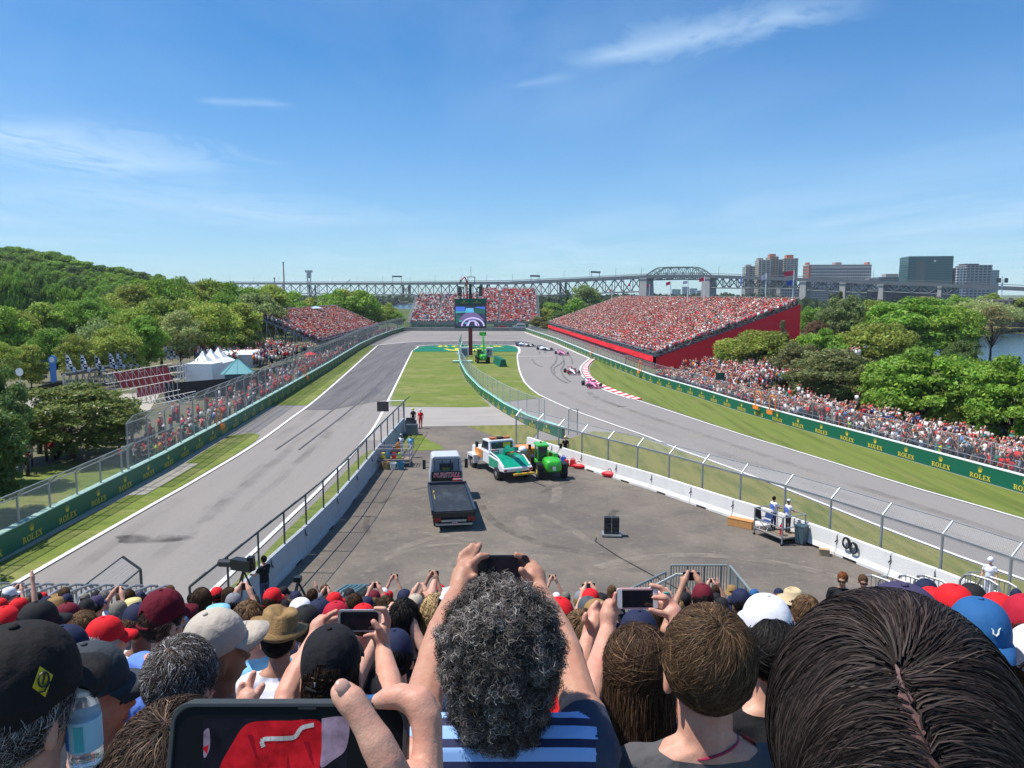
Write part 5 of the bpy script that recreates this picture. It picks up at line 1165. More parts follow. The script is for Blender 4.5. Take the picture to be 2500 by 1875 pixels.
c_.inputs['Color1'].default_value = (.7, .7, .72, 1); c_.inputs['Color2'].default_value = (.012, .014, .03, 1); t_.links.new(c_.outputs['Color'], b_.inputs['Base Color']); b_.inputs['Roughness'].default_value = .8
fl = [(163, 862, 910, 98), (199, 862, 910, 100), (234, 865, 908, 103), (268, 858, 904, 106), (286, 855, 903, 109), (303, 852, 902, 111), (320, 850, 900, 113), (403, 838, 882, 120), (417, 836, 880, 122), (428, 830, 878, 125), (434, 829, 878, 126), (440, 831, 878, 127), (446, 833, 878, 128)]
for i, (px, yt, yb, D_) in enumerate(fl):
	p = W(px, yb, D_); top = W(px-1, yt, D_); root = empty('chequered_flag', f'tall narrow chequered banner flag on the left side, {ordn(i)} from the left', 'flag', p, group='chequered banner flags'); h = top.z-p.z
	mb = MB(); mb.cyl((0, 0, 0), (0, 0, h), .04, alu, n=5); mb.build('flagpole', root); mb = MB(); vs = []
	for j in range(9):
		t = j/8; w0 = .3+1.0*t; vs += [(.05, .05*math.sin(j), h*(.97-.8*t)), (.05+w0, .12*math.sin(j*1.3), h*(.97-.8*t)-.25-.15*t)]
	mb.add(vs, [(2*j, 2*j+1, 2*j+3, 2*j+2) for j in range(8)], chk); mb.build('cloth', root)
def tent(px, ybase, ytop, D, wd, label, ht=2.6, peak=2.0):
	p = W(px, ybase, D); root = empty('marquee_tent', label, 'tent', (p.x, p.y, 0), group='white marquee tents'); w2 = wd/2; mb = MB()
	prof = [(w2*1.42, ht), (w2*.75, ht+peak*.3), (w2*.3, ht+peak*.65), (.08, ht+peak)]; vs = []
	for r0, z in prof:
		for q in range(4): vs.append((r0*math.cos(math.pi/4+q*math.pi/2), r0*math.sin(math.pi/4+q*math.pi/2), z))
	mb.add(vs, [(j*4+q, j*4+(q+1) % 4, (j+1)*4+(q+1) % 4, (j+1)*4+q) for j in range(3) for q in range(4)]+[(12, 13, 14, 15)], tentw); mb.build('peaked_roof', root)
	mb = MB(); mb.box((0, 0, ht/2), (wd*.97, wd*.97, ht-.02), tentw); mb.build('side_wall', root)
for i, (px, D_) in enumerate([(497, 111), (517, 115), (535, 118)]): tent(px, 905, 860, D_, 4.0, f'white peaked marquee tent, {ordn(i)} from the left', 2.5, 2.1)
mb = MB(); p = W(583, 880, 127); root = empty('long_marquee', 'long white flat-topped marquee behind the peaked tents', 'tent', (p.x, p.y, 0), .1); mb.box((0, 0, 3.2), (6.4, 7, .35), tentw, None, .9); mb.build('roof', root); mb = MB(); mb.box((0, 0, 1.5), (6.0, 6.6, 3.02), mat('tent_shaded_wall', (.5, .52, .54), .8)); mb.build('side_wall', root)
mb = MB(); p = W(500, 925, 104); root = empty('white_container', 'plain white box container in front of the peaked tents', 'container', (p.x, p.y, 0), -.1); mb.box((0, 0, 1.75), (3.7, 3, 3.5), tentw); mb.build('container_body', root)
teal = mat('teal_roof', (.1, .32, .34), .6, var=.08); p = W(581, 925, 101); root = empty('kiosk', 'small square kiosk with a teal pyramid roof', 'kiosk', (p.x, p.y, 0), .3); mb = MB(); mb.box((0, 0, 1.3), (3.0, 3.0, 2.6), mat('kiosk_wall', (.1, .2, .2), .8)); mb.build('wall', root)
mb = MB(); mb.add([(3, 3, 2.9), (-3, 3, 2.9), (-3, -3, 2.9), (3, -3, 2.9), (.3, .3, 4.9), (-.3, .3, 4.9), (-.3, -.3, 4.9), (.3, -.3, 4.9)], [(0, 1, 5, 4), (1, 2, 6, 5), (2, 3, 7, 6), (3, 0, 4, 7), (4, 5, 6, 7), (3, 2, 1, 0)], teal)
for q in range(4):
	for s in (-.5, 0, .5):
		a = Vector((3*s*1.6, -3, 2.93)); b = Vector((.3*s, -.3, 4.93)); M_ = Matrix.Rotation(q*math.pi/2, 3, 'Z'); mb.cyl(M_ @ a, M_ @ b, .04, teal, n=4)
ko = mb.build('pyramid_roof', root); ko.scale = (.68, .68, .85)
ws = empty('dark_screen_wall', 'low black screen wall below the white tents', 'screen wall', (W(545, 930, 97).x, 95, 0)); mb = MB(); mb.box((0, 0, 1.1), (13, .15, 2.2), black, (0, 0, .75)); mb.build('screen_panel', ws)
# black screen fence and road by the left trees
mb = MB(); a, b = W(55, 958, 98), W(165, 938, 108); blk = mat('black_scrim', (.015, .015, .018), .8, var=.2)
root = empty('scrim_fence', 'black fabric fence along the road at the far left', 'fence', (a.x, a.y, 0)); d = (b-a); mb.box((d.x/2, d.y/2, a.z-.9), (d.xy.length, .12, 2.6), blk, (0, 0, math.atan2(d.y, d.x))); mb.build('fabric_panel', root)
c = MB();
for i in range(7): q = Vector((d.x, d.y, 0))*i/6; c.cyl((q.x, q.y-.1, 0), (q.x, q.y-.1, a.z+.5), .06, steel, n=5)
c.build('fence_post', root)
flat('service_road', [(-84, 86), (-46, 100), (-40, 84), (-72, 66)], -.06, m_sand)
fence('crowd_barrier_fence', 'light metal fence beside the pale service road on the far left', [(-76, 74), (-60, 84), (-48, 92)], 0, 1.4, step=2.6, wm=m_grid, pr=.04)
sg = empty('blue_road_sign', 'tall blue arrow sign by the trees at the far left', 'sign', W(131, 925, 100)); mb = MB(); mb.box((0, 0, 1), (.75, .15, 2.8), mat('blue_sign', (.05, .22, .6), .5)); mb.cyl((0, -.1, 2.5), (0, .1, 2.5), .55, mat('blue_sign', (0, 0, 0)), n=16); mb.build('sign_panel', sg)
ring = MB(); ring.lathe([(.22, -.13), (.36, -.13), (.36, -.11), (.22, -.11)], (0, 0, 2.5), white, 16, 'Y'); ring.build('arrow_mark', sg)
wd_ = empty('board_stack_sign', 'dark louvred sign board beside the blue sign', 'sign', W(121, 925, 104)-Vector((1.4, 0, 0))); mb = MB()
for i in range(5): mb.box((0, 0, .3+i*.5), (2.2, .1, .4), mat('slate_board', (.06, .09, .12), .6))
mb.build('sign_slats', wd_)
rs_ = empty('round_road_sign', 'round grey sign on a pole at the far left edge of the wood', 'sign', (W(54, 990, 88).x, W(54, 990, 88).y, 0)); mb = MB(); mb.cyl((0, 0, 0), (0, 0, 4.2), .05, steel); mb.build('pole', rs_); mb = MB(); mb.cyl((0, -.08, 3.9), (0, -.04, 3.9), .45, white, n=18); mb.build('sign_disc', rs_)
gs = empty('trackside_sign', 'small dark green board on a pole among the standing crowd below the red wall', 'sign', G(1756, 985)); mb = MB(); mb.cyl((0, 0, 0), (0, 0, 3.6), .05, steel); mb.build('pole', gs); mb = MB(); mb.box((0, 0, 3.2), (1.0, .1, .85), mat('deep_green_sign', (.01, .07, .05), .5)); mb.build('board', gs)
# parasols, vans and small things beyond
def parasol(name, loc, colr, r, h, label):
	root = empty(name, label, 'parasol', loc); mb = MB(); mb.cyl((0, 0, 0), (0, 0, h), .05, white, n=6); mb.build('pole', root); mb = MB(); mb.lathe([(r, h-.35), (r*.55, h-.05), (.04, h+.2)], (0, 0, 0), colr, 8); mb.build('canopy', root)
q = W(772, 770, 200); parasol('parasol', (q.x, q.y, 7), mat('pale_blue_canopy', (.35, .5, .7), .7), 1.9, 2.4, 'pale blue parasol at the top of the left scaffold grandstand')
q = G(757, 862, 2.3); parasol('parasol', (q.x, q.y, 0), mat('bright_red_canopy', (.7, .02, .03), .7), 1.3, 2.4, 'bright red parasol beneath the left scaffold grandstand')
wv = empty('parked_van', 'white van parked behind the far wall on the right', 'van', (2.6, 272.5, 0)); mb = MB(); mb.box((0, 0, 1.0), (4.6, 1.9, 1.1), white); mb.box((.5, 0, 1.85), (3.2, 1.8, .8), white, None, .85); mb.build('body', wv)
mb = MB(); mb.box((.5, -.86, 1.8), (2.7, .12, .5), glass); mb.build('side_window', wv);
for s in (-1.4, 1.4): mb = MB(); mb.cyl((s, -1, .4), (s, -.7, .4), .38, rubber, n=12); mb.build('wheel', wv)
rc = empty('parked_car', 'low red car left of the white van behind the far wall', 'car', (-3.4, 272.5, 0)); mb = MB(); mb.box((0, 0, .75), (4.2, 1.8, .65), red); mb.box((.1, 0, 1.3), (2.2, 1.6, .5), red, None, .8); mb.build('body', rc); mb = MB(); mb.box((.1, -.78, 1.3), (1.7, .12, .32), glass); mb.build('side_window', rc)
for s in (-1.3, 1.3): mb = MB(); mb.cyl((s, -.95, .35), (s, -.7, .35), .34, rubber, n=12); mb.build('wheel', rc)
for i, (px, colr, nm) in enumerate([(2343, white, 'white'), (2364, white, 'white'), (2388, mat('dark_car_paint', (.04, .03, .03), .3), 'dark'), (2444, MATS['dark_car_paint'], 'dark'), (2470, MATS['dark_car_paint'], 'dark'), (2490, MATS['dark_car_paint'], 'dark')]):
	p = Vector(((px-1250)/FPX*258, 257, 0)); cr = empty('parked_car', f'{nm} car parked on the far bank of the channel, {ordn(i)} from the left', 'car', p, group='cars parked on the far bank'); mb = MB(); mb.box((0, 0, .6), (4.3, 1.8, .7), colr); mb.box((.1, 0, 1.2), (2.4, 1.6, .55), colr, None, .8); mb.build('body', cr)
	mb = MB(); mb.box((.1, -.78, 1.2), (1.8, .12, .34), glass); mb.build('side_window', cr)
	for s in (-1.3, 1.3): mb = MB(); mb.cyl((s, -.95, .33), (s, -.7, .33), .32, rubber, n=10); mb.build('wheel', cr)
# ================================================================ vehicles
def wheel(parent, c, r, w_, hub=chrome, n=20, axis='X', tread=False, name='wheel'):
	e = MB(); e.lathe([(r*.55, -w_/2), (r*.93, -w_/2), (r, -w_*.36), (r, w_*.36), (r*.93, w_/2), (r*.55, w_/2)], (0, 0, 0), rubber, n, axis)
	if tread:
		for i in range(18):
			a = i/18*2*math.pi
			for s in (-1, 1): e.box((s*w_*.22, r*1.01*math.cos(a+s*.08), r*1.01*math.sin(a+s*.08)), (w_*.5, .05, .06), rubber, (a, 0, 0))
	o = e.build(name, parent, loc=c)
	h = MB(); h.lathe([(.02, -w_*.52), (r*.3, -w_*.53), (r*.5, -w_*.44), (r*.56, -w_*.5), (r*.56, w_*.5), (r*.5, w_*.44), (r*.3, w_*.53), (.02, w_*.52)], (0, 0, 0), hub, n, axis); h.build('rim', o); return o
def loft(mb, secs, m, n=12):
	"""secs: (y, cx, cz, rx, rz, pw) superellipse sections along y"""
	vs = []
	for y, cx_, cz_, rx, rz, pw in secs:
		for i in range(n):
			t = 2*math.pi*(i+.5)/n; c, s = math.cos(t), math.sin(t)
			vs.append((cx_+rx*math.copysign(abs(c)**pw, c), y, cz_+rz*math.copysign(abs(s)**pw, s)))
	k = len(secs); fs = [(j*n+i, (j+1)*n+i, (j+1)*n+(i+1) % n, j*n+(i+1) % n) for j in range(k-1) for i in range(n)]+[tuple(range(n)), tuple(range(k*n-1, (k-1)*n-1, -1))]
	mb.add(vs, fs, m)
def race_car(label, loc, rz, c1, c2, helm, wingc, seed=0):
	"""front towards +Y"""
	root = empty('racing_car', label, 'racing car', loc, rz, 'racing cars on the track'); cf = mat('carbon_black', (.02, .02, .022), .4)
	b = MB(); loft(b, [(2.55, 0, .24, .10, .05, .8), (2.0, 0, .3, .14, .08, .8), (1.2, 0, .42, .2, .14, .8), (.6, 0, .5, .27, .2, .8), (.0, 0, .48, .33, .22, .8), (-.5, 0, .52, .34, .24, .8), (-.8, 0, .62, .24, .36, .9), (-1.5, 0, .55, .18, .26, .9), (-2.2, 0, .42, .1, .12, .9)], c1); o = b.build('body', root, smooth=True)
	b = MB(); loft(b, [(-.55, 0, .88, .1, .12, .9), (-.9, 0, .88, .12, .16, .9), (-1.6, 0, .72, .03, .16, .9), (-2.1, 0, .6, .02, .08, .9)], c2); b.build('airbox', root, smooth=True)
	for s in (-1, 1):
		b = MB(); loft(b, [(.35, s*.55, .42, .16, .16, .6), (-.2, s*.58, .4, .22, .2, .6), (-1.0, s*.48, .34, .2, .18, .7), (-1.9, s*.25, .26, .1, .1, .8)], c1 if seed % 2 else c2); b.build('sidepod', root, smooth=True)
		b = MB(); b.box((s*.42, .95, .3), (.03, .5, .22), c2); b.build('bargeboard', root)
		b = MB(); b.cyl((s*.1, 1.65, .42), (s*.75, 1.78, .36), .018, cf, n=5); b.cyl((s*.12, 1.4, .36), (s*.75, 1.74, .24), .018, cf, n=5); b.cyl((s*.15, -1.5, .42), (s*.7, -1.62, .36), .02, cf, n=5); b.cyl((s*.12, -1.9, .35), (s*.7, -1.66, .26), .02, cf, n=5); b.build('suspension', root)
		wheel(root, (s*.83, 1.75, .335), .335, .3, mat('dark_rim', (.04, .04, .045), .35, .7), 18); wheel(root, (s*.80, -1.65, .335), .335, .38, MATS['dark_rim'], 18)
		b = MB(); b.cyl((s*.36, .2, .66), (s*.42, .2, .7), .02, cf, n=5); b.box((s*.46, .2, .7), (.16, .05, .08), c2); b.build('mirror', root)
	b = MB(); b.box((0, .3, .03), (1.3, 3.4, .02), cf); b.build('floor_plank', root)
	b = MB(); b.box((0, 2.55, .1), (1.95, .42, .03), wingc); b.box((0, 2.42, .17), (1.85, .2, .03), c2, (.25, 0, 0)); b.box((0, 2.34, .24), (1.8, .16, .02), wingc, (.4, 0, 0))
	for s in (-1, 1): b.box((s*.98, 2.5, .17), (.02, .55, .22), c2)
	b.build('front_wing', root)
	b = MB(); b.box((0, -2.25, .92), (.98, .3, .04), wingc, (.3, 0, 0)); b.box((0, -2.32, .8), (.98, .22, .03), c2, (.1, 0, 0))
	for s in (-1, 1): b.box((s*.5, -2.25, .72), (.02, .45, .5), wingc)
	b.box((0, -2.15, .6), (.03, .12, .5), cf); b.build('rear_wing', root)
	b = MB(); b.tube([(.26, -.35, .7), (.24, .1, .86), (.1, .42, .88), (0, .5, .86), (-.1, .42, .88), (-.24, .1, .86), (-.26, -.35, .7)], .022, cf, 6); b.tube([(0, .5, .86), (0, .75, .6)], .02, cf, 5); b.build('halo', root)
	b = MB(); b.ell((0, -.12, .74), (.13, .15, .15), helm, 12, 8); b.box((0, .01, .75), (.2, .06, .06), glass); b.build('driver_helmet', root, smooth=True)
	for s, t in ((.01, 0),): pass
	return root
w_c = mat('car_white', (.72, .74, .78), .25, coat=.5); bl_c = mat('car_dark_blue', (.015, .05, .16), .3, coat=.5); lb_c = mat('car_light_blue', (.25, .45, .65), .3, coat=.5); pk_c = mat('car_pink', (.72, .25, .42), .3, coat=.5); pk2 = mat('car_magenta', (.6, .06, .22), .3, coat=.5); rd_c = mat('car_red', (.45, .015, .025), .3, coat=.5); bw_c = mat('car_blue_violet', (.12, .16, .45), .3, coat=.5)
pos = [G(1281, 846), G(1329, 855), G(1371, 866), G(1396, 912), G(1444, 944)]
def hd(i, dx, dy): return math.atan2(-dx, dy)
race_car('white and dark blue racing car furthest back in the line', (pos[0].x, pos[0].y, .02), R(-128), w_c, bl_c, w_c, bl_c)
race_car('white and dark blue racing car second from the back, nose turned towards us', (pos[1].x, pos[1].y, .02), R(-152), w_c, bl_c, lb_c, bl_c, 1)
race_car('pink racing car with white front wing ends in the middle of the line', (pos[2].x, pos[2].y, .02), R(-167), pk_c, pk2, pk_c, w_c, 1)
race_car('white and red racing car heading towards us beside the kerb', (pos[3].x, pos[3].y, .02), R(-173), w_c, rd_c, rd_c, w_c)
race_car('pink racing car closest to us with a blue rear wing, riding the striped kerb', (pos[4].x, pos[4].y, .02), R(-172), pk_c, pk2, pk_c, pk_c, 1)
ob = [o for o in bpy.data.objects if o.name.startswith('racing_car')][-1]
for c in kids(ob):
	if c.name.startswith('rear_wing'):
		c.data = c.data.copy(); c.data.materials[0] = bw_c
# flatbed recovery truck, seen from behind: front towards +Y
fb = empty('flatbed_truck', 'white flatbed recovery truck with an empty black tilting bed, seen from behind', 'truck', (-3.12, 40.2, .03), R(8.3)); fb.scale = (.9, .97, .95)
m_bed = ground_mat('scuffed_black_bed', (.022, .028, .036), [((.06, .07, .085), .9, (1.4, .5, 1), .48, .7, .8, .1), ((.22, .23, .25), 1.6, (2.5, .4, 1), .64, .78, .8, .15), ((.009, .01, .012), 4, (1, 1, 1), .5, .8, .6, 0)], rough=.6)
bmt = mat('bed_frame_blue_black', (.03, .045, .07), .45, .3, var=.2)
mb = MB(); mb.box((0, 3.0, 1.12), (2.34, 6.0, .10), m_bed); mb.build('bed_floor', fb)
mb = MB()
for s in (-1, 1): mb.box((s*1.26, 3.0, 1.13), (.14, 6.1, .26), bmt); mb.box((s*.42, 3.2, .85), (.16, 5.6, .3), black)
mb.box((0, 6.02, 1.2), (2.6, .12, .3), bmt); mb.build('bed_rail', fb)
mb = MB(); mb.box((0, -.06, .98), (2.55, .12, .26), black); mb.box((0, .1, .62), (1.5, .3, .12), steel); mb.box((0, -.0, .42), (2.2, .14, .1), steel); mb.box((-.9, .1, .66), (.1, .1, .4), black); mb.box((.9, .1, .66), (.1, .1, .4), black); mb.build('rear_bumper', fb)
for s in (-1, 1):
	mb = MB(); mb.box((s*1.02, -.13, .74), (.46, .06, .26), black)
	for j in range(4): mb.box((s*(.86+.11*j), -.17, .74), (.055, .03, .2), redlamp)
	mb.build('tail_lamp', fb)
mb = MB(); mb.box((.05, -.1, .5), (.3, .03, .13), mat('number_plate', (.6, .58, .56), .5)); mb.box((.05, -.12, .5), (.24, .01, .06), redlamp); mb.build('number_plate', fb)
for y in (1.3, 2.5):
	for s in (-1, 1): wheel(fb, (s*.92, y, .45), .45, .5)
for s in (-1, 1): wheel(fb, (s*1.02, 8.1, .45), .45, .3)
mb = MB(); mb.prism([(-1.12, .55), (1.12, .55), (1.14, 1.6), (1.0, 2.75), (.86, 2.88), (-.86, 2.88), (-1.0, 2.75), (-1.14, 1.6)], 6.75, 8.5, mat('cab_white', (.5, .51, .53), .4, coat=.2), 'Y'); mb.box((0, 9.1, 1.2), (2.1, 1.3, 1.2), MATS['cab_white'], None, .9); mb.build('cab', fb, bevel=.06)
mb = MB(); mb.box((0, 6.73, 2.2), (1.72, .04, .8), mat('cab_shade_and_panel_grey', (.22, .26, .31), .3)); mb.build('rear_panel', fb)  # shade on the back of the white cab, put into the panel's blue-grey
mb = MB(); mb.box((0, 6.69, 2.18), (.95, .04, .46), glass); mb.box((0, 6.68, 2.05), (.6, .02, .14), mat('hi_vis_patch', (.5, .5, .05), .6)); mb.build('rear_window', fb)
mb = MB(); mb.box((0, 6.55, 1.6), (2.05, .1, .6), black)
for s in (-.92, -.32, .32, .92): mb.cyl((s*.98, 6.55, 1.2), (s*.9, 6.62, 2.68), .028, black, n=6)
mb.cyl((-.86, 6.62, 2.68), (.86, 6.62, 2.68), .028, black, n=6); mb.box((0, 6.5, 1.2), (2.2, .3, .16), dsteel); mb.build('headboard_guard', fb)
mb = MB(); mb.box((.72, 6.42, 1.32), (.62, .2, .26), red); mb.box((.72, 6.32, 1.42), (.62, .02, .07), white); mb.build('red_tool_box', fb)
mb = MB(); mb.tube([(-.75, 6.2, 1.2), (-.2, 6.15, 1.24), (.3, 6.2, 1.26), (.7, 6.15, 1.22), (1.05, 6.1, 1.2)], [.05, .08, .05, .09, .05], mat('ochre_strap', (.42, .33, .06), .7), 7); mb.build('rolled_strap', fb)
mb = MB(); mb.tube([(-1.03, 4.0, 1.185), (-1.0, 4.5, 1.19), (-.93, 4.3, 1.19)], .03, MATS['ochre_strap'], 5); mb.tube([(-.99, 2.6, 1.185), (-1.0, 3.7, 1.185)], .02, MATS['ochre_strap'], 5); mb.build('loose_strap', fb)
for s in (-1, 1):
	mb = MB(); mb.box((s*1.48, 7.9, 2.1), (.22, .1, .62), black); mb.cyl((s*1.1, 8.0, 2.2), (s*1.48, 7.95, 2.3), .02, black, n=5); mb.cyl((s*1.1, 8.0, 1.9), (s*1.48, 7.95, 1.85), .02, black, n=5); mb.build('door_mirror', fb)
def text_mesh(name, body, size, m, parent, loc, rot, ex=.004, shear=0., weight=0.):
	cu = bpy.data.curves.new(name, 'FONT'); cu.body = body; cu.size = size; cu.align_x = 'CENTER'; cu.align_y = 'CENTER'; cu.extrude = ex; cu.shear = shear; cu.offset = weight
	tmp = bpy.data.objects.new(name, cu); COL.objects.link(tmp); dg = bpy.context.evaluated_depsgraph_get(); me = bpy.data.meshes.new_from_object(tmp.evaluated_get(dg)); bpy.data.objects.remove(tmp)
	me.materials.clear(); me.materials.append(m); return link(name, me, parent, loc, rot)
txw = mat('white_lettering', (.8, .78, .78), .5); txr = mat('red_lettering', (.65, .03, .04), .5)
text_mesh('lettering', 'BURSTALL', .40, txw, fb, (0, 6.492, 1.66), (R(90), 0, 0), .004, .25, .02)
text_mesh('lettering', 'BURSTALL', .40, txr, fb, (0, 6.484, 1.66), (R(90), 0, 0), .004, .25, .004)
# green and white tow truck
tw = empty('tow_truck', 'white, green and orange tow truck with an open door and an orange light bar', 'truck', (.4, 51.2, .03), R(24))
wpt = mat('truck_white', (.7, .71, .72), .3, coat=.4); grn = mat('truck_green', (.0, .28, .17), .35, var=.06, coat=.3); orp = mat('truck_orange', (.8, .27, .02), .35, coat=.3)
mb = MB(); mb.prism([(0, .75), (1.0, .62), (2.6, .62), (2.6, 1.45), (.9, 1.38), (0, .98)], -1.08, 1.08, wpt, 'X'); mb.build('tow_body', tw, bevel=.03)
mb = MB(); mb.add([(-.95, .06, 1.01), (.95, .06, 1.01), (.98, .95, 1.41), (-.98, .95, 1.41)], [(0, 1, 2, 3)], grn); mb.add([(-.98, .96, 1.42), (.98, .96, 1.42), (.98, 2.5, 1.475), (-.98, 2.5, 1.475)], [(0, 1, 2, 3)], grn)
for s in (-1, 1): mb.add([(s*1.09, .9, .75), (s*1.09, 2.55, .7), (s*1.09, 2.55, 1.38), (s*1.09, .9, 1.3)], [(0, 1, 2, 3) if s > 0 else (3, 2, 1, 0)], grn)
mb.build('green_deck', tw)
mb = MB(); mb.box((0, 2.62, 1.62), (2.1, .16, .36), wpt); mb.build('headboard', tw)
for s in (-.62, .62): mb = MB(); mb.box((s, 2.5, 1.66), (.52, .05, .22), mat('dark_red_panel_sign', (.35, .03, .06), .5)); mb.box((s, 2.465, 1.66), (.4, .01, .09), txw); mb.build('red_notice', tw)
mb = MB(); mb.cyl((0, 2.3, 1.4), (0, 1.7, 2.1), .17, grn, n=8); mb.box((0, 1.2, 2.0), (.3, 2.0, .26), grn, (-.22, 0, 0)); mb.cyl((.05, .3, 1.95), (.15, -1.5, 2.2), .06, black, n=6); mb.box((.3, 1.9, 1.6), (.7, .12, .1), orp, (0, 0, .5)); mb.build('tow_boom', tw)
mb = MB(); mb.box((0, -.02, .84), (2.14, .08, .2), wpt); mb.box((0, -.06, .84), (1.2, .03, .1), chrome); mb.build('tail_panel', tw)
for s in (-1, 1): mb = MB(); mb.box((s*.93, -.07, .84), (.2, .04, .14), redlamp); mb.build('tail_lamp', tw)
mb = MB(); mb.box((.35, -.22, .56), (1.5, .2, .12), mat('tow_bar_ochre', (.65, .38, .04), .5)); mb.box((0, -.1, .66), (.25, .2, .25), grn); mb.build('tow_bar', tw)
mb = MB(); mb.box((0, 3.6, 1.15), (2.0, 1.75, .9), wpt); mb.prism([(2.72, 1.6), (4.55, 1.6), (4.15, 2.35), (2.85, 2.4)], -.92, .92, wpt, 'X'); mb.box((0, 5.4, 1.1), (1.95, 1.9, .85), wpt, None, .92); mb.build('cab', tw, bevel=.07)
mb = MB(); mb.box((0, 2.74, 1.98), (1.6, .06, .56), glass); mb.build('rear_window', tw)
mb = MB(); mb.prism([(3.0, 1.72), (4.3, 1.72), (4.05, 2.25), (3.05, 2.28)], -.945, .945, glass, 'X'); mb.build('side_window', tw)
mb = MB(); mb.box((.35, 2.69, 2.05), (.55, .03, .3), MATS['hi_vis_patch']); mb.build('hi_vis_vest_behind_glass', tw)
mb = MB(); mb.box((0, 3.2, 2.48), (1.5, .3, .14), amber); mb.box((0, 3.2, 2.48), (.5, .32, .145), black); mb.build('light_bar', tw)
for s in (-1, 1):
	mb = MB(); mb.box((s*1.03, 4.6, 1.25), (.1, 1.3, .55), orp, (0, 0, 0)); mb.build('orange_side_panel', tw)
	mb = MB(); mb.box((s*1.22, 5.3, .98), (.42, 1.3, .16), wpt); mb.box((s*1.22, 4.72, .72), (.42, .12, .5), wpt); mb.box((s*1.22, 5.9, .75), (.42, .12, .5), wpt); mb.build('wheel_arch', tw)
	mb = MB(); mb.box((s*1.28, 4.35, 1.9), (.2, .1, .4), black); mb.cyl((s*1.0, 4.4, 1.9), (s*1.25, 4.35, 1.95), .025, black, n=5); mb.build('door_mirror', tw)
	mb = MB(); mb.cyl((s*.98, .15, 1.08), (s*1.0, 1.15, 1.5), .05, wpt, n=6); mb.cyl((s*1.0, 1.15, 1.5), (s*1.0, 2.6, 1.68), .05, wpt, n=6); mb.cyl((s*1.0, 2.65, 1.7), (s*.8, 3.1, 2.4), .05, wpt, n=6); mb.build('body_rail', tw)
	wheel(tw, (s*.98, 1.05, .46), .46, .42); wheel(tw, (s*1.15, 5.35, .46), .46, .32)
dr = MB(); dr.box((0, .55, .1), (.07, 1.1, .7), wpt); dr.cyl((0, .05, .45), (0, .25, 1.05), .03, wpt, n=5); dr.cyl((0, .25, 1.05), (0, .95, 1.05), .03, wpt, n=5); dr.cyl((0, .95, 1.05), (0, 1.08, .45), .03, wpt, n=5)
do = dr.build('open_door', tw, loc=(1.0, 4.3, 1.1)); do.rotation_euler = (0, 0, R(-167)); g_ = MB(); g_.box((0, .55, .74), (.02, .85, .5), mat('clear_pane', (.5, .55, .58), .1, alpha=.35)); g_.build('door_pane', do)
# telehandlers
def telehandler(label, loc, rz, boom_up, hood_left=False):
	t = empty('telehandler', label, 'telehandler', loc, rz); dkg = mat('dark_green_chassis', (.02, .1, .03), .5)
	mb = MB(); mb.box((0, .2, .72), (1.2, 3.6, .42), dkg); mb.build('chassis', t, bevel=.04)
	mb = MB(); loft(mb, [(-2.35, .0, 1.15, .45, .34, .5), (-2.2, .0, 1.15, .62, .46, .5), (-1.4, .0, 1.22, .66, .5, .5), (-.75, .0, 1.2, .64, .46, .5)], lime, 16); mb.build('engine_hood', t, smooth=True)
	mb = MB(); mb.box((0, -2.38, 1.02), (.26, .02, .3), txw); mb.build('number_board', t)
	mb = MB()
	for x in (-.98, -.2):
		for y in (-.72, .55): mb.cyl((x, y, 1.0), (x+.03*(1 if x < -.5 else -1), y*.92, 2.45), .05, lime, n=6)
	mb.box((-.59, -.1, 2.5), (.98, 1.55, .14), lime); mb.box((-.59, -.1, 1.1), (.88, 1.4, .3), lime); mb.build('cab_frame', t, bevel=.03)
	mb = MB(); mb.box((-.59, -.09, 1.85), (.72, 1.22, 1.1), glass); mb.build('cab_glass', t)
	mb = MB(); mb.cyl((-.59, .1, 2.57), (-.59, .1, 2.72), .07, amber, n=8); mb.build('beacon', t)
	for s in (-1, 1):
		for y in (1.65, -1.35):
			wheel(t, (s*.98, y, .56), .56, .42, mat('yellow_hub', (.75, .6, .05), .5), 20, 'X', True)
			mb = MB(); mb.box((s*.98, y, 1.22), (.46, 1.0, .06), black); mb.box((s*.98, y-.52, 1.05), (.46, .06, .36), black, (.35, 0, 0)); mb.build('mudguard', t)
	mb = MB()
	if boom_up:
		mb.box((.32, .6, 2.6), (.34, 3.4, .34), lime, (R(68), 0, 0)); mb.box((.32, 1.45, 4.6), (.26, 1.6, .26), lime, (R(68), 0, 0)); mb.box((.32, 1.9, 5.2), (.9, .5, .6), lime)
	else:
		mb.box((.32, .6, 1.55), (.32, 4.0, .36), lime, (R(-7), 0, 0)); mb.box((.32, 2.9, 1.2), (.26, 1.2, .28), lime, (R(-20), 0, 0))
	mb.build('boom', t)
	mb = MB()
	if boom_up: mb.box((.32, 2.2, 5.3), (1.3, .12, .6), lime)
	else: mb.box((.2, 3.5, .7), (1.6, .14, .7), orp); mb.box((-.3, 4.1, .35), (.12, 1.1, .05), black); mb.box((.7, 4.1, .35), (.12, 1.1, .05), black)
	mb.build('fork_carriage', t)
	for s in (-1, 1): mb = MB(); mb.cyl((s*.85 if s > 0 else -1.05, .5, 1.6), (s*1.15 if s > 0 else -1.35, .7, 2.0), .03, black, n=5); mb.box((s*1.18 if s > 0 else -1.38, .7, 2.15), (.22, .08, .4), black); mb.build('mirror', t)
	return t
telehandler('bright green telehandler parked by the white barriers, seen from behind', (2.55, 53.3, .03), R(9), False).scale = (.88, .88, .88)
telehandler('small green telehandler with raised boom at the foot of the big screen', (-5.5, 142.5, .03), R(8), True)
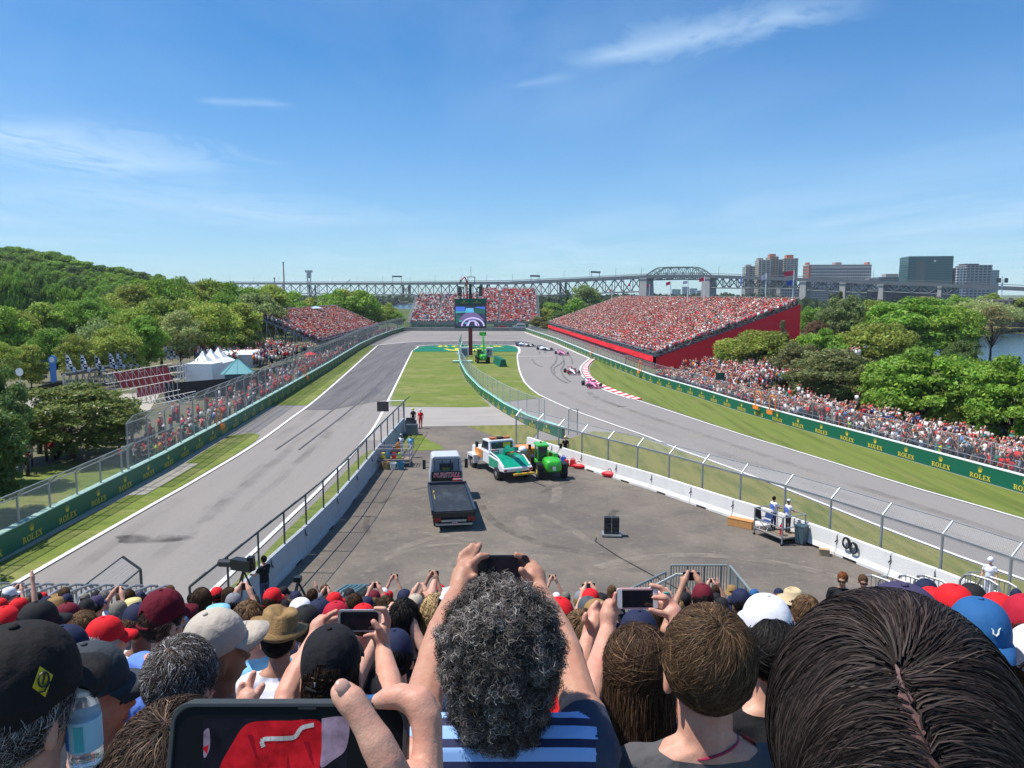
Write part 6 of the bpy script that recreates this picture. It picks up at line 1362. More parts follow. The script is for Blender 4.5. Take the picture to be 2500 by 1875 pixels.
mb = MB(); lf = empty('forklift', 'orange and white forklift half hidden behind the tow truck', 'forklift', (1.0, 56.5, .03), .3); mb.box((0, 0, .9), (1.1, 1.6, 1.0), orp); mb.box((0, .2, .5), (1.0, 2.0, .5), orp); mb.build('body', lf, bevel=.1)
mb = MB(); mb.ell((-.4, -.6, 1.25), (.35, .35, .3), white, 10, 6); mb.build('white_tank', lf, smooth=True)
for s in (-1, 1):
	for y in (-.7, .8): wheel(lf, (s*.52, y, .33), .33, .25, chrome, 12)
# ================================================================ paddock props
def cloud_rot(p): return p
sk_ = empty('speaker_stack', 'stack of black loudspeakers on a low pallet in the middle of the paddock', 'loudspeakers', (5.25, 39.4, .03), R(-6)); sk_.scale = (.68, .68, .72)
mb = MB(); mb.box((0, 0, .14), (1.5, 1.1, .12), steel); mb.box((0, 0, .05), (1.3, .9, .1), black); mb.build('pallet', sk_)
for i in range(4):
	for s in (-1, 1): mb = MB(); mb.box((s*.3, 0, .35+i*.31), (.56, .62, .28), black, (-.06, 0, 0), 1, None, -.02*i); mb.box((s*.3, -.325, .35+i*.31), (.46, .02, .2), mat('speaker_grille', (.035, .035, .038), .9)); mb.build('speaker_box', sk_)
cab_ = MB(); cab_.tube([(4.4, 39.0, .05), (4.3, 38.4, .05), (5.2, 36, .05), (7.4, 31.5, .05), (8.2, 29, .05)], .025, black, 5); tag(cab_.build('cable'), 'thin black cable running from the loudspeakers towards the stairs', 'cable')
wood = mat('pale_orange_plywood', (.52, .25, .08), .7, var=.12, vscale=3)
a, b = G(1784, 1284), G(1840, 1296); d = b-a; wb = empty('wooden_box', 'long pale plywood box lying against the white barriers', 'box', (a+b)/2+Vector((.0, .2, .03)), math.atan2(d.y, d.x))
mb = MB(); wb.scale = (.8, .8, .8); mb.box((0, 0, .27), (1.75, .55, .5), wood); mb.build('box_body', wb); mb = MB(); mb.box((0, 0, .54), (1.79, .59, .035), wood); mb.build('lid', wb)
bb_ = MB(); bb_.box((0, 0, .14), (.5, .4, .28), mat('cardboard', (.42, .3, .17), .8, var=.1)); bb_.box((0, -.19, .29), (.5, .02, .16), MATS['cardboard'], (.9, 0, 0)); o = bb_.build('cardboard_box', loc=G(2012, 1356)+Vector((0, 0, .03))); tag(o, 'small open cardboard box at the foot of the white barriers', 'box'); o.rotation_euler = (0, 0, -.4)
def can(px, py, c, label, s=1., flat_=False):
	root = empty('fuel_can' if not flat_ else 'holdall_bag', label, 'can' if not flat_ else 'bag', G(px, py)+Vector((0, 0, .03)), -.5); mb = MB()
	if flat_: mb.ell((0, 0, .16*s), (.5*s, .2*s, .17*s), c, 12, 6)
	else: mb.box((0, 0, .2*s), (.3*s, .22*s, .38*s), c, None, .85)
	mb.build('body', root, smooth=flat_, bevel=0 if flat_ else .02); mb = MB(); mb.tube([(-.1*s, 0, .38*s), (-.06*s, 0, .47*s), (.06*s, 0, .47*s), (.1*s, 0, .38*s)], .02*s, c if not flat_ else black, 5); mb.build('handle', root)
can(1364, 1127, mat('white_can', (.6, .6, .65), .4), 'white can with a blue label beside the green telehandler', 1.2); can(1376, 1131, mat('blue_can', (.03, .08, .45), .4), 'blue can beside the green telehandler', 1.2)
can(1383, 1139, red, 'red can beside the blue can', 1.2); can(1398, 1140, red, 'red can on the right of the pair at the barrier', 1.35); can(1413, 1145, red, 'red bag next to the red cans', 1.1, True); can(1488, 1166, red, 'red holdall bag lying alone at the foot of the white barriers', 1.25, True)
for i, px in enumerate((2102, 2118)):
	# cable coils hanging over the barrier
	c = W(px, 1332+i*11, 37.0-i*.4); cb = MB(); cb.tube([(.2*math.cos(t), .02*math.sin(3*t), .26*math.sin(t)) for t in [k/14*2*math.pi for k in range(15)]], .045, black, 6); cb.tube([(.17*math.cos(t+.3), -.03, .24*math.sin(t)) for t in [k/14*2*math.pi for k in range(15)]], .03, black, 6)
	q = min(range(len(RB)-1), key=lambda k: abs((RB[k][1]+RB[k+1][1])/2-c.y));
	t = (c.y-RB[q][1])/(RB[q+1][1]-RB[q][1]); x = RB[q][0]+(RB[q+1][0]-RB[q][0])*t; o = cb.build('cable_coil', loc=(x-.24, c.y-.1, .85-.12*i)); tag(o, ('smaller left' if i == 0 else 'larger right')+' black cable coil hanging on the white barrier', 'cable coil'); o.rotation_euler = (0, 0, -1.1)
# platform carts
def cart(label, c, rz, L_=3.0, W__=1.7, h=1.15, decks=.32, m=steel):
	root = empty('platform_cart', label, 'cart', c, rz); mb = MB()
	for x in (-L_/2, L_/2):
		for y in (-W__/2, W__/2): mb.cyl((x, y, .08), (x, y, h+decks), .04, m, n=6); mb.cyl((x, y, 0), (x, y, .1), .07, black, n=8)
	for z in (decks+.05, decks+h*.5, decks+h-.02):
		for y in (-W__/2, W__/2): mb.cyl((-L_/2, y, z), (L_/2, y, z), .032, m, n=5)
		for x in (-L_/2, L_/2): mb.cyl((x, -W__/2, z), (x, W__/2, z), .032, m, n=5)
	mb.build('rail_frame', root); mb = MB(); mb.box((0, 0, decks), (L_-.1, W__-.1, .07), mat('scuffed_plywood', (.22, .17, .12), .8, var=.3, vscale=3)); mb.build('deck_board', root); return root
pc_ = G(1950, 1352); CARTR = cart('steel platform cart with two marshals on it beside the white barriers', (13.95, 39.0, .03), R(-67), 2.06, 1.5)
pc2 = G(968, 1143); CARTL = cart('steel cart loaded with cans by the end of the pale grey barrier', (-8.75, 56.2, .03), R(2), 2.4, 1.4, .9, .5, mat('pinkish_steel', (.5, .42, .42), .5, .3))
fc = empty('folding_chair', 'blue folding chair on the marshals\' platform cart', 'chair', (13.35, 39.35, .42), R(-60)); navy_c = mat('navy_canvas', (.02, .05, .17), .7); mb = MB(); mb.box((0, 0, .42), (.5, .45, .04), navy_c); mb.build('seat', fc); mb = MB(); mb.box((0, .24, .68), (.5, .03, .3), navy_c, (-.15, 0, 0)); mb.build('backrest', fc); mb = MB()
for s in (-1, 1): mb.cyl((s*.24, -.22, 0), (s*.24, .22, .42), .015, white, n=5); mb.cyl((s*.24, .22, 0), (s*.24, -.22, .42), .015, white, n=5)
mb.build('leg_frame', fc)
jk = MB(); jk.box((0, 0, -.35), (.4, .08, .7), black, None, .7); o = jk.build('hung_jacket', loc=(13.05, 39.75, 1.45)); tag(o, 'black jacket hanging on the rail of the marshals\' cart', 'jacket')
bn_ = empty('wheelie_bin', 'dark green-grey wheelie bin at the right end of the marshals\' cart', 'bin', (14.75, 38.05, .03), R(-50)); bn_.scale = (.85, .85, .9); mb = MB(); mb.box((0, 0, .55), (.5, .55, .95), mat('bin_slate', (.05, .09, .11), .5), None, 1.15); mb.build('bin_body', bn_); mb = MB(); mb.box((0, 0, 1.07), (.62, .66, .07), MATS['bin_slate']); mb.build('lid', bn_)
for s in (-1, 1): mb = MB(); mb.cyl((s*.2, .3, .1), (s*.27, .3, .1), .1, black, n=10); mb.build('wheel', bn_)
ex = MB(); ex.cyl((0, 0, 0), (0, 0, .5), .1, red, n=10); ex.cyl((0, 0, .5), (0, 0, .6), .03, black, n=6); o = ex.build('fire_extinguisher', loc=(13.85, 38.4, .42)); tag(o, 'red fire extinguisher standing on the marshals\' cart', 'fire extinguisher')
for i, (x, y, c, s, lab) in enumerate(((-9.2, 55.0, mat('tan_bucket', (.45, .3, .12), .6), .3, 'tan bucket in front of the loaded cart'), (-8.65, 54.9, white, .26, 'white bucket between the tan and the blue one'), (-8.1, 54.85, mat('teal_bucket', (.03, .2, .3), .5), .3, 'dark blue bucket in front of the loaded cart'))):
	mb = MB(); mb.lathe([(s*.75, 0), (s, s*1.8), (s*.94, s*1.8), (s*.7, .05)], (0, 0, 0), c, 14); o = mb.build('bucket', loc=(x, y, .03)); tag(o, lab, 'bucket')
for i, (dx, dz, c, lab) in enumerate(((-.8, .58, yellow, 'yellow helmet on the loaded cart'), (-.45, .58, mat('teal_bucket', (0, 0, 0)), 'blue jerrycan on the loaded cart'), (0, .58, red, 'red can on the loaded cart'), (.4, .58, mat('lime_can', (.4, .6, .1), .5), 'lime green can on the loaded cart'))):
	mb = MB(); mb.box((0, 0, .2), (.3, .3, .38), c, None, .8); o = mb.build('canister', loc=(-8.75+dx, 56.1, .03+dz)); tag(o, lab, 'can')
gc = empty('equipment_case', 'grey equipment case at the far end of the pale grey barrier', 'case', G(1006, 1062)+Vector((0, 0, .03))); mb = MB(); mb.box((0, 0, .45), (1.0, .8, .85), mat('case_grey', (.16, .17, .18), .6)); mb.build('case_body', gc); mb = MB(); mb.box((0, 0, .91), (1.04, .84, .05), dsteel); mb.build('lid', gc)
dc = MB(); dc.box((0, 0, .4), (1.3, .5, .8), dsteel); dc.box((.1, 0, .9), (.8, .4, .25), black); tag(dc.build('tool_trolley', loc=G(1000, 1047)+Vector((0, 0, .03))), 'dark tool trolley beside the marshal in black', 'trolley')
# notice board at the end of the left fence
nb = empty('trackside_board', 'small dark panel on the end post of the left fence', 'panel', (-9.95, 70.2, 0)); mb = MB(); tp = W(984.5, 980, 72); p0 = W(927, 990, 71.5)
mb.cyl((0, 0, 0), (0, 0, 3.0), .06, white, n=6); mb.cyl((0, 0, 2.95), (p0.x+9.95+.9, 0, 2.95), .05, white, n=5); mb.build('support_arm', nb); mb = MB(); mb.box((p0.x+9.95+.4, -.1, p0.z), (1.0, .1, .86), mat('dark_brown_panel', (.07, .055, .05), .6)); mb.box((p0.x+9.95+.4, -.06, p0.z), (1.06, .08, .92), dsteel); mb.build('panel', nb)
# props round the screen foot
for i, (x, y, c, sz, lab) in enumerate(((-9.6, 156, white, (1.6, 1.2, 2.0), 'white cabinet at the foot of the screen pole'), (-4.6, 156, white, (1.4, 1.2, 1.9), 'pale cabinet right of the screen pole'), (-6.4, 154.5, mat('blue_can', (0, 0, 0)), (1.2, .8, 1.2), 'blue case at the foot of the screen pole'))):
	mb = MB(); mb.box((0, 0, sz[2]/2), sz, c); mb.box((0, -sz[1]/2-.02, sz[2]*.5), (sz[0]*.7, .03, sz[2]*.7), MATS['cab_shade_and_panel_grey']); tag(mb.build('cabinet', loc=(x, y, .03)), lab, 'cabinet')
mb = MB(); mb.box((0, 0, .2), (3.6, 1.6, .35), mat('mint_mat', (.4, .6, .48), .8)); tag(mb.build('landing_mat', loc=(-9.2, 142.5, .04)), 'pale mint padded mat left of the small telehandler', 'mat')
gb = MB(); gb.prism([(-.7, 0), (.7, 0), (.35, 1.3), (-.35, 1.3)], -4, 4, green, 'Y'); o = gb.build('padded_barrier', loc=(-2.2, 138, .04)); o.rotation_euler = (0, 0, R(10)); tag(o, 'dark green padded barrier right of the small telehandler', 'barrier')
# marshal posts: orange frames over the walls
def opost(c, rz, label):
	root = empty('marshal_window', label, 'marshal post', c, rz); mb = MB(); o2 = mat('safety_orange', (.8, .22, .02), .6)
	for s in (-.5, .5): mb.cyl((s, 0, 1.1), (s, 0, 2.6), .05, o2, n=6)
	mb.cyl((-.5, 0, 2.6), (.5, 0, 2.6), .05, o2, n=6); mb.build('frame', root); mb = MB(); mb.box((0, -.3, 1.0), (1.0, .08, .42), o2); mb.build('hung_panel', root)
q = G(1903, 1020); opost((interp(RW, 79.4), 79.4, 0), R(-75), 'orange marshal opening in the fence above the right green wall'); opost((interp(RW, 116)-.1, 116, 0), R(-80), 'orange marshal opening near the end of the red grandstand')
opost((interp(RW, 152), 152, 0), R(-80), 'orange marshal opening far up the right green wall'); opost((interp(LW, 67.5), 67.5, 0), R(90), 'orange marshal opening in the tall left fence'); opost((interp(LW, 108), 108, 0), R(90), 'orange marshal opening further along the left green wall'); opost((26.0, 76, 0), R(-75), 'second orange marshal panel on the right green wall')
# foreground crowd barriers and stairs of our own stand
STP = 5.25   # walkway level in front of the first row
def hoop(x, y, z, rz, label, m=None, w_=1.0, h=1.05):
	root = empty('crowd_barrier', label, 'crowd barrier', (x, y, z), rz); m = m or mat('bright_steel', (.42, .42, .42), .4, .6); mb = MB()
	mb.tube([(-w_/2, 0, 0), (-w_/2, 0, h-.25), (-w_/2+.1, 0, h-.06), (-w_/2+.28, 0, h), (w_/2-.28, 0, h), (w_/2-.1, 0, h-.06), (w_/2, 0, h-.25), (w_/2, 0, 0)], .03, m, 7); mb.cyl((-w_/2, 0, .2), (w_/2, 0, .2), .02, m, n=5); mb.build('frame', root)
	mb = MB()
	for i in range(1, 8): mb.cyl((-w_/2+w_*i/8, 0, .2), (-w_/2+w_*i/8, 0, h-.03 if 2 <= i <= 6 else h-.08), .012, m, n=5)
	mb.build('bars', root)
zb = 5.05
for i in range(12):
	px = -25+i*37 if i else -25; p = W(px, 1432+i*.6, 17.6); hoop(p.x, p.y, p.z-1.05, R(62), f'hooped steel crowd barrier at the lower left, {ordn(i)} from the left')
for i in range(5):
	p = W(834+i*11.5, 1436, 19.5); hoop(p.x, p.y, p.z-1.05, R(68), f'hooped steel crowd barrier left of the raised black phone, {ordn(i)} from the left', mat('teal_steel', (.2, .32, .34), .4, .5))
for i, (px, py) in enumerate(((2150, 1412), (2190, 1414), (2235, 1412), (2280, 1412), (2395, 1410), (2440, 1416))):
	p = W(px, py, 19); hoop(p.x, p.y, p.z-1.05, R(-60), f'hooped steel crowd barrier at the lower right, {ordn(i)} from the left')
# stair railing
def railp(name, label, A, B, h, n, m, cat='railing'):
	A, B = Vector(A), Vector(B); root = empty(name, label, cat, A); d = B-A; mb = MB(); mb.cyl((0, 0, h), d+Vector((0, 0, h)), .035, m); mb.cyl((0, 0, .1), d+Vector((0, 0, .1)), .025, m); mb.build('top_rail', root); mb = MB()
	for i in range(n+1): q = d*i/n; mb.cyl(q, q+Vector((0, 0, h)), .012 if i % 6 else .03, m, n=5)
	mb.build('bars', root)
gst = mat('grey_green_steel', (.25, .29, .29), .5, .3)
a, b = W(1638, 1380, 23), W(1775, 1380, 23); railp('stair_landing_railing', 'wide grey railing panel at the top of the paddock stairs', a-Vector((0, 0, 1.15)), b-Vector((0, 0, 1.15)), 1.15, 20, gst)
c = W(1835, 1445, 19.5); railp('stair_railing', 'sloping grey stair railing right of the landing panel', b+Vector((.08, -.05, -1.15)), c-Vector((0, 0, 1.15)), 1.15, 16, gst)
c = W(1535, 1440, 19.5); a2 = W(1625, 1397, 22.6); railp('stair_railing', 'sloping grey stair railing left of the landing panel', a2-Vector((0, 0, 1.0)), c-Vector((0, 0, 1.0)), 1.0, 14, gst)
a3, c3 = W(1652, 1402, 21.9), W(1560, 1450, 18.9); mb = MB(); mb.tube([a3+Vector((.25, 0, -.2)), a3+Vector((.3, 0, 0)), a3, c3], .04, mat('cream_handrail', (.5, .48, .42), .4), 7); tag(mb.build('handrail'), 'pale rounded handrail of the paddock stairs', 'handrail')
# ================================================================ people
def skinmat(n, c): return mat(n, c, .5, var=.08, vscale=14, sss=.12, spec=.4, bump=.12, bscale=90)
SK = [skinmat('skin_fair', (.56, .30, .21)), skinmat('skin_tanned', (.43, .22, .14)), skinmat('skin_brown', (.22, .11, .07))]
m_shirt = mat('cloth_by_object_colour', (1, 1, 1), .85, objcol=True, var=.1, vscale=6, spec=.2, bump=.35, bscale=9)
m_trou = mat('dark_trousers', (.035, .045, .08), .85, var=.15); m_shoe = mat('shoe', (.05, .05, .055), .6); m_eye = mat('eye_dark', (.02, .015, .012), .2); m_lip = mat('lips', (.4, .12, .1), .5)
def caps_parts(c):
	"""c: list of (a, b, ra, rb, slot) capsules or (centre, radii, slot) ellipsoids"""
	m = MB()
	for q in c:
		if len(q) == 5:
			a, b, ra, rb, s = q; a = Vector(a); b = Vector(b)
			if (b-a).length < 1e-5: b = b+Vector((0, 0, 1e-4))
			m.cyl(a, b, ra, black, rb, 10); m.ell(a, ra, black, 10, 6); m.ell(b, rb, black, 10, 6)
		else:
			m.ell(q[0], q[1], black, 16, 10)
	return m
def organic(name, c, voxel, mats, smooth=3, neck_z=1.487, neck_c=(0, 0)):
	m = caps_parts(c); me = m.mesh(name+'_src'); me.materials.clear(); tmp = bpy.data.objects.new('tmp', me); COL.objects.link(tmp)
	md = tmp.modifiers.new('r', 'REMESH'); md.mode = 'VOXEL'; md.voxel_size = voxel; md.use_smooth_shade = True
	if smooth: s = tmp.modifiers.new('s', 'SMOOTH'); s.factor = .5; s.iterations = smooth
	dg = bpy.context.evaluated_depsgraph_get(); out_ = bpy.data.meshes.new_from_object(tmp.evaluated_get(dg)); bpy.data.objects.remove(tmp); out_.name = name; cuts = list(CUTS) if neck_z > 0 else []
	if cuts:
		bm = bmesh.new(); bm.from_mesh(out_)
		for p, n_, a_, b_, r_ in cuts:
			ge = [v for v in bm.verts if (v.co-Vector(p)).length < r_+.04]; st_ = set(ge); es = [e for e in bm.edges if e.verts[0] in st_ and e.verts[1] in st_]; fc = [f for f in bm.faces if all(v in st_ for v in f.verts)]
			bmesh.ops.bisect_plane(bm, geom=ge+es+fc, plane_co=p, plane_no=n_, dist=.0004)
		bm.to_mesh(out_); bm.free()
	out_.materials.clear()
	for k in mats: out_.materials.append(k)
	n = len(out_.polygons); C = np.empty(n*3); out_.polygons.foreach_get('center', C); C = C.reshape(-1, 3); best = np.full(n, 1e9); sl = np.zeros(n, np.int32)
	for q in c:
		if len(q) == 5:
			a, b = np.array(q[0]), np.array(q[1]); ab = b-a; t = np.clip(((C-a)@ab)/max(ab@ab, 1e-9), 0, 1); d = np.linalg.norm(C-a-t[:, None]*ab, axis=1)-(q[2]+(q[3]-q[2])*t); s = q[4]
		else:
			r = np.array(q[1] if not isinstance(q[1], (int, float)) else (q[1],)*3); k = np.linalg.norm((C-np.array(q[0]))/r, axis=1); d = (k-1)*r.min(); s = q[2]
		w_ = d < best; best[w_] = d[w_]; sl[w_] = s
	for p, n_, a_, b_, r_ in cuts:
		d_ = C-np.array(p); near = (np.linalg.norm(d_, axis=1) < r_) & ((sl == a_) | (sl == b_)); sd = d_@np.array(n_) > 0; sl[near & sd] = b_; sl[near & ~sd] = a_
	out_.polygons.foreach_set('material_index', sl); out_.polygons.foreach_set('use_smooth', [True]*n); return out_
def Rz(p, a): c, s = math.cos(a), math.sin(a); return Vector((p[0]*c-p[1]*s, p[0]*s+p[1]*c, p[2]))
CUTS = []
def body_caps(arms=None, yaw=0., lean=0., fine=False, sleeve=.55, sslot=1, fat=1., neckh=0., legs='stand', sw=1., headturn=0., shr=0.):
	"""standing figure 1.76 m tall facing +Y; arms {'L':[elbow, wrist], 'R':[...]} in local metres"""
	F = lambda p: Rz((p[0], p[1]+lean*(p[2]-.95), p[2]), yaw); c = []; CUTS.clear(); nk = F((0, 0, 1.487+shr)); CUTS.append((nk, (nk-F((0, .05, 1.3+shr))).normalized(), 1, 0, .115+shr)); CUTS.append((F((0, 0, .93)), Vector((0, 0, 1)), 2, 1, .3))
	E = lambda p, r, s: c.append((F(p), r, s)); K = lambda a, b, ra, rb, s: c.append((F(a), F(b), ra, rb, s))
	K((0, 0, .97), (0, 0, 1.18), .15*fat, .145*fat, 1); c.append((F((0, -.005, 1.27)), (.185*fat, .15*fat, .2), 1) if abs(yaw) < 2 else (F((0, -.005, 1.27)), (.185*fat, .15*fat, .2), 1))
	K((-.14*sw, -.01, 1.405+shr), (.14*sw, -.01, 1.405+shr), .074, .074, 1); K((-.1*sw, -.01, 1.43+shr), (0, -.01, 1.475), .05, .05, 1); K((.1*sw, -.01, 1.43+shr), (0, -.01, 1.475), .05, .05, 1); E((0, 0, .95), (.165*fat, .13*fat, .12), 2)
	K((0, -.005, 1.45), (0, .012, 1.585), .06, .055, 0)
	H = lambda p: Rz((p[0], p[1]+lean*(1.66-.95), p[2]), 0); hc = F((0, 0, 1.665))
	def HF(p): v = Rz((p[0], p[1], 0), yaw+headturn); return (hc.x+v.x, hc.y+v.y, p[2])
	c.append((HF((0, -.008, 1.668)), (.078, .092, .102), 0)); c.append((HF((0, .03, 1.61)), (.058, .064, .082), 0)); c.append((HF((0, .045, 1.55)), HF((0, .065, 1.555)), .03, .024, 0))
	c.append((HF((0, .088, 1.64)), HF((0, .108, 1.605)), .011, .015, 0)); c.append((HF((-.035, .078, 1.655)), HF((.035, .078, 1.655)), .017, .017, 0))
	for s in (-1, 1): c.append((HF((s*.079, -.002, 1.645)), HF((s*.084, -.012, 1.605)), .013, .01, 0))
	if fine:
		for s in (-1, 1): c.append((HF((s*.031, .086, 1.632)), (.012, .01, .007), 4))
		c.append((HF((-.02, .092, 1.575)), HF((.02, .092, 1.575)), .008, .008, 5))
	for s, k in ((-1, 'L'), (1, 'R')):
		S = Vector((s*.18*sw, -.01, 1.4+shr)); S2 = F(S)
		if arms and k in arms and arms[k] is not None: el_, wr = Vector(arms[k][0]), Vector(arms[k][1])
		else: el_, wr = F((s*.25, -.02, 1.13)), F((s*.24, .1, .9))
		m_ = S2.lerp(el_, sleeve); CUTS.append((m_, (el_-S2).normalized(), sslot, 0, .085)); c.append((S2, m_, .062, .056, sslot)); c.append((m_, el_, .046, .039, 0)); c.append((el_, el_.lerp(wr, .35), .041, .042, 0)); c.append((el_.lerp(wr, .35), wr, .041, .027, 0))
		if not (arms and k in arms and len(arms[k]) > 2 and arms[k][2] == 'nohand'):
			d = (wr-el_).normalized(); c.append((wr, wr+d*.07, .03, .036, 0)); c.append((wr+d*.07, wr+d*.15, .034, .02, 0)); sd = d.cross(Vector((0, 0, 1)) if abs(d.z) < .8 else Vector((0, 1, 0))).normalized(); c.append((wr+d*.03, wr+d*.08+sd*.05*s, .016, .011, 0))
	if legs == 'stand':
		for s in (-1, 1): K((s*.09, 0, .9), (s*.1, .01, .5), .088, .063, 2); K((s*.1, .01, .5), (s*.1, -.01, .1), .06, .047, 2); K((s*.1, -.03, .05), (s*.11, .13, .04), .042, .036, 3)
	return c
# --- generic shared figures
POSES = {
	'stand': None,
	'phone': {'L': [(-.27, .2, 1.3), (-.09, .38, 1.62)], 'R': [(.27, .2, 1.3), (.09, .38, 1.62)]},
	'high': {'L': [(-.22, .28, 1.55), (-.08, .36, 1.86)], 'R': [(.22, .28, 1.55), (.08, .36, 1.86)]},
	'onearm': {'L': [(-.25, -.02, 1.13), (-.22, .12, .92)], 'R': [(.26, .2, 1.52), (.15, .26, 1.82)]},
	'folded': {'L': [(-.27, .05, 1.15), (-.02, .22, 1.15)], 'R': [(.27, .05, 1.15), (.02, .24, 1.18)]},
	'forward': {'L': [(-.26, .12, 1.18), (-.17, .38, 1.12)], 'R': [(.26, .12, 1.18), (.17, .38, 1.12)]},
}
GB = {}
for pn, ar in POSES.items():
	base = organic('body', body_caps({k: [Vector(q) for q in v] for k, v in ar.items()} if ar else None), .0115, [SK[0], m_shirt, m_trou, m_shoe], 2)
	for i, s in enumerate(SK):
		me = base if i == 0 else base.copy()
		if i: me.materials[0] = s
		GB[(pn, i)] = me
# --- headwear and hair meshes, centred on the cranium (0,0,0) = local (0,-.008,1.668)
# --- hair made of many fine strands
def hair_mat(name, rough=.6, objcol=True):
	m, t, b = nodes_mat(name); a = t.nodes.new('ShaderNodeAttribute'); a.attribute_name = 'tone'; src = a.outputs['Color']
	if objcol:
		oi = t.nodes.new('ShaderNodeObjectInfo'); vm = t.nodes.new('ShaderNodeVectorMath'); vm.operation = 'MULTIPLY'; t.links.new(oi.outputs['Color'], vm.inputs[0]); t.links.new(src, vm.inputs[1]); src = vm.outputs[0]
	t.links.new(src, b.inputs['Base Color']); b.inputs['Roughness'].default_value = rough; b.inputs['Specular IOR Level'].default_value = .16; return m
m_strand = hair_mat('hair_strands'); m_scalp = mat('under_hair', (1, 1, 1), .8, objcol=True, spec=.1)
def strands(name, c, rad, style, n, seg, length, width, seed=1, lift=.12, region=-.2, tonevar=.45, mix=None, crown=(0, -.35, .94), part=None, curl=(.0, 0.), base=True, face=.25, fall=-.25, jit=.25, wv=0., tip=.25, basecol=None, clumps=0, whorl=None, field=None, roll=.5):
	if mix is not None and basecol is None: basecol = mat('dark_scalp', (.05, .03, .022), .9)
	"""ribbons growing from an ellipsoid scalp; style flow | curly | long"""
	r = np.random.default_rng(seed); rad = np.array(rad); c = np.array(c); u = unit(r.normal(size=(n*4, 3)))
	keep = (u[:, 2] > region-.9*np.maximum(0, -u[:, 1])+1.1*np.maximum(0, u[:, 1]-face)); u = u[keep][:n]; n = len(u)
	P = u*rad; cr = unit(np.array([crown]))[0]
	if part is not None:
		side = np.sign(u[:, 0]-part[0]-.04*r.normal(size=n)); flow = np.stack([side*1.0, -.25-.3*r.random(n), -.35*np.ones(n)], 1)
	else:
		d0 = u-cr*(u@cr)[:, None]; flow = unit(d0+1e-4)+np.cross(unit(d0+1e-4), cr)*.45; flow[:, 2] -= .35
	if whorl is not None:
		wv_ = unit(np.array([whorl]))[0]; d1 = u-wv_*(u@wv_)[:, None]; rad_f = unit(d1+1e-4)+np.cross(unit(d1+1e-4), wv_)*.35; k_ = np.clip((u[:, 2:3]-wv_[2]+.15)/.3, 0, 1); sd_ = np.sign(u[:, 0]-wv_[0]-.1*(wv_[2]-u[:, 2]))
		flow = rad_f*k_+(1-k_)*np.stack([sd_*.8, 0*sd_, -.75*np.ones(n)], 1)
	lump = np.zeros(n)
	if clumps:
		cc_ = unit(r.normal(size=(clumps, 3))); ci = np.argmax(u@cc_.T, 1); dv = u-cc_[ci]; lump = np.clip(1-(np.linalg.norm(dv, axis=1)/(1.9/math.sqrt(clumps)))**2, 0, 1)
		P = P*(1+.12*lump+.05*np.sin(ci*7.3)*1)[:, None]
	jv = jit*r.normal(size=(n, 3)); flow = flow+jv; ph = r.random(n)*6.28; L_ = length*(.6+.6*r.random(n)); st = L_/seg; pts = []; dirs = []; d = unit(flow)
	for k in range(seg+1):
		nn = unit(P/rad**2); lf = 1+lift*(k/seg)*(.5+r.random(n)*.0+.5)
		if style == 'curly':
			pts.append(P+nn*(length*.95*k/seg)[..., None] if False else P+nn*(st*k)[:, None]*.75)
		else: pts.append(P*(1+lift*min(1, k/2.)*(.4+.6*((ph % 1))[:, None])))
		dirs.append(nn)
		if style == 'flow' or style == 'long':
			if field is not None: d = unit(field(unit(P/rad)))+jv
			f = d-nn*np.sum(d*nn, 1, keepdims=True); f = unit(f)
			if style == 'long':
				low = (P[:, 2] < fall*rad[2])[:, None]; dn_ = np.stack([.12*np.sin(ph*3+k*wv), .12*np.cos(ph*2+k*wv)-.03, -np.ones(n)], 1); f = np.where(low, unit(dn_), unit(f+np.array([0, 0, -.35*k/seg])))
			P2 = P+f*st[:, None]
			q = np.linalg.norm(P2/rad, axis=1)[:, None]
			if style == 'flow': P = P2/q
			else: P = np.where(P2[:, 2:3] > fall*rad[2], P2/q, P2)
			d = unit(d+f*.6)
	pts = np.stack(pts, 1); nrm = np.stack(dirs, 1)
	if style == 'curly':
		t1 = unit(np.cross(nrm[:, 0], r.normal(size=(n, 3)))); t2 = np.cross(nrm[:, 0], t1); a = np.linspace(0, 1, seg+1)[None, :, None]; w_ = curl[1]*(.7+.6*r.random((n, 1, 1)))
		pts = pts+(t1[:, None]*np.cos(a*w_+ph[:, None, None])+t2[:, None]*np.sin(a*w_+ph[:, None, None]))*curl[0]*(.3+.7*a)*(.6+.8*r.random((n, 1, 1)))
	elif curl[0] > 0:
		a = np.linspace(0, 1, seg+1)[None, :, None]; sd = unit(np.cross(nrm[:, 0], d)); pts = pts+sd[:, None]*np.sin(a*curl[1]+ph[:, None, None]*(1 if curl[1] > 30 else .35))*curl[0]*a
	T = np.gradient(pts, axis=1); B = np.cross(T, nrm); B = B/np.maximum(np.linalg.norm(B, axis=2, keepdims=True), 1e-9)
	if style != 'curly': ra_ = roll*r.normal(size=(n, 1, 1)); B = B*np.cos(ra_)+nrm*np.sin(ra_)
	if style == 'curly': B = unit((B+.5*r.normal(size=(n, 1, 3))).reshape(-1, 3)).reshape(B.shape)
	wd = width*(1-(1-tip)*np.linspace(0, 1, seg+1)**1.5)[None, :, None]*(.6+.8*r.random((n, 1, 1)))*.5
	V = np.stack([pts-B*wd, pts+B*wd], 2)+c; nv = (seg+1)*2; V = V.reshape(-1, 3)
	k0 = (np.arange(n)*nv)[:, None]+(np.arange(seg)*2)[None, :]; F_ = np.stack([k0, k0+1, k0+3, k0+2], 2).reshape(-1)
	tone = (1-tonevar+2*tonevar*r.random((n, 1)))*np.ones((n, 3))
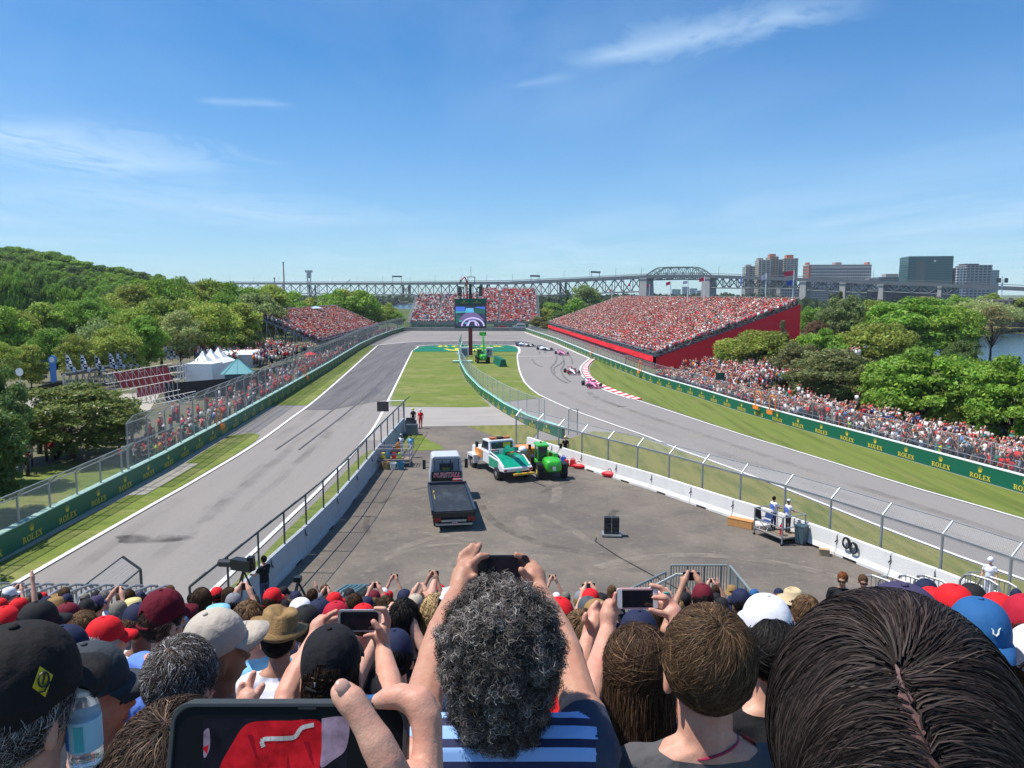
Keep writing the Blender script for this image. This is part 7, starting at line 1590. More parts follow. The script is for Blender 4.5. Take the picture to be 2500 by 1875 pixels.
	if mix is not None: pick = r.choice(len(mix[0]), n, p=mix[1]); tone = tone*np.array(mix[0])[pick]
	if clumps: tone = tone*(.45+.75*lump*(.8+.4*np.sin(ci*3.1)))[:, None]  # valleys between curl clumps darkened: their shade is put into the strand tone
	tone = tone*(1+.38*np.sin(u[:, 0]*31+3*np.sin(u[:, 2]*9))*np.sin(u[:, 1]*23+2*np.sin(u[:, 0]*11)))[:, None]
	tone = np.repeat(tone, nv, axis=0)
	me = bpy.data.meshes.new(name); bv, bf = [], []
	if base:
		bm_ = MB(); bm_.ell(tuple(c), tuple(rad*.985), black, 28, 14, max(-1, region)); bv = np.array(bm_.v); bf = bm_.f
	nb = len(bv); allv = np.concatenate([V, bv]) if nb else V
	me.vertices.add(len(allv)); me.vertices.foreach_set('co', allv.reshape(-1)); lb = np.array([i+len(V) for f in bf for i in f], np.int32); tb = np.array([len(f) for f in bf], np.int32)
	loops = np.concatenate([F_.astype(np.int32), lb]) if nb else F_.astype(np.int32); tot = np.concatenate([np.full(n*seg, 4, np.int32), tb]) if nb else np.full(n*seg, 4, np.int32)
	me.loops.add(len(loops)); me.loops.foreach_set('vertex_index', loops); me.polygons.add(len(tot)); me.polygons.foreach_set('loop_start', np.concatenate([[0], np.cumsum(tot)[:-1]]).astype(np.int32)); me.polygons.foreach_set('loop_total', tot)
	me.update(calc_edges=True); at = me.color_attributes.new('tone', 'FLOAT_COLOR', 'POINT'); cc = np.ones((len(allv), 4)); cc[:len(V), :3] = tone; at.data.foreach_set('color', cc.reshape(-1))
	me.materials.append(m_strand); me.materials.append(basecol or m_scalp); mi_ = np.zeros(len(tot), np.int32); mi_[n*seg:] = 1; me.polygons.foreach_set('material_index', mi_); me.polygons.foreach_set('use_smooth', [True]*len(tot)); return me
def uv_none(): pass
HC = Vector((0, -.008, 1.668))
def cap_mesh(m, fine=False, strap=True, brim=.075, back=False):
	nu, nv = (48, 14) if fine else (18, 6); mb = MB(); vs = []
	for j in range(nv+1):
		ph = (j/nv)*math.pi/2
		for i in range(nu):
			t = 2*math.pi*i/nu; seam = 1-(.02 if fine and i % 8 == 0 else 0); x, y = math.sin(t)*.088*math.cos(ph)**.75*seam, math.cos(t)*.104*math.cos(ph)**.75*seam; z = .005+.112*math.sin(ph)**.9
			z += -.03*(1-math.sin(ph))*max(0, -math.cos(t)); vs.append((x, y, z))
	fs = []
	for j in range(nv):
		for i in range(nu):
			t = 2*math.pi*(i+.5)/nu-math.pi
			if strap and fine and abs(t) < .42 and j < 5 and (abs(t)/.42)**2+((j+.5)/4.6)**2 < 1: continue
			fs.append((j*nu+i, (j+1)*nu+i, (j+1)*nu+(i+1) % nu, j*nu+(i+1) % nu))
	mb.add(vs, fs, m); mb.ell((0, 0, .119), (.009, .009, .005), m, 8, 4)
	if fine and strap: mb.tube([(math.sin(t)*.0885, math.cos(t)*.1045, -.02) for t in [math.pi+(-.5+k/8) for k in range(9)]], .008, m, 6)
	# brim
	n = 12 if fine else 8; top = []; bot = []
	for i in range(n+1):
		a = R(-62+124*i/n); ex = brim*math.cos(a*1.25)**.5 if math.cos(a*1.25) > 0 else 0
		x, y = math.sin(a)*.088, math.cos(a)*.102; xo, yo = x*1.06, y+ex; z0_ = .008; z1_ = .008-.016-.028*(math.sin(a))**2
		top += [(x, y, z0_), (xo, (y+yo)/2, (z0_+z1_)/2+.006), (xo*.93, yo, z1_)]; bot += [(x, y, z0_-.004), (xo, (y+yo)/2, (z0_+z1_)/2+.002), (xo*.93, yo, z1_-.003)]
	k = len(top); F_ = []
	for i in range(n):
		for q in (0, 1): a = i*3+q; F_.append((a, a+1, a+4, a+3)); F_.append((k+a, k+a+3, k+a+4, k+a+1))
		a = i*3+2; F_.append((a, k+a, k+a+3, a+3))
	mb.add(top+bot, F_, m); return mb
def shell(mb, m, r, v0, nu=18, nv=8, z=0., y=0., cut=None):
	mb.ell((0, y, z), r, m, nu, nv, v0)
m_hat = mat('hat_cloth_by_object_colour', (1, 1, 1), .8, objcol=True, var=.08, vscale=9, spec=.25, bump=.2, bscale=30)
m_hairobj = mat('hair_by_object_colour', (1, 1, 1), .7, objcol=True, var=.45, vscale=26, spec=.15, bump=.9, bscale=60)
CAPM = cap_mesh(m_hat, True).mesh('cap', True)
def mk(fn, name): b = MB(); fn(b); return b.mesh(name, True)
HAIRS = strands('hair', (0, -.008, .008), (.081, .096, .1), 'flow', 3600, 5, .045, .0035, 3, .13, -.3, .5)
HAIRL = strands('hair', (0, -.008, .01), (.084, .099, .102), 'long', 3000, 12, .40, .004, 4, .1, -.25, .5, crown=(0, .1, 1), wv=.5)
HAIRP = strands('hair', (0, -.008, .008), (.082, .097, .1), 'flow', 3000, 6, .07, .0035, 5, .06, -.3, .5, crown=(0, .5, .9))
_pt = MB(); _pt.tube([(0, -.1, .03), (0, -.14, .0), (.01, -.15, -.1), (.0, -.13, -.22)], [.014, .026, .028, .008], m_hairobj, 8); _ptm = _pt.mesh('ponytail', True)
BUCK = mk(lambda b: b.lathe([(.155, -.04), (.15, -.035), (.098, .02), (.088, .1), (.03, .115), (.001, .115)], (0, 0, 0), m_hat, 22), 'sun_hat')
STRAW = mk(lambda b: b.lathe([(.17, .0), (.165, .012), (.1, .008), (.09, .1), (.055, .125), (.05, .105), (.001, .1)], (0, 0, 0), m_hat, 24), 'straw_hat')
VIS = mk(lambda b: (b.ell((0, -.012, .012), (.085, .1, .1), m_hairobj, 16, 8, -.1),), 'hair')
HELM = mk(lambda b: (b.ell((0, 0, .02), (.115, .13, .12), m_hat, 18, 10, -.5),), 'helmet')
HW = {'cap': CAPM, 'hair': HAIRS, 'long': HAIRL, 'pony': HAIRP, 'bucket': BUCK, 'straw': STRAW, 'helmet': HELM}
PEOPLE = []
HAIRC = {'black': (.012, .01, .009), 'brown': (.06, .032, .016), 'lbrown': (.14, .08, .04), 'blonde': (.38, .24, .1), 'grey': (.22, .21, .2), 'white': (.55, .53, .5), 'ginger': (.25, .09, .03)}
HATC = {'red': (.62, .012, .018), 'maroon': (.13, .008, .02), 'navy': (.015, .02, .055), 'black': (.014, .014, .016), 'white': (.72, .72, .76), 'grey': (.14, .145, .15), 'slate': (.07, .08, .095), 'beige': (.42, .36, .28), 'tan': (.26, .16, .06), 'blue': (.02, .1, .26), 'sky': (.22, .5, .68), 'yellow': (.6, .5, .22), 'purple': (.05, .04, .09), 'green': (.03, .16, .1), 'darkred': (.4, .01, .03), 'camo': (.16, .15, .12), 'straw': (.5, .4, .24), 'orange': (.75, .22, .03), 'lime': (.5, .65, .05), 'teal': (.04, .4, .35), 'pink': (.65, .3, .38), 'mid': (.2, .2, .22)}
def person(label, foot, yaw=0., pose='stand', shirt='red', wear='cap', hat='red', hair='brown', skin=0, scale=1., group=None, brimyaw=0., lean=0.):
	o = link('person', GB[(pose, skin)], None, foot, (lean, 0, yaw)); o.scale = (scale,)*3; tag(o, label, 'person', group)
	o.color = (*(HATC[shirt] if isinstance(shirt, str) else shirt), 1)
	if wear in ('cap', 'bucket', 'straw', 'helmet'):
		if wear != 'helmet': h = link('hair', HAIRS, o, HC); h.color = (*HAIRC[hair], 1); h.scale = (.97, .97, .9)
		c = link({'cap': 'cap', 'bucket': 'sun_hat', 'straw': 'straw_hat', 'helmet': 'helmet'}[wear], HW[wear], o, HC+Vector((0, 0, .012)), (0, 0, brimyaw)); c.color = (*HATC[hat], 1)
	elif wear:
		h = link('hair', HW[wear], o, HC); h.color = (*HAIRC[hair], 1)
		if wear == 'pony': t = link('ponytail', _ptm, h); t.color = h.color
	PEOPLE.append(o); return o
HTOP = {'cap': 1.80, 'bucket': 1.80, 'straw': 1.80, 'helmet': 1.81, 'hair': 1.785, 'long': 1.785, 'pony': 1.785}
def fg(px, top, D, label, wear='cap', hat='red', shirt='navy', yaw=0., pose='stand', hair='brown', skin=0, brimyaw=0., group='spectators in our own stand', scale=1., lean=0.):
	p = W(px, top, D); return person(label, (p.x, p.y, p.z-HTOP[wear]*scale), yaw, pose, shirt, wear, hat, hair, skin, scale, group, brimyaw, lean)
occ = []      # (px, top, halfwidth) of what already stands in front
def block(px, top, D, hw=None): hw = hw or .1*FPX/D; occ.append((px, top, hw, D))
FG = [  # px, top, D, wear, hat, shirt, yaw, pose, hair, skin, brimyaw, label
	(155, 1527, 3.3, 'cap', 'navy', 'navy', -.9, 'stand', 'brown', 0, 0, 'man in a navy cap turned right, behind the slate cap at the lower left'),
	(255, 1505, 4.2, 'cap', 'red', 'red', -.8, 'stand', 'white', 0, 0, 'white-haired man in a bright red cap looking right'),
	(92, 1467, 4.1, 'cap', 'black', 'blue', -.6, 'stand', 'black', 1, 0, 'person in a floppy black cap at the left'),
	(163, 1472, 6.0, 'cap', 'maroon', 'black', -.7, 'stand', 'black', 0, 0, 'person in a small maroon cap and black top at the left'),
	(210, 1462, 9.0, 'cap', 'black', 'orange', 0, 'stand', 'brown', 0, 0, 'person in a black cap with an orange collar at the left'),
	(288, 1467, 8.0, 'cap', 'camo', 'mid', 0, 'stand', 'grey', 0, 0, 'person in a faded camouflage cap'),
	(325, 1460, 9.0, 'bucket', 'yellow', 'white', 0, 'stand', 'brown', 0, 0, 'person in a pale yellow sun hat'),
	(533, 1476, 6.0, 'bucket', 'sky', 'white', 0, 'stand', 'brown', 0, 0, 'person in a light blue sun hat behind the beige cap'),
	(605, 1465, 4.2, 'hair', '', 'sky', .1, 'stand', 'lbrown', 0, 0, 'bare-headed brown-haired man between the beige cap and the straw fedora'),
	(665, 1435, 7.4, 'cap', 'red', 'red', -.25, 'stand', 'brown', 0, 0, 'person in a bright red cap near the television camera'),
	(732, 1461, 5.7, 'cap', 'white', 'maroon', 3.1, 'stand', 'brown', 0, 0, 'person wearing a white cap back to front with a round badge on it'),
	(780, 1462, 5.6, 'cap', 'navy', 'navy', -.2, 'stand', 'brown', 0, 0, 'person in a navy cap right of the white cap with the badge'),
	(820, 1468, 4.9, 'cap', 'darkred', 'red', 0, 'stand', 'brown', 0, 0, 'person in a dark red cap behind the silver phone'),
	(816, 1446, 8.3, 'cap', 'red', 'navy', -.4, 'stand', 'brown', 0, 0, 'person in a bright red cap behind the dark red one'),
	(886, 1474, 5.4, 'cap', 'red', 'white', 0, 'stand', 'brown', 0, 0, 'person in a red cap just behind the top of the silver phone'),
	(985, 1460, 4.1, 'hair', '', 'black', -.3, 'stand', 'black', 1, 0, 'man with thick black hair and a dark top left of the blonde woman'),
	(1014, 1450, 8.0, 'cap', 'beige', 'white', 0, 'phone', 'brown', 0, 0, 'person in a beige cap left of the blonde woman'),
	(1366, 1458, 4.6, 'cap', 'red', 'white', .3, 'stand', 'brown', 0, 0, 'person in a red cap with a white stripe right of the curly grey hair'),
	(1423, 1486, 3.3, 'hair', '', 'red', -.3, 'stand', 'lbrown', 0, 0, 'man with thinning light brown hair behind the raised bare arms'),
	(1442, 1437, 7.4, 'cap', 'red', 'grey', 0, 'stand', 'brown', 0, 0, 'person in a domed bright red cap left of the pink phone'),
	(1436, 1456, 6.2, 'cap', 'slate', 'black', 0, 'stand', 'brown', 0, 0, 'person in a dark grey cap just below the domed red cap'),
	(1560, 1489, 3.5, 'cap', 'navy', 'white', 0, 'stand', 'brown', 0, 0, 'person in a navy cap with a white leaping-cat mark under the pink phone'),
	(1873, 1451, 2.8, 'cap', 'white', 'navy', .15, 'stand', 'black', 0, 0, 'person in a plain white cap left of the big dark head'),
	(1890, 1507, 2.5, 'pony', '', 'black', 0, 'stand', 'black', 0, 0, 'dark-haired woman with hair drawn back, in front of the white cap'),
	(1968, 1451, 5.0, 'hair', '', 'navy', 0, 'stand', 'lbrown', 0, 0, 'short-haired brown head just right of the white cap'),
	(1936, 1437, 8.0, 'straw', 'straw', 'white', 0, 'stand', 'brown', 0, 0, 'person in a straw hat with a dark band'),
	(2330, 1426, 3.7, 'cap', 'red', 'red', .1, 'stand', 'brown', 0, 0, 'person in the largest bright red cap on the right'),
	(2276, 1433, 5.0, 'cap', 'red', 'white', 0, 'stand', 'brown', 0, 0, 'person in a red cap left of the largest red cap'),
	(2397, 1463, 2.35, 'cap', 'blue', 'white', 2.9, 'stand', 'brown', 0, 0, 'person wearing a steel blue cap with a white curled emblem'),
	(2438, 1447, 4.4, 'cap', 'red', 'navy', 0, 'stand', 'brown', 0, 0, 'person in a red cap behind the steel blue cap'),
	(2512, 1452, 3.0, 'cap', 'darkred', 'white', 0, 'stand', 'brown', 0, 0, 'person in a red cap cut off by the right edge'),
	(2540, 1527, 2.4, 'cap', 'white', 'white', .1, 'stand', 'brown', 0, 0, 'person in a white cap cut off at the lower right edge'),
	(2206, 1424, 1.75, 'cap', 'purple', 'navy', -.15, 'stand', 'brown', 0, 0, 'person in a dusky purple cap directly in front of the big dark head'),
	(2262, 1413, 6.0, 'cap', 'navy', 'navy', -.5, 'stand', 'brown', 0, 0, 'person in a dark navy cap above the purple cap'),
	(2374, 1424, 5.2, 'cap', 'black', 'black', 0, 'stand', 'brown', 0, 0, 'person in a black cap right of the largest red cap'),
	(693, 1432, 15., 'cap', 'black', 'black', -1.2, 'stand', 'brown', 0, 0, 'person in a small black cap facing right beyond the front row'),
	(10, 1480, 5.0, 'cap', 'red', 'red', 0, 'stand', 'brown', 0, 0, 'person in a red cap at the far left edge'),
	(45, 1460, 8., 'cap', 'red', 'white', -.3, 'stand', 'brown', 0, 0, 'person in a red cap behind the far left edge'),
]
for f in FG:
	fg(f[0], f[1], f[2], f[11], f[3], f[4], f[5], f[6], f[7], f[8], f[9], f[10]); block(f[0], f[1], f[2])
for q in ((60, 1540, 1.2, 150), (225, 1580, 1.9, 80), (395, 1440, 2.9, 60), (522, 1490, 2.6, 66), (677, 1495, 3.4, 68), (806, 1530, 2.3, 82), (436, 1552, 1.9, 92), (430, 1700, 1.1, 160), (1222, 1425, 1.5, 160), (1732, 1475, 1.56, 112), (1552, 1530, 2.1, 85), (2190, 1440, .6, 330), (1065, 1450, 4.2, 30), (1556, 1433, 2.6, 60), (877, 1488, 2.6, 65)): block(q[0], q[1], q[2], q[3])
# fillers row by row: keep only those the picture could show
def ztop(D): return 12.58-.392*D
def floor_z(D): return ztop(D)-1.76
rf = random.Random(77); fill = []
D = 3.6; row = 0
while D < 15.9:
	x = -.70*D+rf.uniform(0, .3)
	while x < .70*D:
		xx = x+rf.uniform(-.06, .06); yy = D+rf.uniform(-.12, .12); zt = ztop(D)+rf.gauss(-.0, .055); pxx, pyy = PX((xx, yy, zt)); hw = .1*FPX/yy
		hid = False
		for (ox, ot, ohw, oD) in occ:
			if oD < yy and abs(pxx-ox) < ohw*.8 and pyy+hw*.5 > ot+.0: hid = True; break
		clash = any(abs(ox-pxx) < ohw*.9 and abs(oD-yy) < .6 for (ox, ot, ohw, oD) in occ)
		if not hid and not clash: fill.append((pxx, pyy, yy, row)); occ.append((pxx, pyy, hw, yy))
		x += .56
	D += .82; row += 1
fill = fill[:165]
HATW = ['red']*9+['navy']*7+['black']*8+['white']*4+['maroon']*2+['grey', 'slate', 'beige', 'blue', 'sky', 'tan', 'darkred', 'camo', 'purple', 'mid']
SHW = ['red']*6+['navy']*6+['black']*7+['white']*6+['grey', 'mid', 'sky', 'blue', 'maroon', 'green', 'orange', 'slate', 'pink']
DESCN = {'mid': 'grey', 'sky': 'light blue', 'slate': 'slate grey', 'darkred': 'dark red', 'straw': 'straw coloured', 'tan': 'brown', 'camo': 'camouflage', 'lbrown': 'light brown', 'lime': 'lime green'}
dn = lambda c: DESCN.get(c, c)
rowlab = defaultdict(list)
for (pxx, pyy, yy, row) in fill:
	wear = rf.choices(['cap', 'hair', 'long', 'pony', 'bucket', 'straw'], [58, 22, 10, 4, 4, 2])[0]; hat = rf.choice(HATW) if wear == 'cap' else rf.choice(['beige', 'white', 'tan', 'yellow']); hr = rf.choice(['black', 'brown', 'brown', 'lbrown', 'blonde', 'grey'])
	pose = rf.choices(['stand', 'phone', 'high', 'onearm'], [80, 11, 5, 4])[0]; sh = rf.choice(SHW); sk_i = rf.choices([0, 1, 2], [6, 3, 1])[0]
	what = (f'in a {dn(hat)} cap' if wear == 'cap' else f'in a {dn(hat)} '+('sun hat' if wear == 'bucket' else 'straw hat') if wear in ('bucket', 'straw') else f'with {"long " if wear == "long" else ""}{dn(hr)} hair')
	o = fg(pxx, pyy, yy*CP+(HCAM-ztop(yy))*SP, '', wear, hat, sh, rf.gauss(0, .22), pose, hr, sk_i, scale=1.)
	o['_p'] = pose; rowlab[(what, dn(sh))].append((pxx, o))
	if pose in ('phone', 'high') and rf.random() < .9:
		z = 1.70 if pose == 'phone' else 1.95; mb = MB(); mb.box((0, 0, 0), (.15, .009, .075), black); mb.box((0, -.0052, 0), (.138, .001, .068), mat('phone_glass', (.012, .012, .018), .12, spec=.7)); p = mb.build('mobile_phone', loc=o.matrix_basis @ Vector((0, .43, z))); p.rotation_euler = (0, 0, o.rotation_euler[2]); o['_ph'] = p.name; p['_own'] = 1
for (what, sh), lst in rowlab.items():
	lst.sort(key=lambda q: q[0])
	for i, (px, o) in enumerate(lst):
		o['label'] = f'near spectator {what} and {sh} top'+('' if len(lst) == 1 else f', {ordn(i)} from left')
		o['label'] = o['label'].replace('hair and', 'hair in a')
phs = sorted([o for o in bpy.data.objects if o.name.startswith('mobile_phone')], key=lambda o: PX(o.location)[0])
for i, p in enumerate(phs): tag(p, f'small dark phone held up in the crowd of our stand, {ordn(i)} from the left', 'phone', 'phones held up in our stand'); del p['_own']
for o in PEOPLE:
	for k in ('_p', '_ph'):
		if k in o: del o[k]
# marshals and others
mz = .03
def gp_(px, py, z=.03): v = G(px, py); return (v.x, v.y, z)
suit = []
def marshal(label, foot, yaw, top_c, leg_c, wear, hat, pose='stand', scale=1.0, hair='brown', lean=0.):
	o = person(label, foot, yaw, pose, top_c, wear, hat, hair, 0, scale, None, 0, lean); me = o.data.copy(); me.materials[2] = mat('trousers_'+leg_c, HATC[leg_c], .8, var=.1); o.data = me; return o
marshal('marshal in black overalls and a yellow helmet at the end of the pale grey barrier', gp_(1009, 1043), 3.0, 'black', 'black', 'helmet', 'lime', scale=1.02)
marshal('marshal in red overalls and a white helmet beside the one in black', gp_(1027, 1047), 2.9, 'red', 'red', 'helmet', 'white', scale=1.04)
marshal('marshal in white with a blue bib standing by the small grass patch', gp_(1003, 1118), 3.3, 'sky', 'white', 'hair', '', hair='black', scale=1.02)
marshal('marshal in orange leaning over the loaded cart', gp_(973, 1128), 1.0, 'orange', 'maroon', 'hair', '', 'forward', hair='black')
marshal('marshal in white with a cap behind the loaded cart', gp_(980, 1115), -.4, 'white', 'white', 'cap', 'white', 'folded')
marshal('firefighter with a yellow helmet at the end of the curved green wall', gp_(1380, 1124), .2, 'black', 'black', 'helmet', 'yellow', scale=1.05)
marshal('marshal in white on the steel cart leaning to the right', (13.75, 39.35, .4), -1.1, 'white', 'navy', 'hair', '', 'forward', hair='black', lean=.0)
marshal('marshal in white with a white cap on the steel cart', (14.3, 38.75, .4), -1.2, 'white', 'black', 'cap', 'white', 'forward')
for o in PEOPLE[-2:]:
	nb_ = MB(); nb_.add([(-.11, -.152, 1.12), (.11, -.152, 1.12), (.11, -.152, 1.38), (-.11, -.152, 1.38)], [(0, 1, 2, 3)], mat('blue_print', (.06, .14, .6), .7)); nb_.build('back_print', o)
o = marshal('marshal all in white with a white helmet standing by the right barriers', (18.6, 28.9, .75), 2.3, 'white', 'white', 'helmet', 'white', scale=1.0)
nb_ = MB(); nb_.box((0, -.15, 1.22), (.2, .02, .28), MATS['blue_print']); nb_.build('back_print', o)
pw = empty('steel_platform', 'small steel platform under the marshal in white at the lower right', 'platform', (18.6, 28.9, .03)); mb = MB(); mb.box((0, 0, .68), (1.2, 1.0, .06), steel)
for sx in (-.55, .55):
	for sy in (-.45, .45): mb.cyl((sx, sy, 0), (sx, sy, 1.75 if sy > 0 else .7), .03, steel, n=6)
mb.cyl((-.55, .45, 1.75), (.55, .45, 1.75), .03, steel, n=6); mb.build('frame', pw)
# man in black facing us, and his neighbour
fg(2058, 1396, 13.6, 'red-haired man in a black shirt and sunglasses facing us below the concrete barriers', 'hair', '', 'black', 2.6, 'stand', 'ginger', 1, group=None)
fg(2108, 1403, 15., 'person in blue with sunglasses facing us beside the man in black', 'hair', '', 'blue', 2.9, 'stand', 'lbrown', 1, group=None)
for o in PEOPLE[-2:]:
	b = MB(); b.box((0, .103, 1.632), (.13, .02, .028), black); b.box((.066, .05, 1.64), (.006, .1, .01), black); b.box((-.066, .05, 1.64), (.006, .1, .01), black); b.build('sunglasses', o)
# television cameraman, his camera, tripod and blue-grey platform
q = W(643, 1355, 24.5); cm = person('television cameraman in black leaning over his camera by the grey barrier', (q.x, q.y, q.z-1.8), 1.0, 'forward', 'black', 'hair', '', 'black', 1, 1., None)
tcm = empty('television_camera', 'large black television camera on a tripod above the grey barrier', 'television camera', (q.x-.7, q.y+.1, q.z-1.9)); mb = MB(); mb.box((0, 0, 1.55), (.3, .75, .35), black, (0, 0, 1.2)); mb.cyl((-.38, .12, 1.55), (-.85, .3, 1.5), .13, black, n=12); mb.box((.3, -.1, 1.75), (.2, .2, .2), black); mb.build('camera_body', tcm)
for a in (0, 2.1, 4.2): mb = MB(); mb.cyl((0, 0, 1.35), (.6*math.cos(a), .6*math.sin(a), 0), .03, black, n=5); mb.build('tripod_leg', tcm)
mb = MB(); mb.box((0, 0, -.05), (2.6, 1.8, .1), mat('blue_grey_deck', (.1, .16, .22), .6))
for sx in (-1.2, 1.2):
	for sy in (-.8, .8): mb.cyl((sx, sy, -(q.z-1.9)), (sx, sy, 0), .05, steel, n=6)
tag(mb.build('camera_platform', loc=(q.x-.2, q.y-.2, q.z-1.9)), 'blue-grey scaffold platform under the television cameraman', 'platform')
q = W(728, 1440, 22); tr = empty('tripod', 'empty black tripod in front of the grey barrier', 'tripod', (q.x, q.y, q.z-1.3)); mb = MB(); mb.box((0, 0, 1.62), (.2, .2, .14), black); mb.build('tripod_head', tr)
for a in (.4, 2.5, 4.6): mb = MB(); mb.cyl((0, 0, 1.55), (.65*math.cos(a), .65*math.sin(a), 0), .035, black, n=5); mb.build('tripod_leg', tr)
mb = MB(); mb.box((0, 0, -.05), (3.2, 2.0, .1), MATS['blue_grey_deck'])
for sx in (-1.5, 1.5):
	for sy in (-.9, .9): mb.cyl((sx, sy, -(q.z-1.3)), (sx, sy, 0), .05, steel, n=6)
tag(mb.build('tripod_platform', loc=(q.x-.9, q.y, q.z-1.3)), 'blue-grey platform under the empty tripod', 'platform')
# individual spectators along the near part of both side fences
nleft = 300-len(PEOPLE)-13; ri = random.Random(12); SIDE = []
nR = int(nleft*.74)
for i in range(nR):
	t = (i/nR)**.9; Y = 45+27*t+ri.uniform(-.5, .5); x = interp(RW, Y)+1.5+abs(ri.gauss(0, 1))*1.5+(ri.random() < .3)*ri.uniform(1, 3)
	SIDE.append((x, Y, R(90)+ri.gauss(0, .35), 'behind the right fence', 'spectators behind the right fence'))
for i in range(nleft-nR):
	Y = 55+12*(i/(nleft-nR)); x = interp(LW, Y)-1.4-abs(ri.gauss(0, 1))*1.2
	SIDE.append((x, Y, R(-90)+ri.gauss(0, .35), 'behind the tall left fence', 'spectators behind the left fence'))
sl_ = defaultdict(list)
for (x, y, yw, wh, gr_) in SIDE:
	wear = ri.choices(['cap', 'hair', 'long', 'bucket', 'straw', 'pony'], [45, 28, 13, 5, 3, 6])[0]; hat = ri.choice(HATW); hr = ri.choice(list(HAIRC)); sh = ri.choice(SHW+['white', 'white', 'pink', 'lime', 'orange', 'teal', 'grey'])
	if wear in ('bucket', 'straw'): hat = ri.choice(['beige', 'white', 'straw'])
	what = (f'in a {dn(hat)} cap' if wear == 'cap' else f'in a {dn(hat)} '+('sun hat' if wear == 'bucket' else 'wide hat') if wear in ('bucket', 'straw') else f'with {"long " if wear == "long" else ""}{dn(hr)} hair')
	o = person('', (x, y, -.1), yw, ri.choices(['stand', 'phone', 'high', 'folded', 'onearm'], [45, 22, 8, 18, 7])[0], sh, wear, hat, hr, ri.choices([0, 1, 2], [6, 3, 1])[0], ri.uniform(.92, 1.05), gr_)
	me = o.data; sl_[(wh, what, dn(sh))].append((PX((x, y, 0))[0], o))
for (wh, what, sh), lst in sl_.items():
	lst.sort(key=lambda q: q[0])
	for i, (px, o) in enumerate(lst): o['label'] = (f'fan {what} and {sh} top {wh}'+('' if len(lst) == 1 else f', {ordn(i)} from left')).replace('hair and', 'hair in a').replace('behind the right fence', 'right fence').replace('behind the tall left fence', 'left fence').replace(' right fence', ' by right fence').replace(' left fence', ' by left fence')
for o in PEOPLE:
	if len(o['label'].split()) > 16: print('LONG', o.name, o['label'])
	if len(o['label'].split()) > 14: o['label'] = o['label'].replace('straw coloured', 'straw').replace('light ', '').replace('dark ', '').replace('slate grey', 'grey').replace('spectator ', 'fan ').replace(' and ', ', ')
# our own stand: stepped floor
mb = MB()
for k in range(21):
	D = -1.0+.82*k; z = floor_z(D+.4); mb.box((0, D+.41, z-.06), (26+D*.4, .80, .1), m_deck)
	mb.box((0, D+.8, z-.22), (26+D*.4, .04, .3), m_deck)
tag(mb.build('near_grandstand_steps'), 'stepped grey deck of the grandstand the picture is taken from', 'grandstand')
# ================================================================ the people close to us
def cloth(name, c, **k): return mat(name, c, .85, var=.1, vscale=7, spec=.2, bump=.5, bscale=k.get('bs', 7))
def close_person(label, headpx, headtop, D, yaw, shirt, skin=0, arms=None, voxel=.0075, top=1.785, trous=None, turn=0., sleeve=.55, fat=1.05, chains=(), group='spectators in our own stand', lean=0., sw=1., sslot=1, shr=0.):
	"""arms and chains are given as photograph pixels with a depth; the feet stand on our own steps"""
	p = W(headpx, headtop, D); foot = Vector((p.x, p.y, p.z-top)); loc_ = lambda q: W(*q)-foot
	A = {k: [loc_(q) if not isinstance(q, str) else q for q in v] for k, v in (arms or {}).items()}
	if arms:
		for k in A: A[k] = A[k]+(['nohand'] if k in arms and any(c_[0] == k for c_ in chains) else [])
	c = body_caps(A or None, yaw, lean, True, sleeve, sslot, fat, legs='stand', headturn=turn, sw=sw, shr=shr)
	for ch in chains:
		pts = [loc_(q[:3]) for q in ch[1]]; rs = [q[3]/FPX*q[2] for q in ch[1]]
		for a, b, ra, rb in zip(pts, pts[1:], rs, rs[1:]): c.append((a, b, ra, rb, 0))
	me = organic('body', c, voxel, [SK[skin], shirt, trous or m_trou, m_shoe, m_eye, m_lip], 2)
	o = link('person', me, None, foot); tag(o, label, 'person', group); PEOPLE.append(o)
	hc_ = Rz((0, lean*.71-.008, 1.668), yaw); o['_h'] = 1; del o['_h']; return o, foot, Vector((Rz((0, lean*.71, 0), yaw).x, Rz((0, lean*.71, 0), yaw).y, 1.668))
def hair_on(o, me, hc, col, rz=0., rx=0., ry=0., sc=1., name='hair'):
	h = link(name, me, o, hc, (rx, ry, rz)); h.color = (*col, 1); h.scale = (sc,)*3; return h
def hchain(key, *pts): return (key, list(pts))
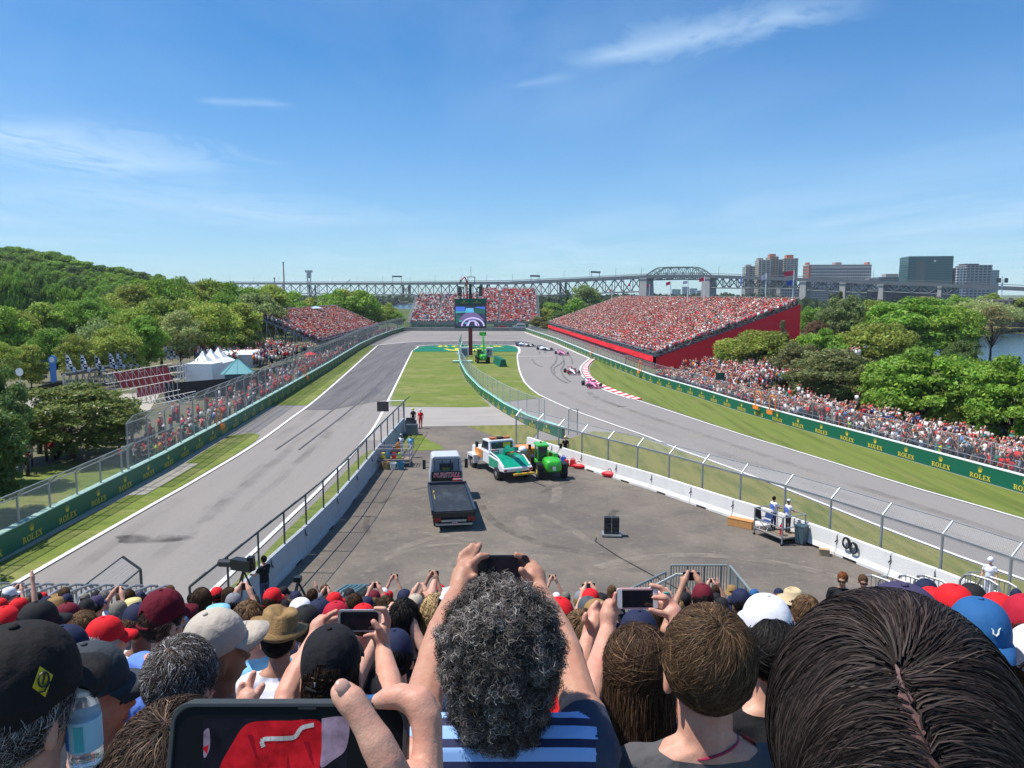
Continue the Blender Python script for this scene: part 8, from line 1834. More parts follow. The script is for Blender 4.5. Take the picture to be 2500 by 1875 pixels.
def close_skin(name, c, c2):
	m, t, b = nodes_mat(name); tcn = t.nodes.new('ShaderNodeTexCoord'); v = tcn.outputs['Object']; f = ramp_noise(t, v, 28, 5, (1, 1, 1), .65, .35, .68); g_ = ramp_noise(t, v, 160, 4, (1, 1, 1), .6, .4, .7); mm = t.nodes.new('ShaderNodeMath'); mm.operation = 'MULTIPLY'; mm.inputs[1].default_value = .3; t.links.new(g_, mm.inputs[0])
	t.links.new(mixc(t, mm.outputs[0], mixc(t, f, c, c2), tuple(x*.6 for x in c)), b.inputs['Base Color']); b.inputs['Roughness'].default_value = .52; b.inputs['Subsurface Weight'].default_value = .15; b.inputs['Subsurface Radius'].default_value = (.008, .003, .0015); b.inputs['Subsurface Scale'].default_value = 1; b.inputs['Specular IOR Level'].default_value = .35
	vo = t.nodes.new('ShaderNodeTexVoronoi'); vo.inputs['Scale'].default_value = 620; n2 = t.nodes.new('ShaderNodeTexNoise'); n2.inputs['Scale'].default_value = 120; t.links.new(v, vo.inputs['Vector']); t.links.new(v, n2.inputs['Vector']); ad_ = t.nodes.new('ShaderNodeMath'); ad_.operation = 'MULTIPLY_ADD'; ad_.inputs[1].default_value = .35; t.links.new(vo.outputs['Distance'], ad_.inputs[0]); t.links.new(n2.outputs[0], ad_.inputs[2])
	bp = t.nodes.new('ShaderNodeBump'); bp.inputs['Strength'].default_value = .38; bp.inputs['Distance'].default_value = .001; t.links.new(ad_.outputs[0], bp.inputs['Height']); t.links.new(bp.outputs[0], b.inputs['Normal']); return m
SK = [close_skin('close_skin_fair', (.58, .33, .235), (.56, .235, .165)), close_skin('close_skin_tanned', (.46, .25, .165), (.42, .185, .12)), SK[2]]
# B - curly grey hair, both hands raised with a black phone
strp, t_, b_ = nodes_mat('striped_knit'); tc_ = t_.nodes.new('ShaderNodeTexCoord'); sp_ = t_.nodes.new('ShaderNodeSeparateXYZ'); t_.links.new(tc_.outputs['Object'], sp_.inputs[0])
nz = t_.nodes.new('ShaderNodeTexNoise'); nz.inputs['Scale'].default_value = 4; t_.links.new(tc_.outputs['Object'], nz.inputs['Vector'])
ad = t_.nodes.new('ShaderNodeMath'); ad.operation = 'MULTIPLY_ADD'; ad.inputs[1].default_value = .004; t_.links.new(nz.outputs[0], ad.inputs[0]); zy = t_.nodes.new('ShaderNodeMath'); zy.operation = 'MULTIPLY_ADD'; zy.inputs[1].default_value = .7; t_.links.new(sp_.outputs[1], zy.inputs[0]); t_.links.new(sp_.outputs[2], zy.inputs[2]); t_.links.new(zy.outputs[0], ad.inputs[2])
pp = t_.nodes.new('ShaderNodeMath'); pp.operation = 'PINGPONG'; pp.inputs[1].default_value = .024; t_.links.new(ad.outputs[0], pp.inputs[0])
gt_ = t_.nodes.new('ShaderNodeMath'); gt_.operation = 'GREATER_THAN'; gt_.inputs[1].default_value = .0145; t_.links.new(pp.outputs[0], gt_.inputs[0])
t_.links.new(mixc(t_, gt_.outputs[0], (.28, .47, .83), (.018, .022, .075)), b_.inputs['Base Color']); b_.inputs['Roughness'].default_value = .85
pB, fB, hB = close_person('man with bushy grey curls and striped blue shirt holding a black phone up high', 1222, 1452, 1.5, 0, strp, 1,
	{'L': [(1062, 1600, 1.78), (1120, 1436, 2.1)], 'R': [(1384, 1600, 1.78), (1312, 1436, 2.1)]}, .006, top=1.775, chains=[
	hchain('L', (1120, 1436, 2.1, 26), (1134, 1405, 2.13, 32), (1146, 1385, 2.15, 26)), hchain('L', (1124, 1430, 2.1, 24), (1136, 1392, 2.14, 24), (1138, 1370, 2.16, 14)),
	hchain('L', (1146, 1382, 2.16, 13), (1158, 1356, 2.17, 10.5), (1171, 1331, 2.18, 8.5)), hchain('L', (1140, 1382, 2.16, 12), (1142, 1352, 2.17, 10), (1153, 1331, 2.18, 8)), hchain('L', (1132, 1384, 2.15, 12), (1131, 1358, 2.16, 9.5), (1137, 1342, 2.17, 7.5)), hchain('L', (1126, 1388, 2.15, 11), (1122, 1366, 2.15, 8.5), (1126, 1352, 2.16, 7)),
	hchain('L', (1146, 1394, 2.14, 14), (1158, 1372, 2.12, 11), (1172, 1358, 2.12, 10), (1190, 1356, 2.13, 8)), hchain('L', (1140, 1412, 2.12, 13), (1160, 1408, 2.1, 10)),
	hchain('R', (1312, 1436, 2.1, 26), (1302, 1408, 2.13, 32), (1298, 1390, 2.15, 24)), hchain('R', (1300, 1392, 2.15, 13), (1293, 1375, 2.16, 11), (1281, 1362, 2.15, 10), (1260, 1355, 2.14, 8.5)), hchain('R', (1305, 1400, 2.16, 12), (1296, 1388, 2.2, 10), (1280, 1376, 2.22, 9), (1264, 1370, 2.22, 7)),
	hchain('R', (1306, 1408, 2.17, 11), (1296, 1402, 2.2, 9), (1282, 1396, 2.22, 8)), hchain('R', (1308, 1414, 2.16, 10), (1298, 1412, 2.19, 8), (1288, 1408, 2.2, 7)), hchain('R', (1302, 1424, 2.11, 14), (1286, 1408, 2.08, 11), (1272, 1391, 2.07, 9.5)),
	], sleeve=.32, fat=1.1, sslot=2, shr=.05)
curl_mix = ([(.115, .1, .09), (.2, .175, .158), (.42, .385, .355), (.06, .042, .032)], [.42, .32, .12, .14])
me = strands('curly_hair', (0, -.012, .0), (.098, .106, .112), 'curly', 20000, 9, .032, .0015, 8, clumps=260, region=-.55, tonevar=.3, mix=curl_mix, curl=(.0075, 9.), face=.4, tip=.5, basecol=mat('curly_under', (.045, .038, .035), .9))
h = hair_on(pB, me, hB, (1, 1, 1), name='curly_hair');
me = strands('curly_hair_nape', (0, -.03, -.06), (.088, .088, .115), 'curly', 10000, 8, .026, .0015, 9, clumps=170, region=-.75, tonevar=.3, mix=curl_mix, curl=(.007, 9.), face=-.1, tip=.5, basecol=MATS['curly_under']); hair_on(pB, me, hB, (1, 1, 1), name='nape_curls')
def phone(label, c, w_, h_, rot, case, scr='phone_glass', th=.009, grp=None):
	root = empty('mobile_phone', label, 'phone', c); root.rotation_euler = rot
	if grp: root['group'] = grp
	mb = MB(); r = .011; pts = []
	for cx_, cz_, a0 in ((w_/2-r, h_/2-r, 0), (-w_/2+r, h_/2-r, 90), (-w_/2+r, -h_/2+r, 180), (w_/2-r, -h_/2+r, 270)):
		for k in range(5): a = R(a0+22.5*k); pts.append((cx_+r*math.cos(a), cz_+r*math.sin(a)))
	mb.prism(pts, -th/2, th/2, case, 'Y'); mb.build('case', root)
	sc = MB(); k = .93; sc.prism([(p[0]*(1-.018/w_*2*(.5 if th < .01 else 1)), p[1]*(1-.006/h_*2)) for p in pts], -th/2-.0007, -th/2+.0003, MATS[scr], 'Y'); sc.build('screen', root); return root
mat('phone_glass', (.012, .012, .018), .12, spec=.7)
phone('black phone held up by the man with curly grey hair', W(1225, 1388, 2.14), .150, .074, (-PITCH-.05, 0, 0), black)
wb_ = empty('smart_watch', 'smart watch with a white band on the raised left wrist of the curly-haired man', 'watch', W(1108, 1462, 2.04)); mb = MB(); mb.lathe([(.034, -.011), (.036, -.011), (.036, .011), (.034, .011)], (0, 0, 0), white, 20); o = mb.build('band', wb_); mb = MB(); mb.box((-.022, -.03, 0), (.034, .012, .038), white, (0, 0, -.6)); mb.build('watch_case', wb_)
mb = MB(); mb.box((-.0262, -.0353, 0), (.029, .003, .033), MATS['phone_glass'], (0, 0, -.6)); mb.build('watch_face', wb_); wb_.rotation_euler = (.35, .2, 0)
# C - short brown hair, grey T-shirt
pC, fC, hC = close_person('man with short brown hair in a heather grey T-shirt, red cord round his neck', 1732, 1478, 1.57, .0, cloth('heather_grey_jersey', (.085, .082, .086)), 0, None, .0055, top=1.78, fat=1.12)
me = strands('short_hair', (0, -.01, .004), (.087, .098, .102), 'flow', 22000, 7, .045, .0010, 31, .1, -.52, .5, face=.3, crown=(.12, -.45, .85), jit=.32, mix=([(.055, .03, .016), (.12, .07, .036), (.22, .14, .075)], [.5, .38, .12]))
hair_on(pC, me, hC, (1, 1, 1), rz=.05, name='short_hair')
mb = MB(); mb.tube([Vector((.068*math.sin(t), .004+.064*math.cos(t), 1.475-.012*math.cos(t*1.0)+.02*math.sin(t))) for t in [k/20*2*math.pi for k in range(21)]], .0026, mat('red_cord', (.3, .01, .05), .6), 6); mb.build('neck_cord', pC)
ln = MB(); ln.add([(.075, .0, 1.5), (.1, -.012, 1.49), (.155, .02, 1.37), (.125, .03, 1.36), (.075, .003, 1.503), (.1, -.009, 1.493), (.155, .023, 1.373), (.125, .033, 1.363)], [(0, 1, 2, 3), (7, 6, 5, 4), (0, 4, 5, 1), (1, 5, 6, 2), (2, 6, 7, 3), (3, 7, 4, 0)], mat('patterned_lanyard', (.25, .04, .03), .7, var=.9, vscale=70)); ln.build('lanyard', pC)
# D - long brown hair, holding the pink and white phone
pD, fD, hD = close_person('woman with long wavy brown hair raising a pink-cased phone in both hands', 1560, 1530, 2.1, .12, cloth('dark_top', (.02, .02, .026)), 0,
	{'L': [(1432, 1735, 2.25), (1484, 1535, 2.5)], 'R': [(1672, 1700, 2.3), (1655, 1520, 2.5)]}, .0065, top=1.77, chains=[
	hchain('L', (1484, 1535, 2.5, 19), (1486, 1502, 2.52, 24), (1489, 1478, 2.53, 18)), hchain('L', (1496, 1492, 2.52, 9), (1501, 1468, 2.5, 7.5), (1503, 1449, 2.5, 6.5)), hchain('L', (1478, 1486, 2.55, 9), (1492, 1478, 2.6, 7.5), (1508, 1470, 2.62, 6.5)), hchain('L', (1478, 1496, 2.56, 9), (1494, 1492, 2.61, 7.5), (1510, 1486, 2.62, 6)), hchain('L', (1482, 1506, 2.55, 8), (1496, 1503, 2.6, 7), (1508, 1498, 2.61, 6)), hchain('L', (1488, 1512, 2.53, 8), (1500, 1511, 2.58, 6.5)),
	hchain('R', (1655, 1520, 2.5, 19), (1643, 1496, 2.52, 24), (1634, 1478, 2.54, 19)), hchain('R', (1634, 1470, 2.54, 10), (1628, 1449, 2.54, 8.5), (1612, 1435, 2.54, 8), (1589, 1428, 2.54, 6.5)), hchain('R', (1636, 1476, 2.53, 9), (1624, 1460, 2.52, 8), (1596, 1459, 2.52, 7)), hchain('R', (1638, 1486, 2.55, 9), (1625, 1474, 2.58, 8), (1606, 1470, 2.6, 6.5)), hchain('R', (1640, 1494, 2.55, 8.5), (1626, 1486, 2.58, 7.5), (1608, 1482, 2.6, 6)), hchain('R', (1640, 1504, 2.52, 10), (1614, 1497, 2.5, 8.5), (1587, 1489, 2.5, 7)),
	], sleeve=.3, fat=.95)
me = strands('long_hair', (0, -.012, .004), (.086, .1, .103), 'long', 15000, 16, .42, .0014, 41, .1, -.35, .5, crown=(0, .15, 1), wv=1.3, curl=(.02, 11), face=.3, mix=([(.04, .02, .012), (.09, .05, .026), (.17, .1, .055)], [.5, .38, .12]))
hair_on(pD, me, hD, (1, 1, 1), rz=.12, name='long_hair')
ph_ = phone('white phone in a pale pink case above the cap with the leaping-cat mark', W(1556, 1461, 2.54), .138, .068, (-PITCH-.04, R(-.5), 0), mat('pink_case', (.7, .42, .4), .5)); mb = MB()
for x0_, x1_ in ((-.066, -.051), (.051, .066)): mb.box(((x0_+x1_)/2, -.0056, 0), (x1_-x0_, .0008, .062), white)
mb.build('white_bezel', ph_)
mb = MB(); mb.lathe([(.009, -.004), (.012, -.004), (.012, .004), (.009, .004)], (0, 0, 0), mat('turquoise', (.02, .35, .3), .3), 12); tag(mb.build('ring', loc=W(1624, 1447, 2.535)), 'turquoise ring on the hand holding the pink phone', 'ring')
# M - black cap woman with the silver phone
pM, fM, hM = close_person('woman in a plain black cap holding a silver-edged phone sideways in both hands', 806, 1530, 2.3, .1, cloth('black_top', (.018, .018, .022)), 0,
	{'L': [(700, 1700, 2.45), (772, 1552, 2.6)], 'R': [(957, 1700, 2.4), (934, 1582, 2.6)]}, .0065, top=1.80, chains=[
	hchain('L', (772, 1552, 2.6, 19), (778, 1530, 2.62, 23), (786, 1516, 2.63, 17)), hchain('L', (790, 1512, 2.62, 9), (805, 1502, 2.61, 8), (821, 1492, 2.6, 6.5)), hchain('L', (788, 1520, 2.64, 9), (806, 1514, 2.67, 8), (826, 1508, 2.69, 6.5)), hchain('L', (788, 1530, 2.64, 9), (806, 1526, 2.67, 8), (826, 1522, 2.69, 6)), hchain('L', (784, 1540, 2.63, 8), (800, 1538, 2.66, 7)),
	hchain('R', (934, 1582, 2.6, 18), (930, 1556, 2.6, 22), (934, 1538, 2.61, 17)), hchain('R', (942, 1546, 2.61, 9), (948, 1515, 2.61, 8.5), (938, 1487, 2.6, 8), (916, 1485, 2.6, 6.5)), hchain('R', (930, 1548, 2.58, 10), (925, 1536, 2.57, 9), (912, 1518, 2.57, 8)), hchain('R', (938, 1536, 2.63, 8), (934, 1518, 2.67, 7.5), (918, 1510, 2.69, 6)), hchain('R', (936, 1544, 2.63, 8), (928, 1530, 2.67, 7), (914, 1526, 2.69, 6)), hchain('R', (924, 1566, 2.59, 8), (906, 1550, 2.58, 7), (891, 1553, 2.58, 6)),
	], sleeve=.3, fat=.98)
FCAP = {}
def fine_cap(colr, name): return cap_mesh(cloth('cap_'+name, colr, bs=26), True, True).mesh('cap', True)
def cap_on(o, hc, colr, name, rz=0., rx=0., ry=0., sc=1.): c = link('cap', fine_cap(colr, name), o, hc+Vector((0, 0, .012)), (rx, ry, rz)); c.scale = (sc,)*3; return c
cM = cap_on(pM, hM, (.013, .013, .016), 'black_twill', -.1, .08); mb = MB()
for i, m_ in enumerate((white, red, white)): mb.box((-.012+.012*(i-.0), -.1062, .0), ((.006, .014, .006)[i], .002, .014), m_)
mb.build('flag_tab', cM); me = strands('hair_under_cap', (0, -.008, .0), (.08, .096, .1), 'long', 3500, 12, .34, .0024, 51, .06, -.5, .5, crown=(0, .1, 1), mix=([(.02, .011, .008), (.05, .026, .014)], [.6, .4]), face=.2); hair_on(pM, me, hM, (1, 1, 1), name='long_hair')
phone('silver-edged dark phone held sideways over the black cap', W(878, 1515, 2.63), .148, .074, (-PITCH-.03, R(-.3), 0), mat('silver_edge', (.6, .58, .58), .3, .6))
# J - maroon cap, blue shirt
pJ, fJ, hJ = close_person('tall man in a maroon cap and glasses wearing a cornflower blue T-shirt', 392, 1440, 3.45, -.5, cloth('cornflower_jersey', (.12, .22, .62)), 0, None, .009, top=1.80, fat=1.1)
cap_on(pJ, hJ, (.11, .006, .016), 'maroon_twill', -.55); hair_on(pJ, strands('short_hair', (0, -.008, -.004), (.081, .096, .098), 'flow', 3500, 5, .02, .002, 61, .05, -.5, .4, face=.1, mix=([(.03, .018, .012), (.07, .04, .025)], [.6, .4])), hJ, (1, 1, 1), rz=-.5)
mb = MB(); mb.box((.086, .06, .0), (.003, .11, .006), steel, (0, 0, -.1)); gl_ = mb.build('glasses', pJ, loc=hJ+Vector((0, 0, -.03))); gl_.rotation_euler = (0, 0, -.5)
# K - beige cap looking right and down
pK, fK, hK = close_person('man in a beige cap with dark lettering, head turned to the right', 522, 1490, 2.6, -.25, cloth('navy_polo', (.015, .02, .05)), 2, None, .009, top=1.80, fat=1.05, turn=-.6)
cK = cap_on(pK, hK, (.44, .385, .32), 'beige_canvas', -1.0, .25, .12, 1.04); text_mesh('lettering', 'NCC', .03, black, cK, (-.03, .098, .05), (R(78), 0, R(160)), .0008)
# L - brown fedora, white T-shirt
pL_, fL, hL = close_person('person in a woven brown fedora and a white T-shirt', 677, 1500, 4.0, .05, cloth('white_jersey', (.66, .66, .72)), 1, None, .010, top=1.79, fat=1.15)
fed = mat('woven_straw_brown', (.26, .155, .055), .8, var=.25, vscale=30, bump=.8, bscale=110); mb = MB(); mb.lathe([(.15, .012), (.145, -.006), (.13, -.014), (.1, -.004), (.098, .0), (.096, .03), (.094, .032), (.09, .1), (.075, .118), (.05, .112), (.0, .1)], (0, 0, 0), fed, 36)
for i, v in enumerate(mb.v):
	x, y, z = v; t = math.atan2(y, x); rr_ = math.hypot(x, y)
	if rr_ > .12: z += .03*abs(math.cos(t))**2
	if z > .06: z -= .02*max(0, 1-abs(x)/.03) if rr_ < .09 else 0
	mb.v[i] = (x, y*1.08, z)
fo = mb.build('fedora_hat', pL_, smooth=True, loc=hL+Vector((0, 0, .03))); fo.rotation_euler = (-.12, .18, 0); mb = MB(); mb.lathe([(.0985, .0), (.0995, .002), (.0975, .03), (.0965, .03)], (0, 0, 0), mat('hat_band_brown', (.15, .085, .03), .8), 36); mb.build('hat_band', fo)
hair_on(pL_, strands('short_hair', (0, -.008, -.004), (.081, .096, .098), 'flow', 3000, 5, .03, .002, 62, .05, -.5, .4, face=.1, mix=([(.012, .01, .01), (.03, .02, .018)], [.6, .4])), hL, (1, 1, 1))
# I - salt and pepper short hair
pI, fI, hI = close_person('man with cropped salt and pepper hair in front of the blue T-shirt', 440, 1556, 2.08, -.35, cloth('charcoal_top', (.035, .035, .045)), 0, None, .008, top=1.775, fat=1.05)
me = strands('cropped_hair', (0, -.008, .003), (.083, .097, .1), 'flow', 17000, 5, .024, .0010, 71, .12, -.45, .45, face=.35, crown=(0, -.4, .9), jit=.5, mix=([(.03, .022, .018), (.08, .055, .045), (.3, .29, .28), (.55, .54, .53)], [.45, .3, .17, .08]), basecol=mat('scalp_brown', (.16, .09, .065), .8)); hair_on(pI, me, hI, (1, 1, 1), rz=-.35, name='cropped_hair')
# slate cap man
pS, fS, hS = close_person('man in a slate grey cap and dark jacket behind the water bottle', 205, 1577, 2.1, -1.0, cloth('dark_jacket', (.02, .022, .03)), 0, None, .010, top=1.80, fat=1.15)
cap_on(pS, hS, (.045, .052, .062), 'slate_twill', -1.05, 0, 0, 1.05)
# G - black cap with yellow diamond at the left edge
pG, fG, hG = close_person('man at the left edge in a black cap with a yellow diamond patch', 28, 1540, 1.36, -.3, cloth('olive_camouflage', (.045, .06, .03)), 0, None, .007, top=1.80, fat=1.15)
cG = cap_on(pG, hG, (.016, .014, .014), 'black_cotton', -.3, 0, .05, 1.08); mb = MB(); yp_ = mat('yellow_patch', (.6, .46, .01), .6)
def on_cap(t, ph, lift=.0015): return Vector((math.sin(t)*.088*math.cos(ph)**.75*(1+lift*12), math.cos(t)*.104*math.cos(ph)**.75*(1+lift*12), .005+.112*math.sin(ph)**.9-.03*(1-math.sin(ph))*max(0, -math.cos(t))))
t0 = 1.78; mb.add([on_cap(t0-.17, .42), on_cap(t0, .2), on_cap(t0+.17, .42), on_cap(t0, .66), on_cap(t0, .44, .003)], [(0, 1, 4), (1, 2, 4), (2, 3, 4), (3, 0, 4)], yp_); mb.build('diamond_patch', cG)
mb = MB(); pts = [on_cap(t0+.085*math.cos(a), .46+.1*math.sin(a), .0045) for a in [k/12*2*math.pi for k in range(13)]]; mb.tube(pts, .0016, black, 5); mb.tube([on_cap(t0-.09, .38, .0045), on_cap(t0+.02, .3, .0045), on_cap(t0+.1, .33, .0045)], .0016, black, 5); mb.tube([on_cap(t0+.03, .4, .0045), on_cap(t0-.05, .56, .0045)], .0016, black, 5); mb.build('horn_emblem', cG)
text_mesh('red_script', 'Hn', .034, txr, cG, (.05, -.099, -.012), (R(88), 0, R(28)), .0008, .3)
me = strands('side_hair', (0, -.008, -.006), (.083, .098, .1), 'flow', 7000, 6, .03, .0016, 81, .1, -.62, .45, face=.15, jit=.5, mix=([(.03, .022, .02), (.2, .19, .19), (.45, .44, .43)], [.45, .35, .2])); hair_on(pG, me, hG, (1, 1, 1), rz=-.3, name='side_hair')
# bottle
bt = empty('water_bottle', 'clear plastic water bottle with a white cap and blue label at the lower left', 'bottle', W(211, 1860, 1.45)); k_ = 1.45/FPX; petm = mat('clear_plastic', (.85, .9, .92), .08, trans=.85, spec=.6, alpha=.75); H = 210*k_
mb = MB(); mb.lathe([(.028, 0), (.030, .01), (.030, H*.62), (.0265, H*.72), (.014, H*.85), (.0125, H*.88)], (0, 0, 0), petm, 24); o = mb.build('bottle_body', bt, smooth=True)
mb = MB(); mb.lathe([(.0305, H*.2), (.0307, H*.21), (.0307, H*.56), (.0305, H*.57)], (0, 0, 0), mat('pale_label', (.35, .6, .72), .4), 24); mb.build('label', bt, smooth=True)
mb = MB(); mb.box((-.019, -.0247, H*.38), (.012, .001, H*.3), mat('label_blue', (.02, .16, .5), .5), (0, 0, -.65)); mb.box((.006, -.0303, H*.38), (.016, .001, H*.3), mat('label_teal', (.05, .4, .45), .5), (0, 0, .2)); mb.build('label_print', bt)
mb = MB(); mb.lathe([(.0175, H*.84), (.0175, H*.9), (.013, H*.91), (.011, H*.985), (.009, H), (.001, H)], (0, 0, 0), white, 20); mb.build('sports_cap', bt, smooth=True)
# F - brown wavy head low left
pF, fF, hF = close_person('person with wavy dark brown hair at the bottom left below the cropped head', 425, 1712, 1.12, -.2, cloth('green_camouflage', (.04, .07, .045)), 0, None, .008, top=1.785)
me = strands('wavy_hair', (0, -.01, .003), (.09, .102, .104), 'flow', 17000, 9, .09, .0012, 91, .12, -.5, .5, face=.3, crown=(.0, -.2, .95), jit=.3, curl=(.008, 11), mix=([(.03, .018, .012), (.075, .045, .028), (.16, .1, .06)], [.5, .38, .12])); hair_on(pF, me, hF, (1, 1, 1), name='wavy_hair')
# R - blonde woman
pR_, fR, hR = close_person('woman with long straight blonde hair and a black top with a red strap', 1066, 1450, 4.2, .1, cloth('black_vest', (.02, .02, .025)), 0, {'L': [(1022, 1600, 4.2), (1048, 1478, 4.4)]}, .011, top=1.775, fat=.95)
me = strands('long_hair', (0, -.01, .004), (.086, .1, .103), 'long', 4500, 14, .5, .004, 95, .1, -.35, .35, crown=(0, .2, 1), face=.25, mix=([(.34, .22, .1), (.5, .36, .19), (.2, .12, .05)], [.5, .3, .2])); hair_on(pR_, me, hR, (1, 1, 1), name='long_hair')
mb = MB(); mb.tube([(-.1, -.12, 1.43), (-.13, -.15, 1.35), (-.12, -.165, 1.2), (-.08, -.165, 1.05)], .008, red, 6); mb.build('red_strap', pR_)
# hand making a V beside the big phone, arm of the man in the charcoal top's neighbour
def hand_obj(name, label, chains, base, skin=0, voxel=.004, cat='person', slot_m=None, group=None):
	b0_ = W(*base); c = []
	for ch in chains:
		pts = [W(q[0], q[1], q[2])-b0_ for q in ch]; rs = [q[3]/FPX*q[2] for q in ch]
		for a, b, ra, rb, q in zip(pts, pts[1:], rs, rs[1:], ch): c.append((a, b, ra, rb, q[4] if len(q) > 4 else 0))
	me = organic('body', c, voxel, [SK[skin], slot_m or m_trou], 2, neck_z=-9); o = link(name, me, None, b0_); tag(o, label, cat, group); PEOPLE.append(o); return o
hand_obj('person', 'raised hand with two fingers spread, in front of the white T-shirt', [
	[(600, 1960, 1.45, 42, 1), (602, 1830, 1.5, 34, 1), (603, 1770, 1.53, 26), (603, 1742, 1.55, 25), (604, 1722, 1.56, 30), (606, 1706, 1.56, 24)], [(598, 1712, 1.56, 13), (604, 1690, 1.57, 11), (612, 1664, 1.58, 10), (619, 1644, 1.58, 8.5)], [(610, 1716, 1.56, 13), (624, 1700, 1.57, 11), (634, 1686, 1.57, 10), (641, 1674, 1.57, 8.5)],
	[(590, 1720, 1.56, 12), (586, 1700, 1.57, 10), (587, 1684, 1.57, 9), (591, 1670, 1.57, 7.5)], [(616, 1724, 1.55, 12), (630, 1722, 1.53, 11), (624, 1732, 1.51, 9)], [(604, 1730, 1.53, 13), (618, 1728, 1.51, 11), (628, 1734, 1.5, 9)]], (600, 1960, 1.45), 0, .003)
# raised bare forearm behind the pink phone woman's arm
hand_obj('person', 'pale bare forearm raised beside the arms holding the pink phone', [[(1395, 1760, 2.35, 36, 1), (1402, 1700, 2.4, 30), (1416, 1630, 2.5, 26), (1436, 1556, 2.6, 18), (1446, 1530, 2.62, 22), (1452, 1508, 2.64, 18)], [(1456, 1510, 2.64, 9), (1466, 1496, 2.66, 8), (1478, 1490, 2.67, 7)], [(1450, 1502, 2.64, 9), (1458, 1484, 2.66, 8), (1470, 1474, 2.67, 6.5)], [(1444, 1504, 2.64, 9), (1448, 1484, 2.65, 8), (1458, 1470, 2.66, 6.5)], [(1440, 1510, 2.64, 8), (1440, 1494, 2.65, 7), (1446, 1482, 2.66, 6)], [(1440, 1528, 2.6, 10), (1428, 1514, 2.58, 8.5), (1430, 1500, 2.58, 7)]], (1395, 1760, 2.35), 0, .005)
# the big phone and the hand that holds it, right in front of us
bp = empty('mobile_phone', 'large phone in a thick dark case in the foreground, its screen showing a red shirt', 'phone', W(708, 1866, .52)); bp.rotation_euler = (R(-12)-PITCH, 0, 0)
Wd, Hh = .1595, .0815; r = .012; pts = []
for cx_, cz_, a0 in ((Wd/2-r, Hh/2-r, 0), (-Wd/2+r, Hh/2-r, 90), (-Wd/2+r, -Hh/2+r, 180), (Wd/2-r, -Hh/2+r, 270)):
	for k in range(9): a = R(a0+11.25*k); pts.append((cx_+r*math.cos(a), cz_+r*math.sin(a)))
cs = mat('dark_phone_case', (.03, .032, .034), .45); mb = MB(); mb.prism(pts, -.006, .006, cs, 'Y'); inner = [(p[0]*(1-.007/Wd), p[1]*(1-.007/Hh)) for p in pts]; n_ = len(pts)
vs = [(p[0], -.006, p[1]) for p in pts]+[(p[0], -.0085, p[1]) for p in pts]+[(p[0]*.965, -.0085, p[1]*.93) for p in pts]+[(p[0]*.96, -.0062, p[1]*.92) for p in pts]
mb.add(vs, [(j*n_+i, j*n_+(i+1) % n_, (j+1)*n_+(i+1) % n_, (j+1)*n_+i) for j in range(3) for i in range(n_)], cs); mb.build('case', bp, smooth=False, bevel=.0006)
mb = MB(); mb.prism([(p[0]*.957, p[1]*.915) for p in pts], -.0066, -.0060, mat('glossy_black_glass', (.004, .004, .005), .35, spec=.12), 'Y'); mb.build('glass_front', bp)
mb = MB(); mb.box((.012, -.0088, Hh/2-.0035), (.012, .0012, .0012), black); mb.build('case_button', bp)
sp2 = MB(); x0, x1, z0_, z1_ = -.058, .040, -.034, .0305
def em(n, c): return mat(n, c, .4, emit=.26, spec=.05, var=.6, vscale=70)
eR, eR2, eD, eG, eP = em('display_red', (.27, .007, .012)), em('display_dark_red', (.14, .004, .01)), em('display_black', (.006, .006, .01)), em('display_grey', (.3, .31, .32)), em('display_lilac', (.16, .12, .17))
def dq(pts_, m_, l): sp2.add([(p[0], -.0067-.00012*l, p[1]) for p in pts_], [tuple(range(len(pts_)))], m_)
dq([(x0, z0_), (x1, z0_), (x1, z1_), (x0, z1_)], eD, 1)
def cv(p, n=5): return [(q.x, q.y) for q in smoothpath(p, n)]
dq(cv([(-.048, z0_), (-.0455, -.0025), (-.038, .014), (-.031, .025), (-.022, .0285), (0, .029), (.0205, .0285), (.0225, .01), (.021, -.01), (.023, z0_)]), eR, 2)
dq(cv([(.0215, .0305), (.039, .0305), (.039, .012), (.030, .004), (.0225, .000), (.0225, .012), (.0215, .0305)]), eP, 3)
for a, b, w0 in (((-.030, z0_), (-.024, -.004), .003), ((-.018, z0_), (-.012, .004), .0022), ((.004, z0_), (.000, .008), .0035), ((.014, z0_), (.010, -.002), .002), ((-.026, .02), (-.02, .004), .002), ((.012, .016), (.018, .000), .002)):
	dq(cv([(a[0]-w0, a[1]), (b[0], b[1]), (a[0]+w0, a[1])], 4), eR2, 3)
gp2 = cv([(-.0165, .0125), (-.0172, .0172), (-.006, .0178), (.0033, .0185), (.0062, .0215), (.0089, .0247), (.0166, .0265)], 4)
for i, (a, b) in enumerate(zip(gp2, gp2[1:])):
	d = Vector((b[0]-a[0], b[1]-a[1])); n2 = Vector((-d.y, d.x)).normalized()*.0014; dq([(a[0]+n2.x, a[1]+n2.y), (b[0]+n2.x, b[1]+n2.y), (b[0]-n2.x, b[1]-n2.y), (a[0]-n2.x, a[1]-n2.y)], eG, 4+i % 3)
dq(cv([(-.0575, .022), (-.054, .024), (-.0525, .012), (-.056, .006), (-.0575, .022)]), eP, 3); dq([(-.0575, .012), (-.0535, .014), (-.054, .008)], eR, 4); sp2.build('display', bp)
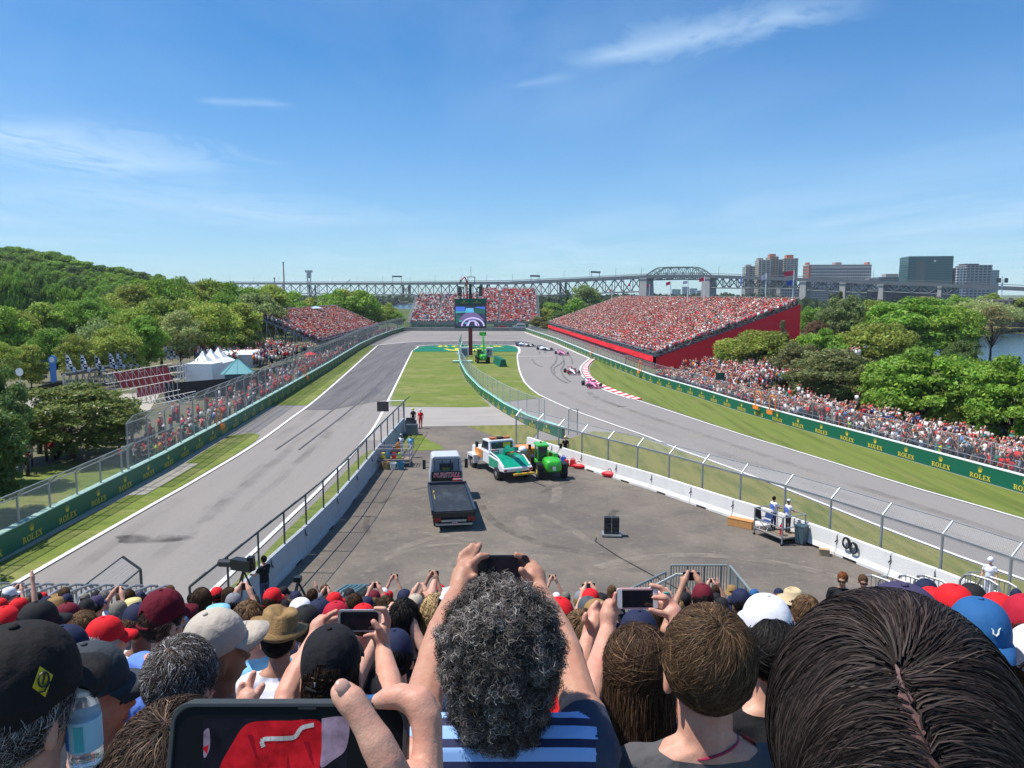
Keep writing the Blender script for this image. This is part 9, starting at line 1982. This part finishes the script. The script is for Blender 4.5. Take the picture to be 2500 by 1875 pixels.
# hand: thumb across the front, index finger over the top corner, palm below right, sleeve
hand_obj('person', 'hand close to us gripping the large phone from the right, knuckles bent', [
	[(1010, 2350, .47, 120, 1), (1005, 2160, .475, 92, 1), (1003, 2090, .48, 88), (1000, 1990, .487, 90), (1008, 1930, .49, 72)],
	[(985, 2010, .478, 62), (968, 1925, .474, 52), (944, 1862, .472, 45), (918, 1810, .474, 43), (896, 1772, .476, 36), (876, 1738, .478, 35), (858, 1712, .48, 38), (842, 1697, .482, 34), (830, 1690, .483, 25)],
	[(1040, 1990, .50, 52), (1040, 1890, .505, 44), (1045, 1810, .512, 37), (1040, 1752, .517, 41), (1022, 1716, .52, 41), (980, 1700, .522, 32), (948, 1704, .523, 28), (924, 1712, .524, 20)],
	[(1030, 2010, .51, 48), (1034, 1930, .53, 42), (1026, 1860, .555, 38), (990, 1830, .565, 34), (940, 1830, .567, 28)],
	[(1020, 2050, .51, 46), (1024, 1985, .54, 40), (1010, 1940, .56, 36), (970, 1930, .565, 30)],
	[(1010, 2090, .50, 42), (1012, 2045, .54, 36), (1000, 2015, .56, 32), (960, 2010, .565, 26)]], (1010, 2350, .47), 0, .0019)
mb = MB(); nc = W(836, 1676, .477); mb.ell((0, 0, 0), (.0052, .0024, .0048), mat('thumb_nail', (.55, .31, .24), .3), 12, 8, rot=(-.75, .5, R(12))); o = mb.build('thumb_nail', smooth=True, loc=nc)
hp_ = PEOPLE[-1]; o.parent = hp_; o.location = nc-hp_.location
# A - the big dark head right in front of us
pA, fA, hA = close_person('dark-haired woman whose large glossy head fills the lower right corner', 2190, 1464, .63, .0, cloth('dark_blouse', (.02, .02, .03)), 0, None, .007, top=1.78, fat=.95, lean=0.)
scal = mat('pinkish_scalp', (.115, .048, .04), .6, var=.7, vscale=90, bump=.3, bscale=200)
def fieldA(u):
	w0 = unit(np.array([[-.33, -.57, .74]]))[0]; x0 = -.33+.2*np.clip((.77-u[:, 2])/.9, 0, 1); dx = u[:, 0]-x0; sg = np.tanh(dx*30)
	lowf = np.stack([sg, 0*dx, .42-1.7*np.abs(dx)], 1); ca = (u@w0)[:, None]; d1 = unit(u-w0*ca+1e-5); up = d1+np.cross(d1, w0)*-.25+np.array([0, 0, -.55])*(1-ca)*1.6
	k = np.clip((u[:, 2:3]-.62)/.25, 0, 1); k = np.maximum(k, np.clip((u[:, 1:2]+.35)/.3, 0, 1)); return lowf*(1-k)+up*k
me = strands('dark_hair', (0, -.006, .0), (.0925, .104, .110), 'long', 62000, 16, .20, .0010, 101, .05, -.3, .3, field=fieldA, wv=.6, face=.45, fall=-.6, jit=.075, curl=(.0022, 6), roll=.35, mix=([(.013, .008, .007), (.026, .017, .014), (.05, .036, .031)], [.5, .37, .13]), basecol=mat('dark_hair_under', (.012, .008, .007), .9, spec=.05))
me.materials[0] = hair_mat('glossy_hair_strands', .58); me.materials[0].node_tree.nodes['Principled BSDF'].inputs['Specular IOR Level'].default_value = .1; hA_o = hair_on(pA, me, hA, (1, 1, 1), name='dark_hair')
mb = MB(); vs = []; nS = 30
for i in range(nS+1):
	q = i/nS; el = R(51)-q*R(52); az = -.55*(1-q)-q*.13+.012*math.sin(i*1.3); wd = (.01+.075*math.sin(q*math.pi)**.8)*(.8+.3*math.sin(i*2.1))
	for s in (-1, 1): a_ = az+s*wd; vs.append((.0925*1.035*math.cos(el)*math.sin(a_), -.006-.104*1.035*math.cos(el)*math.cos(a_), .110*1.035*math.sin(el)))
mb.add(vs, [(2*i, 2*i+2, 2*i+3, 2*i+1) for i in range(nS)], scal); sc_o = mb.build('scalp_parting', hA_o, smooth=True)
me = strands('parting_strands', (0, -.006, 0), (.0965, .108, .1145), 'long', 12000, 12, .10, .0012, 105, .03, -.8, .5, field=fieldA, fall=-.9, face=-.5, jit=.12, base=False, mix=([(.016, .01, .009), (.04, .028, .024)], [.5, .5])); hair_on(pA, me, hA, (1, 1, 1), name='parting_strands')
# emblems on caps
for o in PEOPLE:
	lb = o.get('label', '')
	cp_ = [c for c in kids(o) if c.name.startswith('cap')]
	if not cp_: continue
	cp_ = cp_[0]
	if 'leaping-cat' in lb:
		mb = MB(); S_ = lambda x, z: on_cap(math.pi+x*10, .35+z*9, .003)
		for a, b, w_ in (((-.02, .012), (-.004, .004), .0032), ((-.004, .004), (.012, .014), .003), ((.012, .014), (.02, .018), .002), ((-.004, .004), (.004, -.014), .0026), ((.008, .01), (.01, -.006), .002), ((-.02, .012), (-.022, .017), .0015)): mb.cyl(S_(*a), S_(*b), w_, white, w_*.7, 6)
		mb.build('cap_emblem', cp_)
	if 'curled emblem' in lb:
		mb = MB(); S_ = lambda x, z: on_cap(x*10-.15, .42+z*9, .003); mb.tube([S_(-.02, .014), S_(-.012, .008), S_(-.008, -.004), S_(0, -.01), (S_(.008, -.004)), S_(.008, .006), S_(.014, .012)], [.001, .002, .0025, .003, .0025, .0022, .001], white, 6); mb.build('cap_emblem', cp_)
	if 'round badge' in lb:
		mb = MB(); c0 = on_cap(.0, .55, .003); mb.ell(c0, (.014, .003, .017), mat('badge_gold', (.35, .25, .08), .5), 12, 6); mb.ell(c0+Vector((-.006, .003, .008)), (.008, .003, .009), red, 10, 5); mb.build('cap_emblem', cp_)
	if 'largest bright red' in lb: pass
# haze: the thin summer air over the whole place
mb = MB(); mb.box((0, 1500, 147), (4400, 3200, 300), black); hz_o = mb.build('haze'); hm = bpy.data.materials.new('thin_air'); hm.use_nodes = True; ht = hm.node_tree; ht.nodes.clear(); ho = ht.nodes.new('ShaderNodeOutputMaterial'); hv = ht.nodes.new('ShaderNodeVolumePrincipled')
hv.inputs['Color'].default_value = (.80, .88, 1, 1); hv.inputs['Density'].default_value = .0001; ht.links.new(hv.outputs[0], ho.inputs['Volume']); hz_o.data.materials.clear(); hz_o.data.materials.append(hm); tag(hz_o, kind='stuff')
scene.cycles.volume_bounces = 0; scene.cycles.volume_max_steps = 32
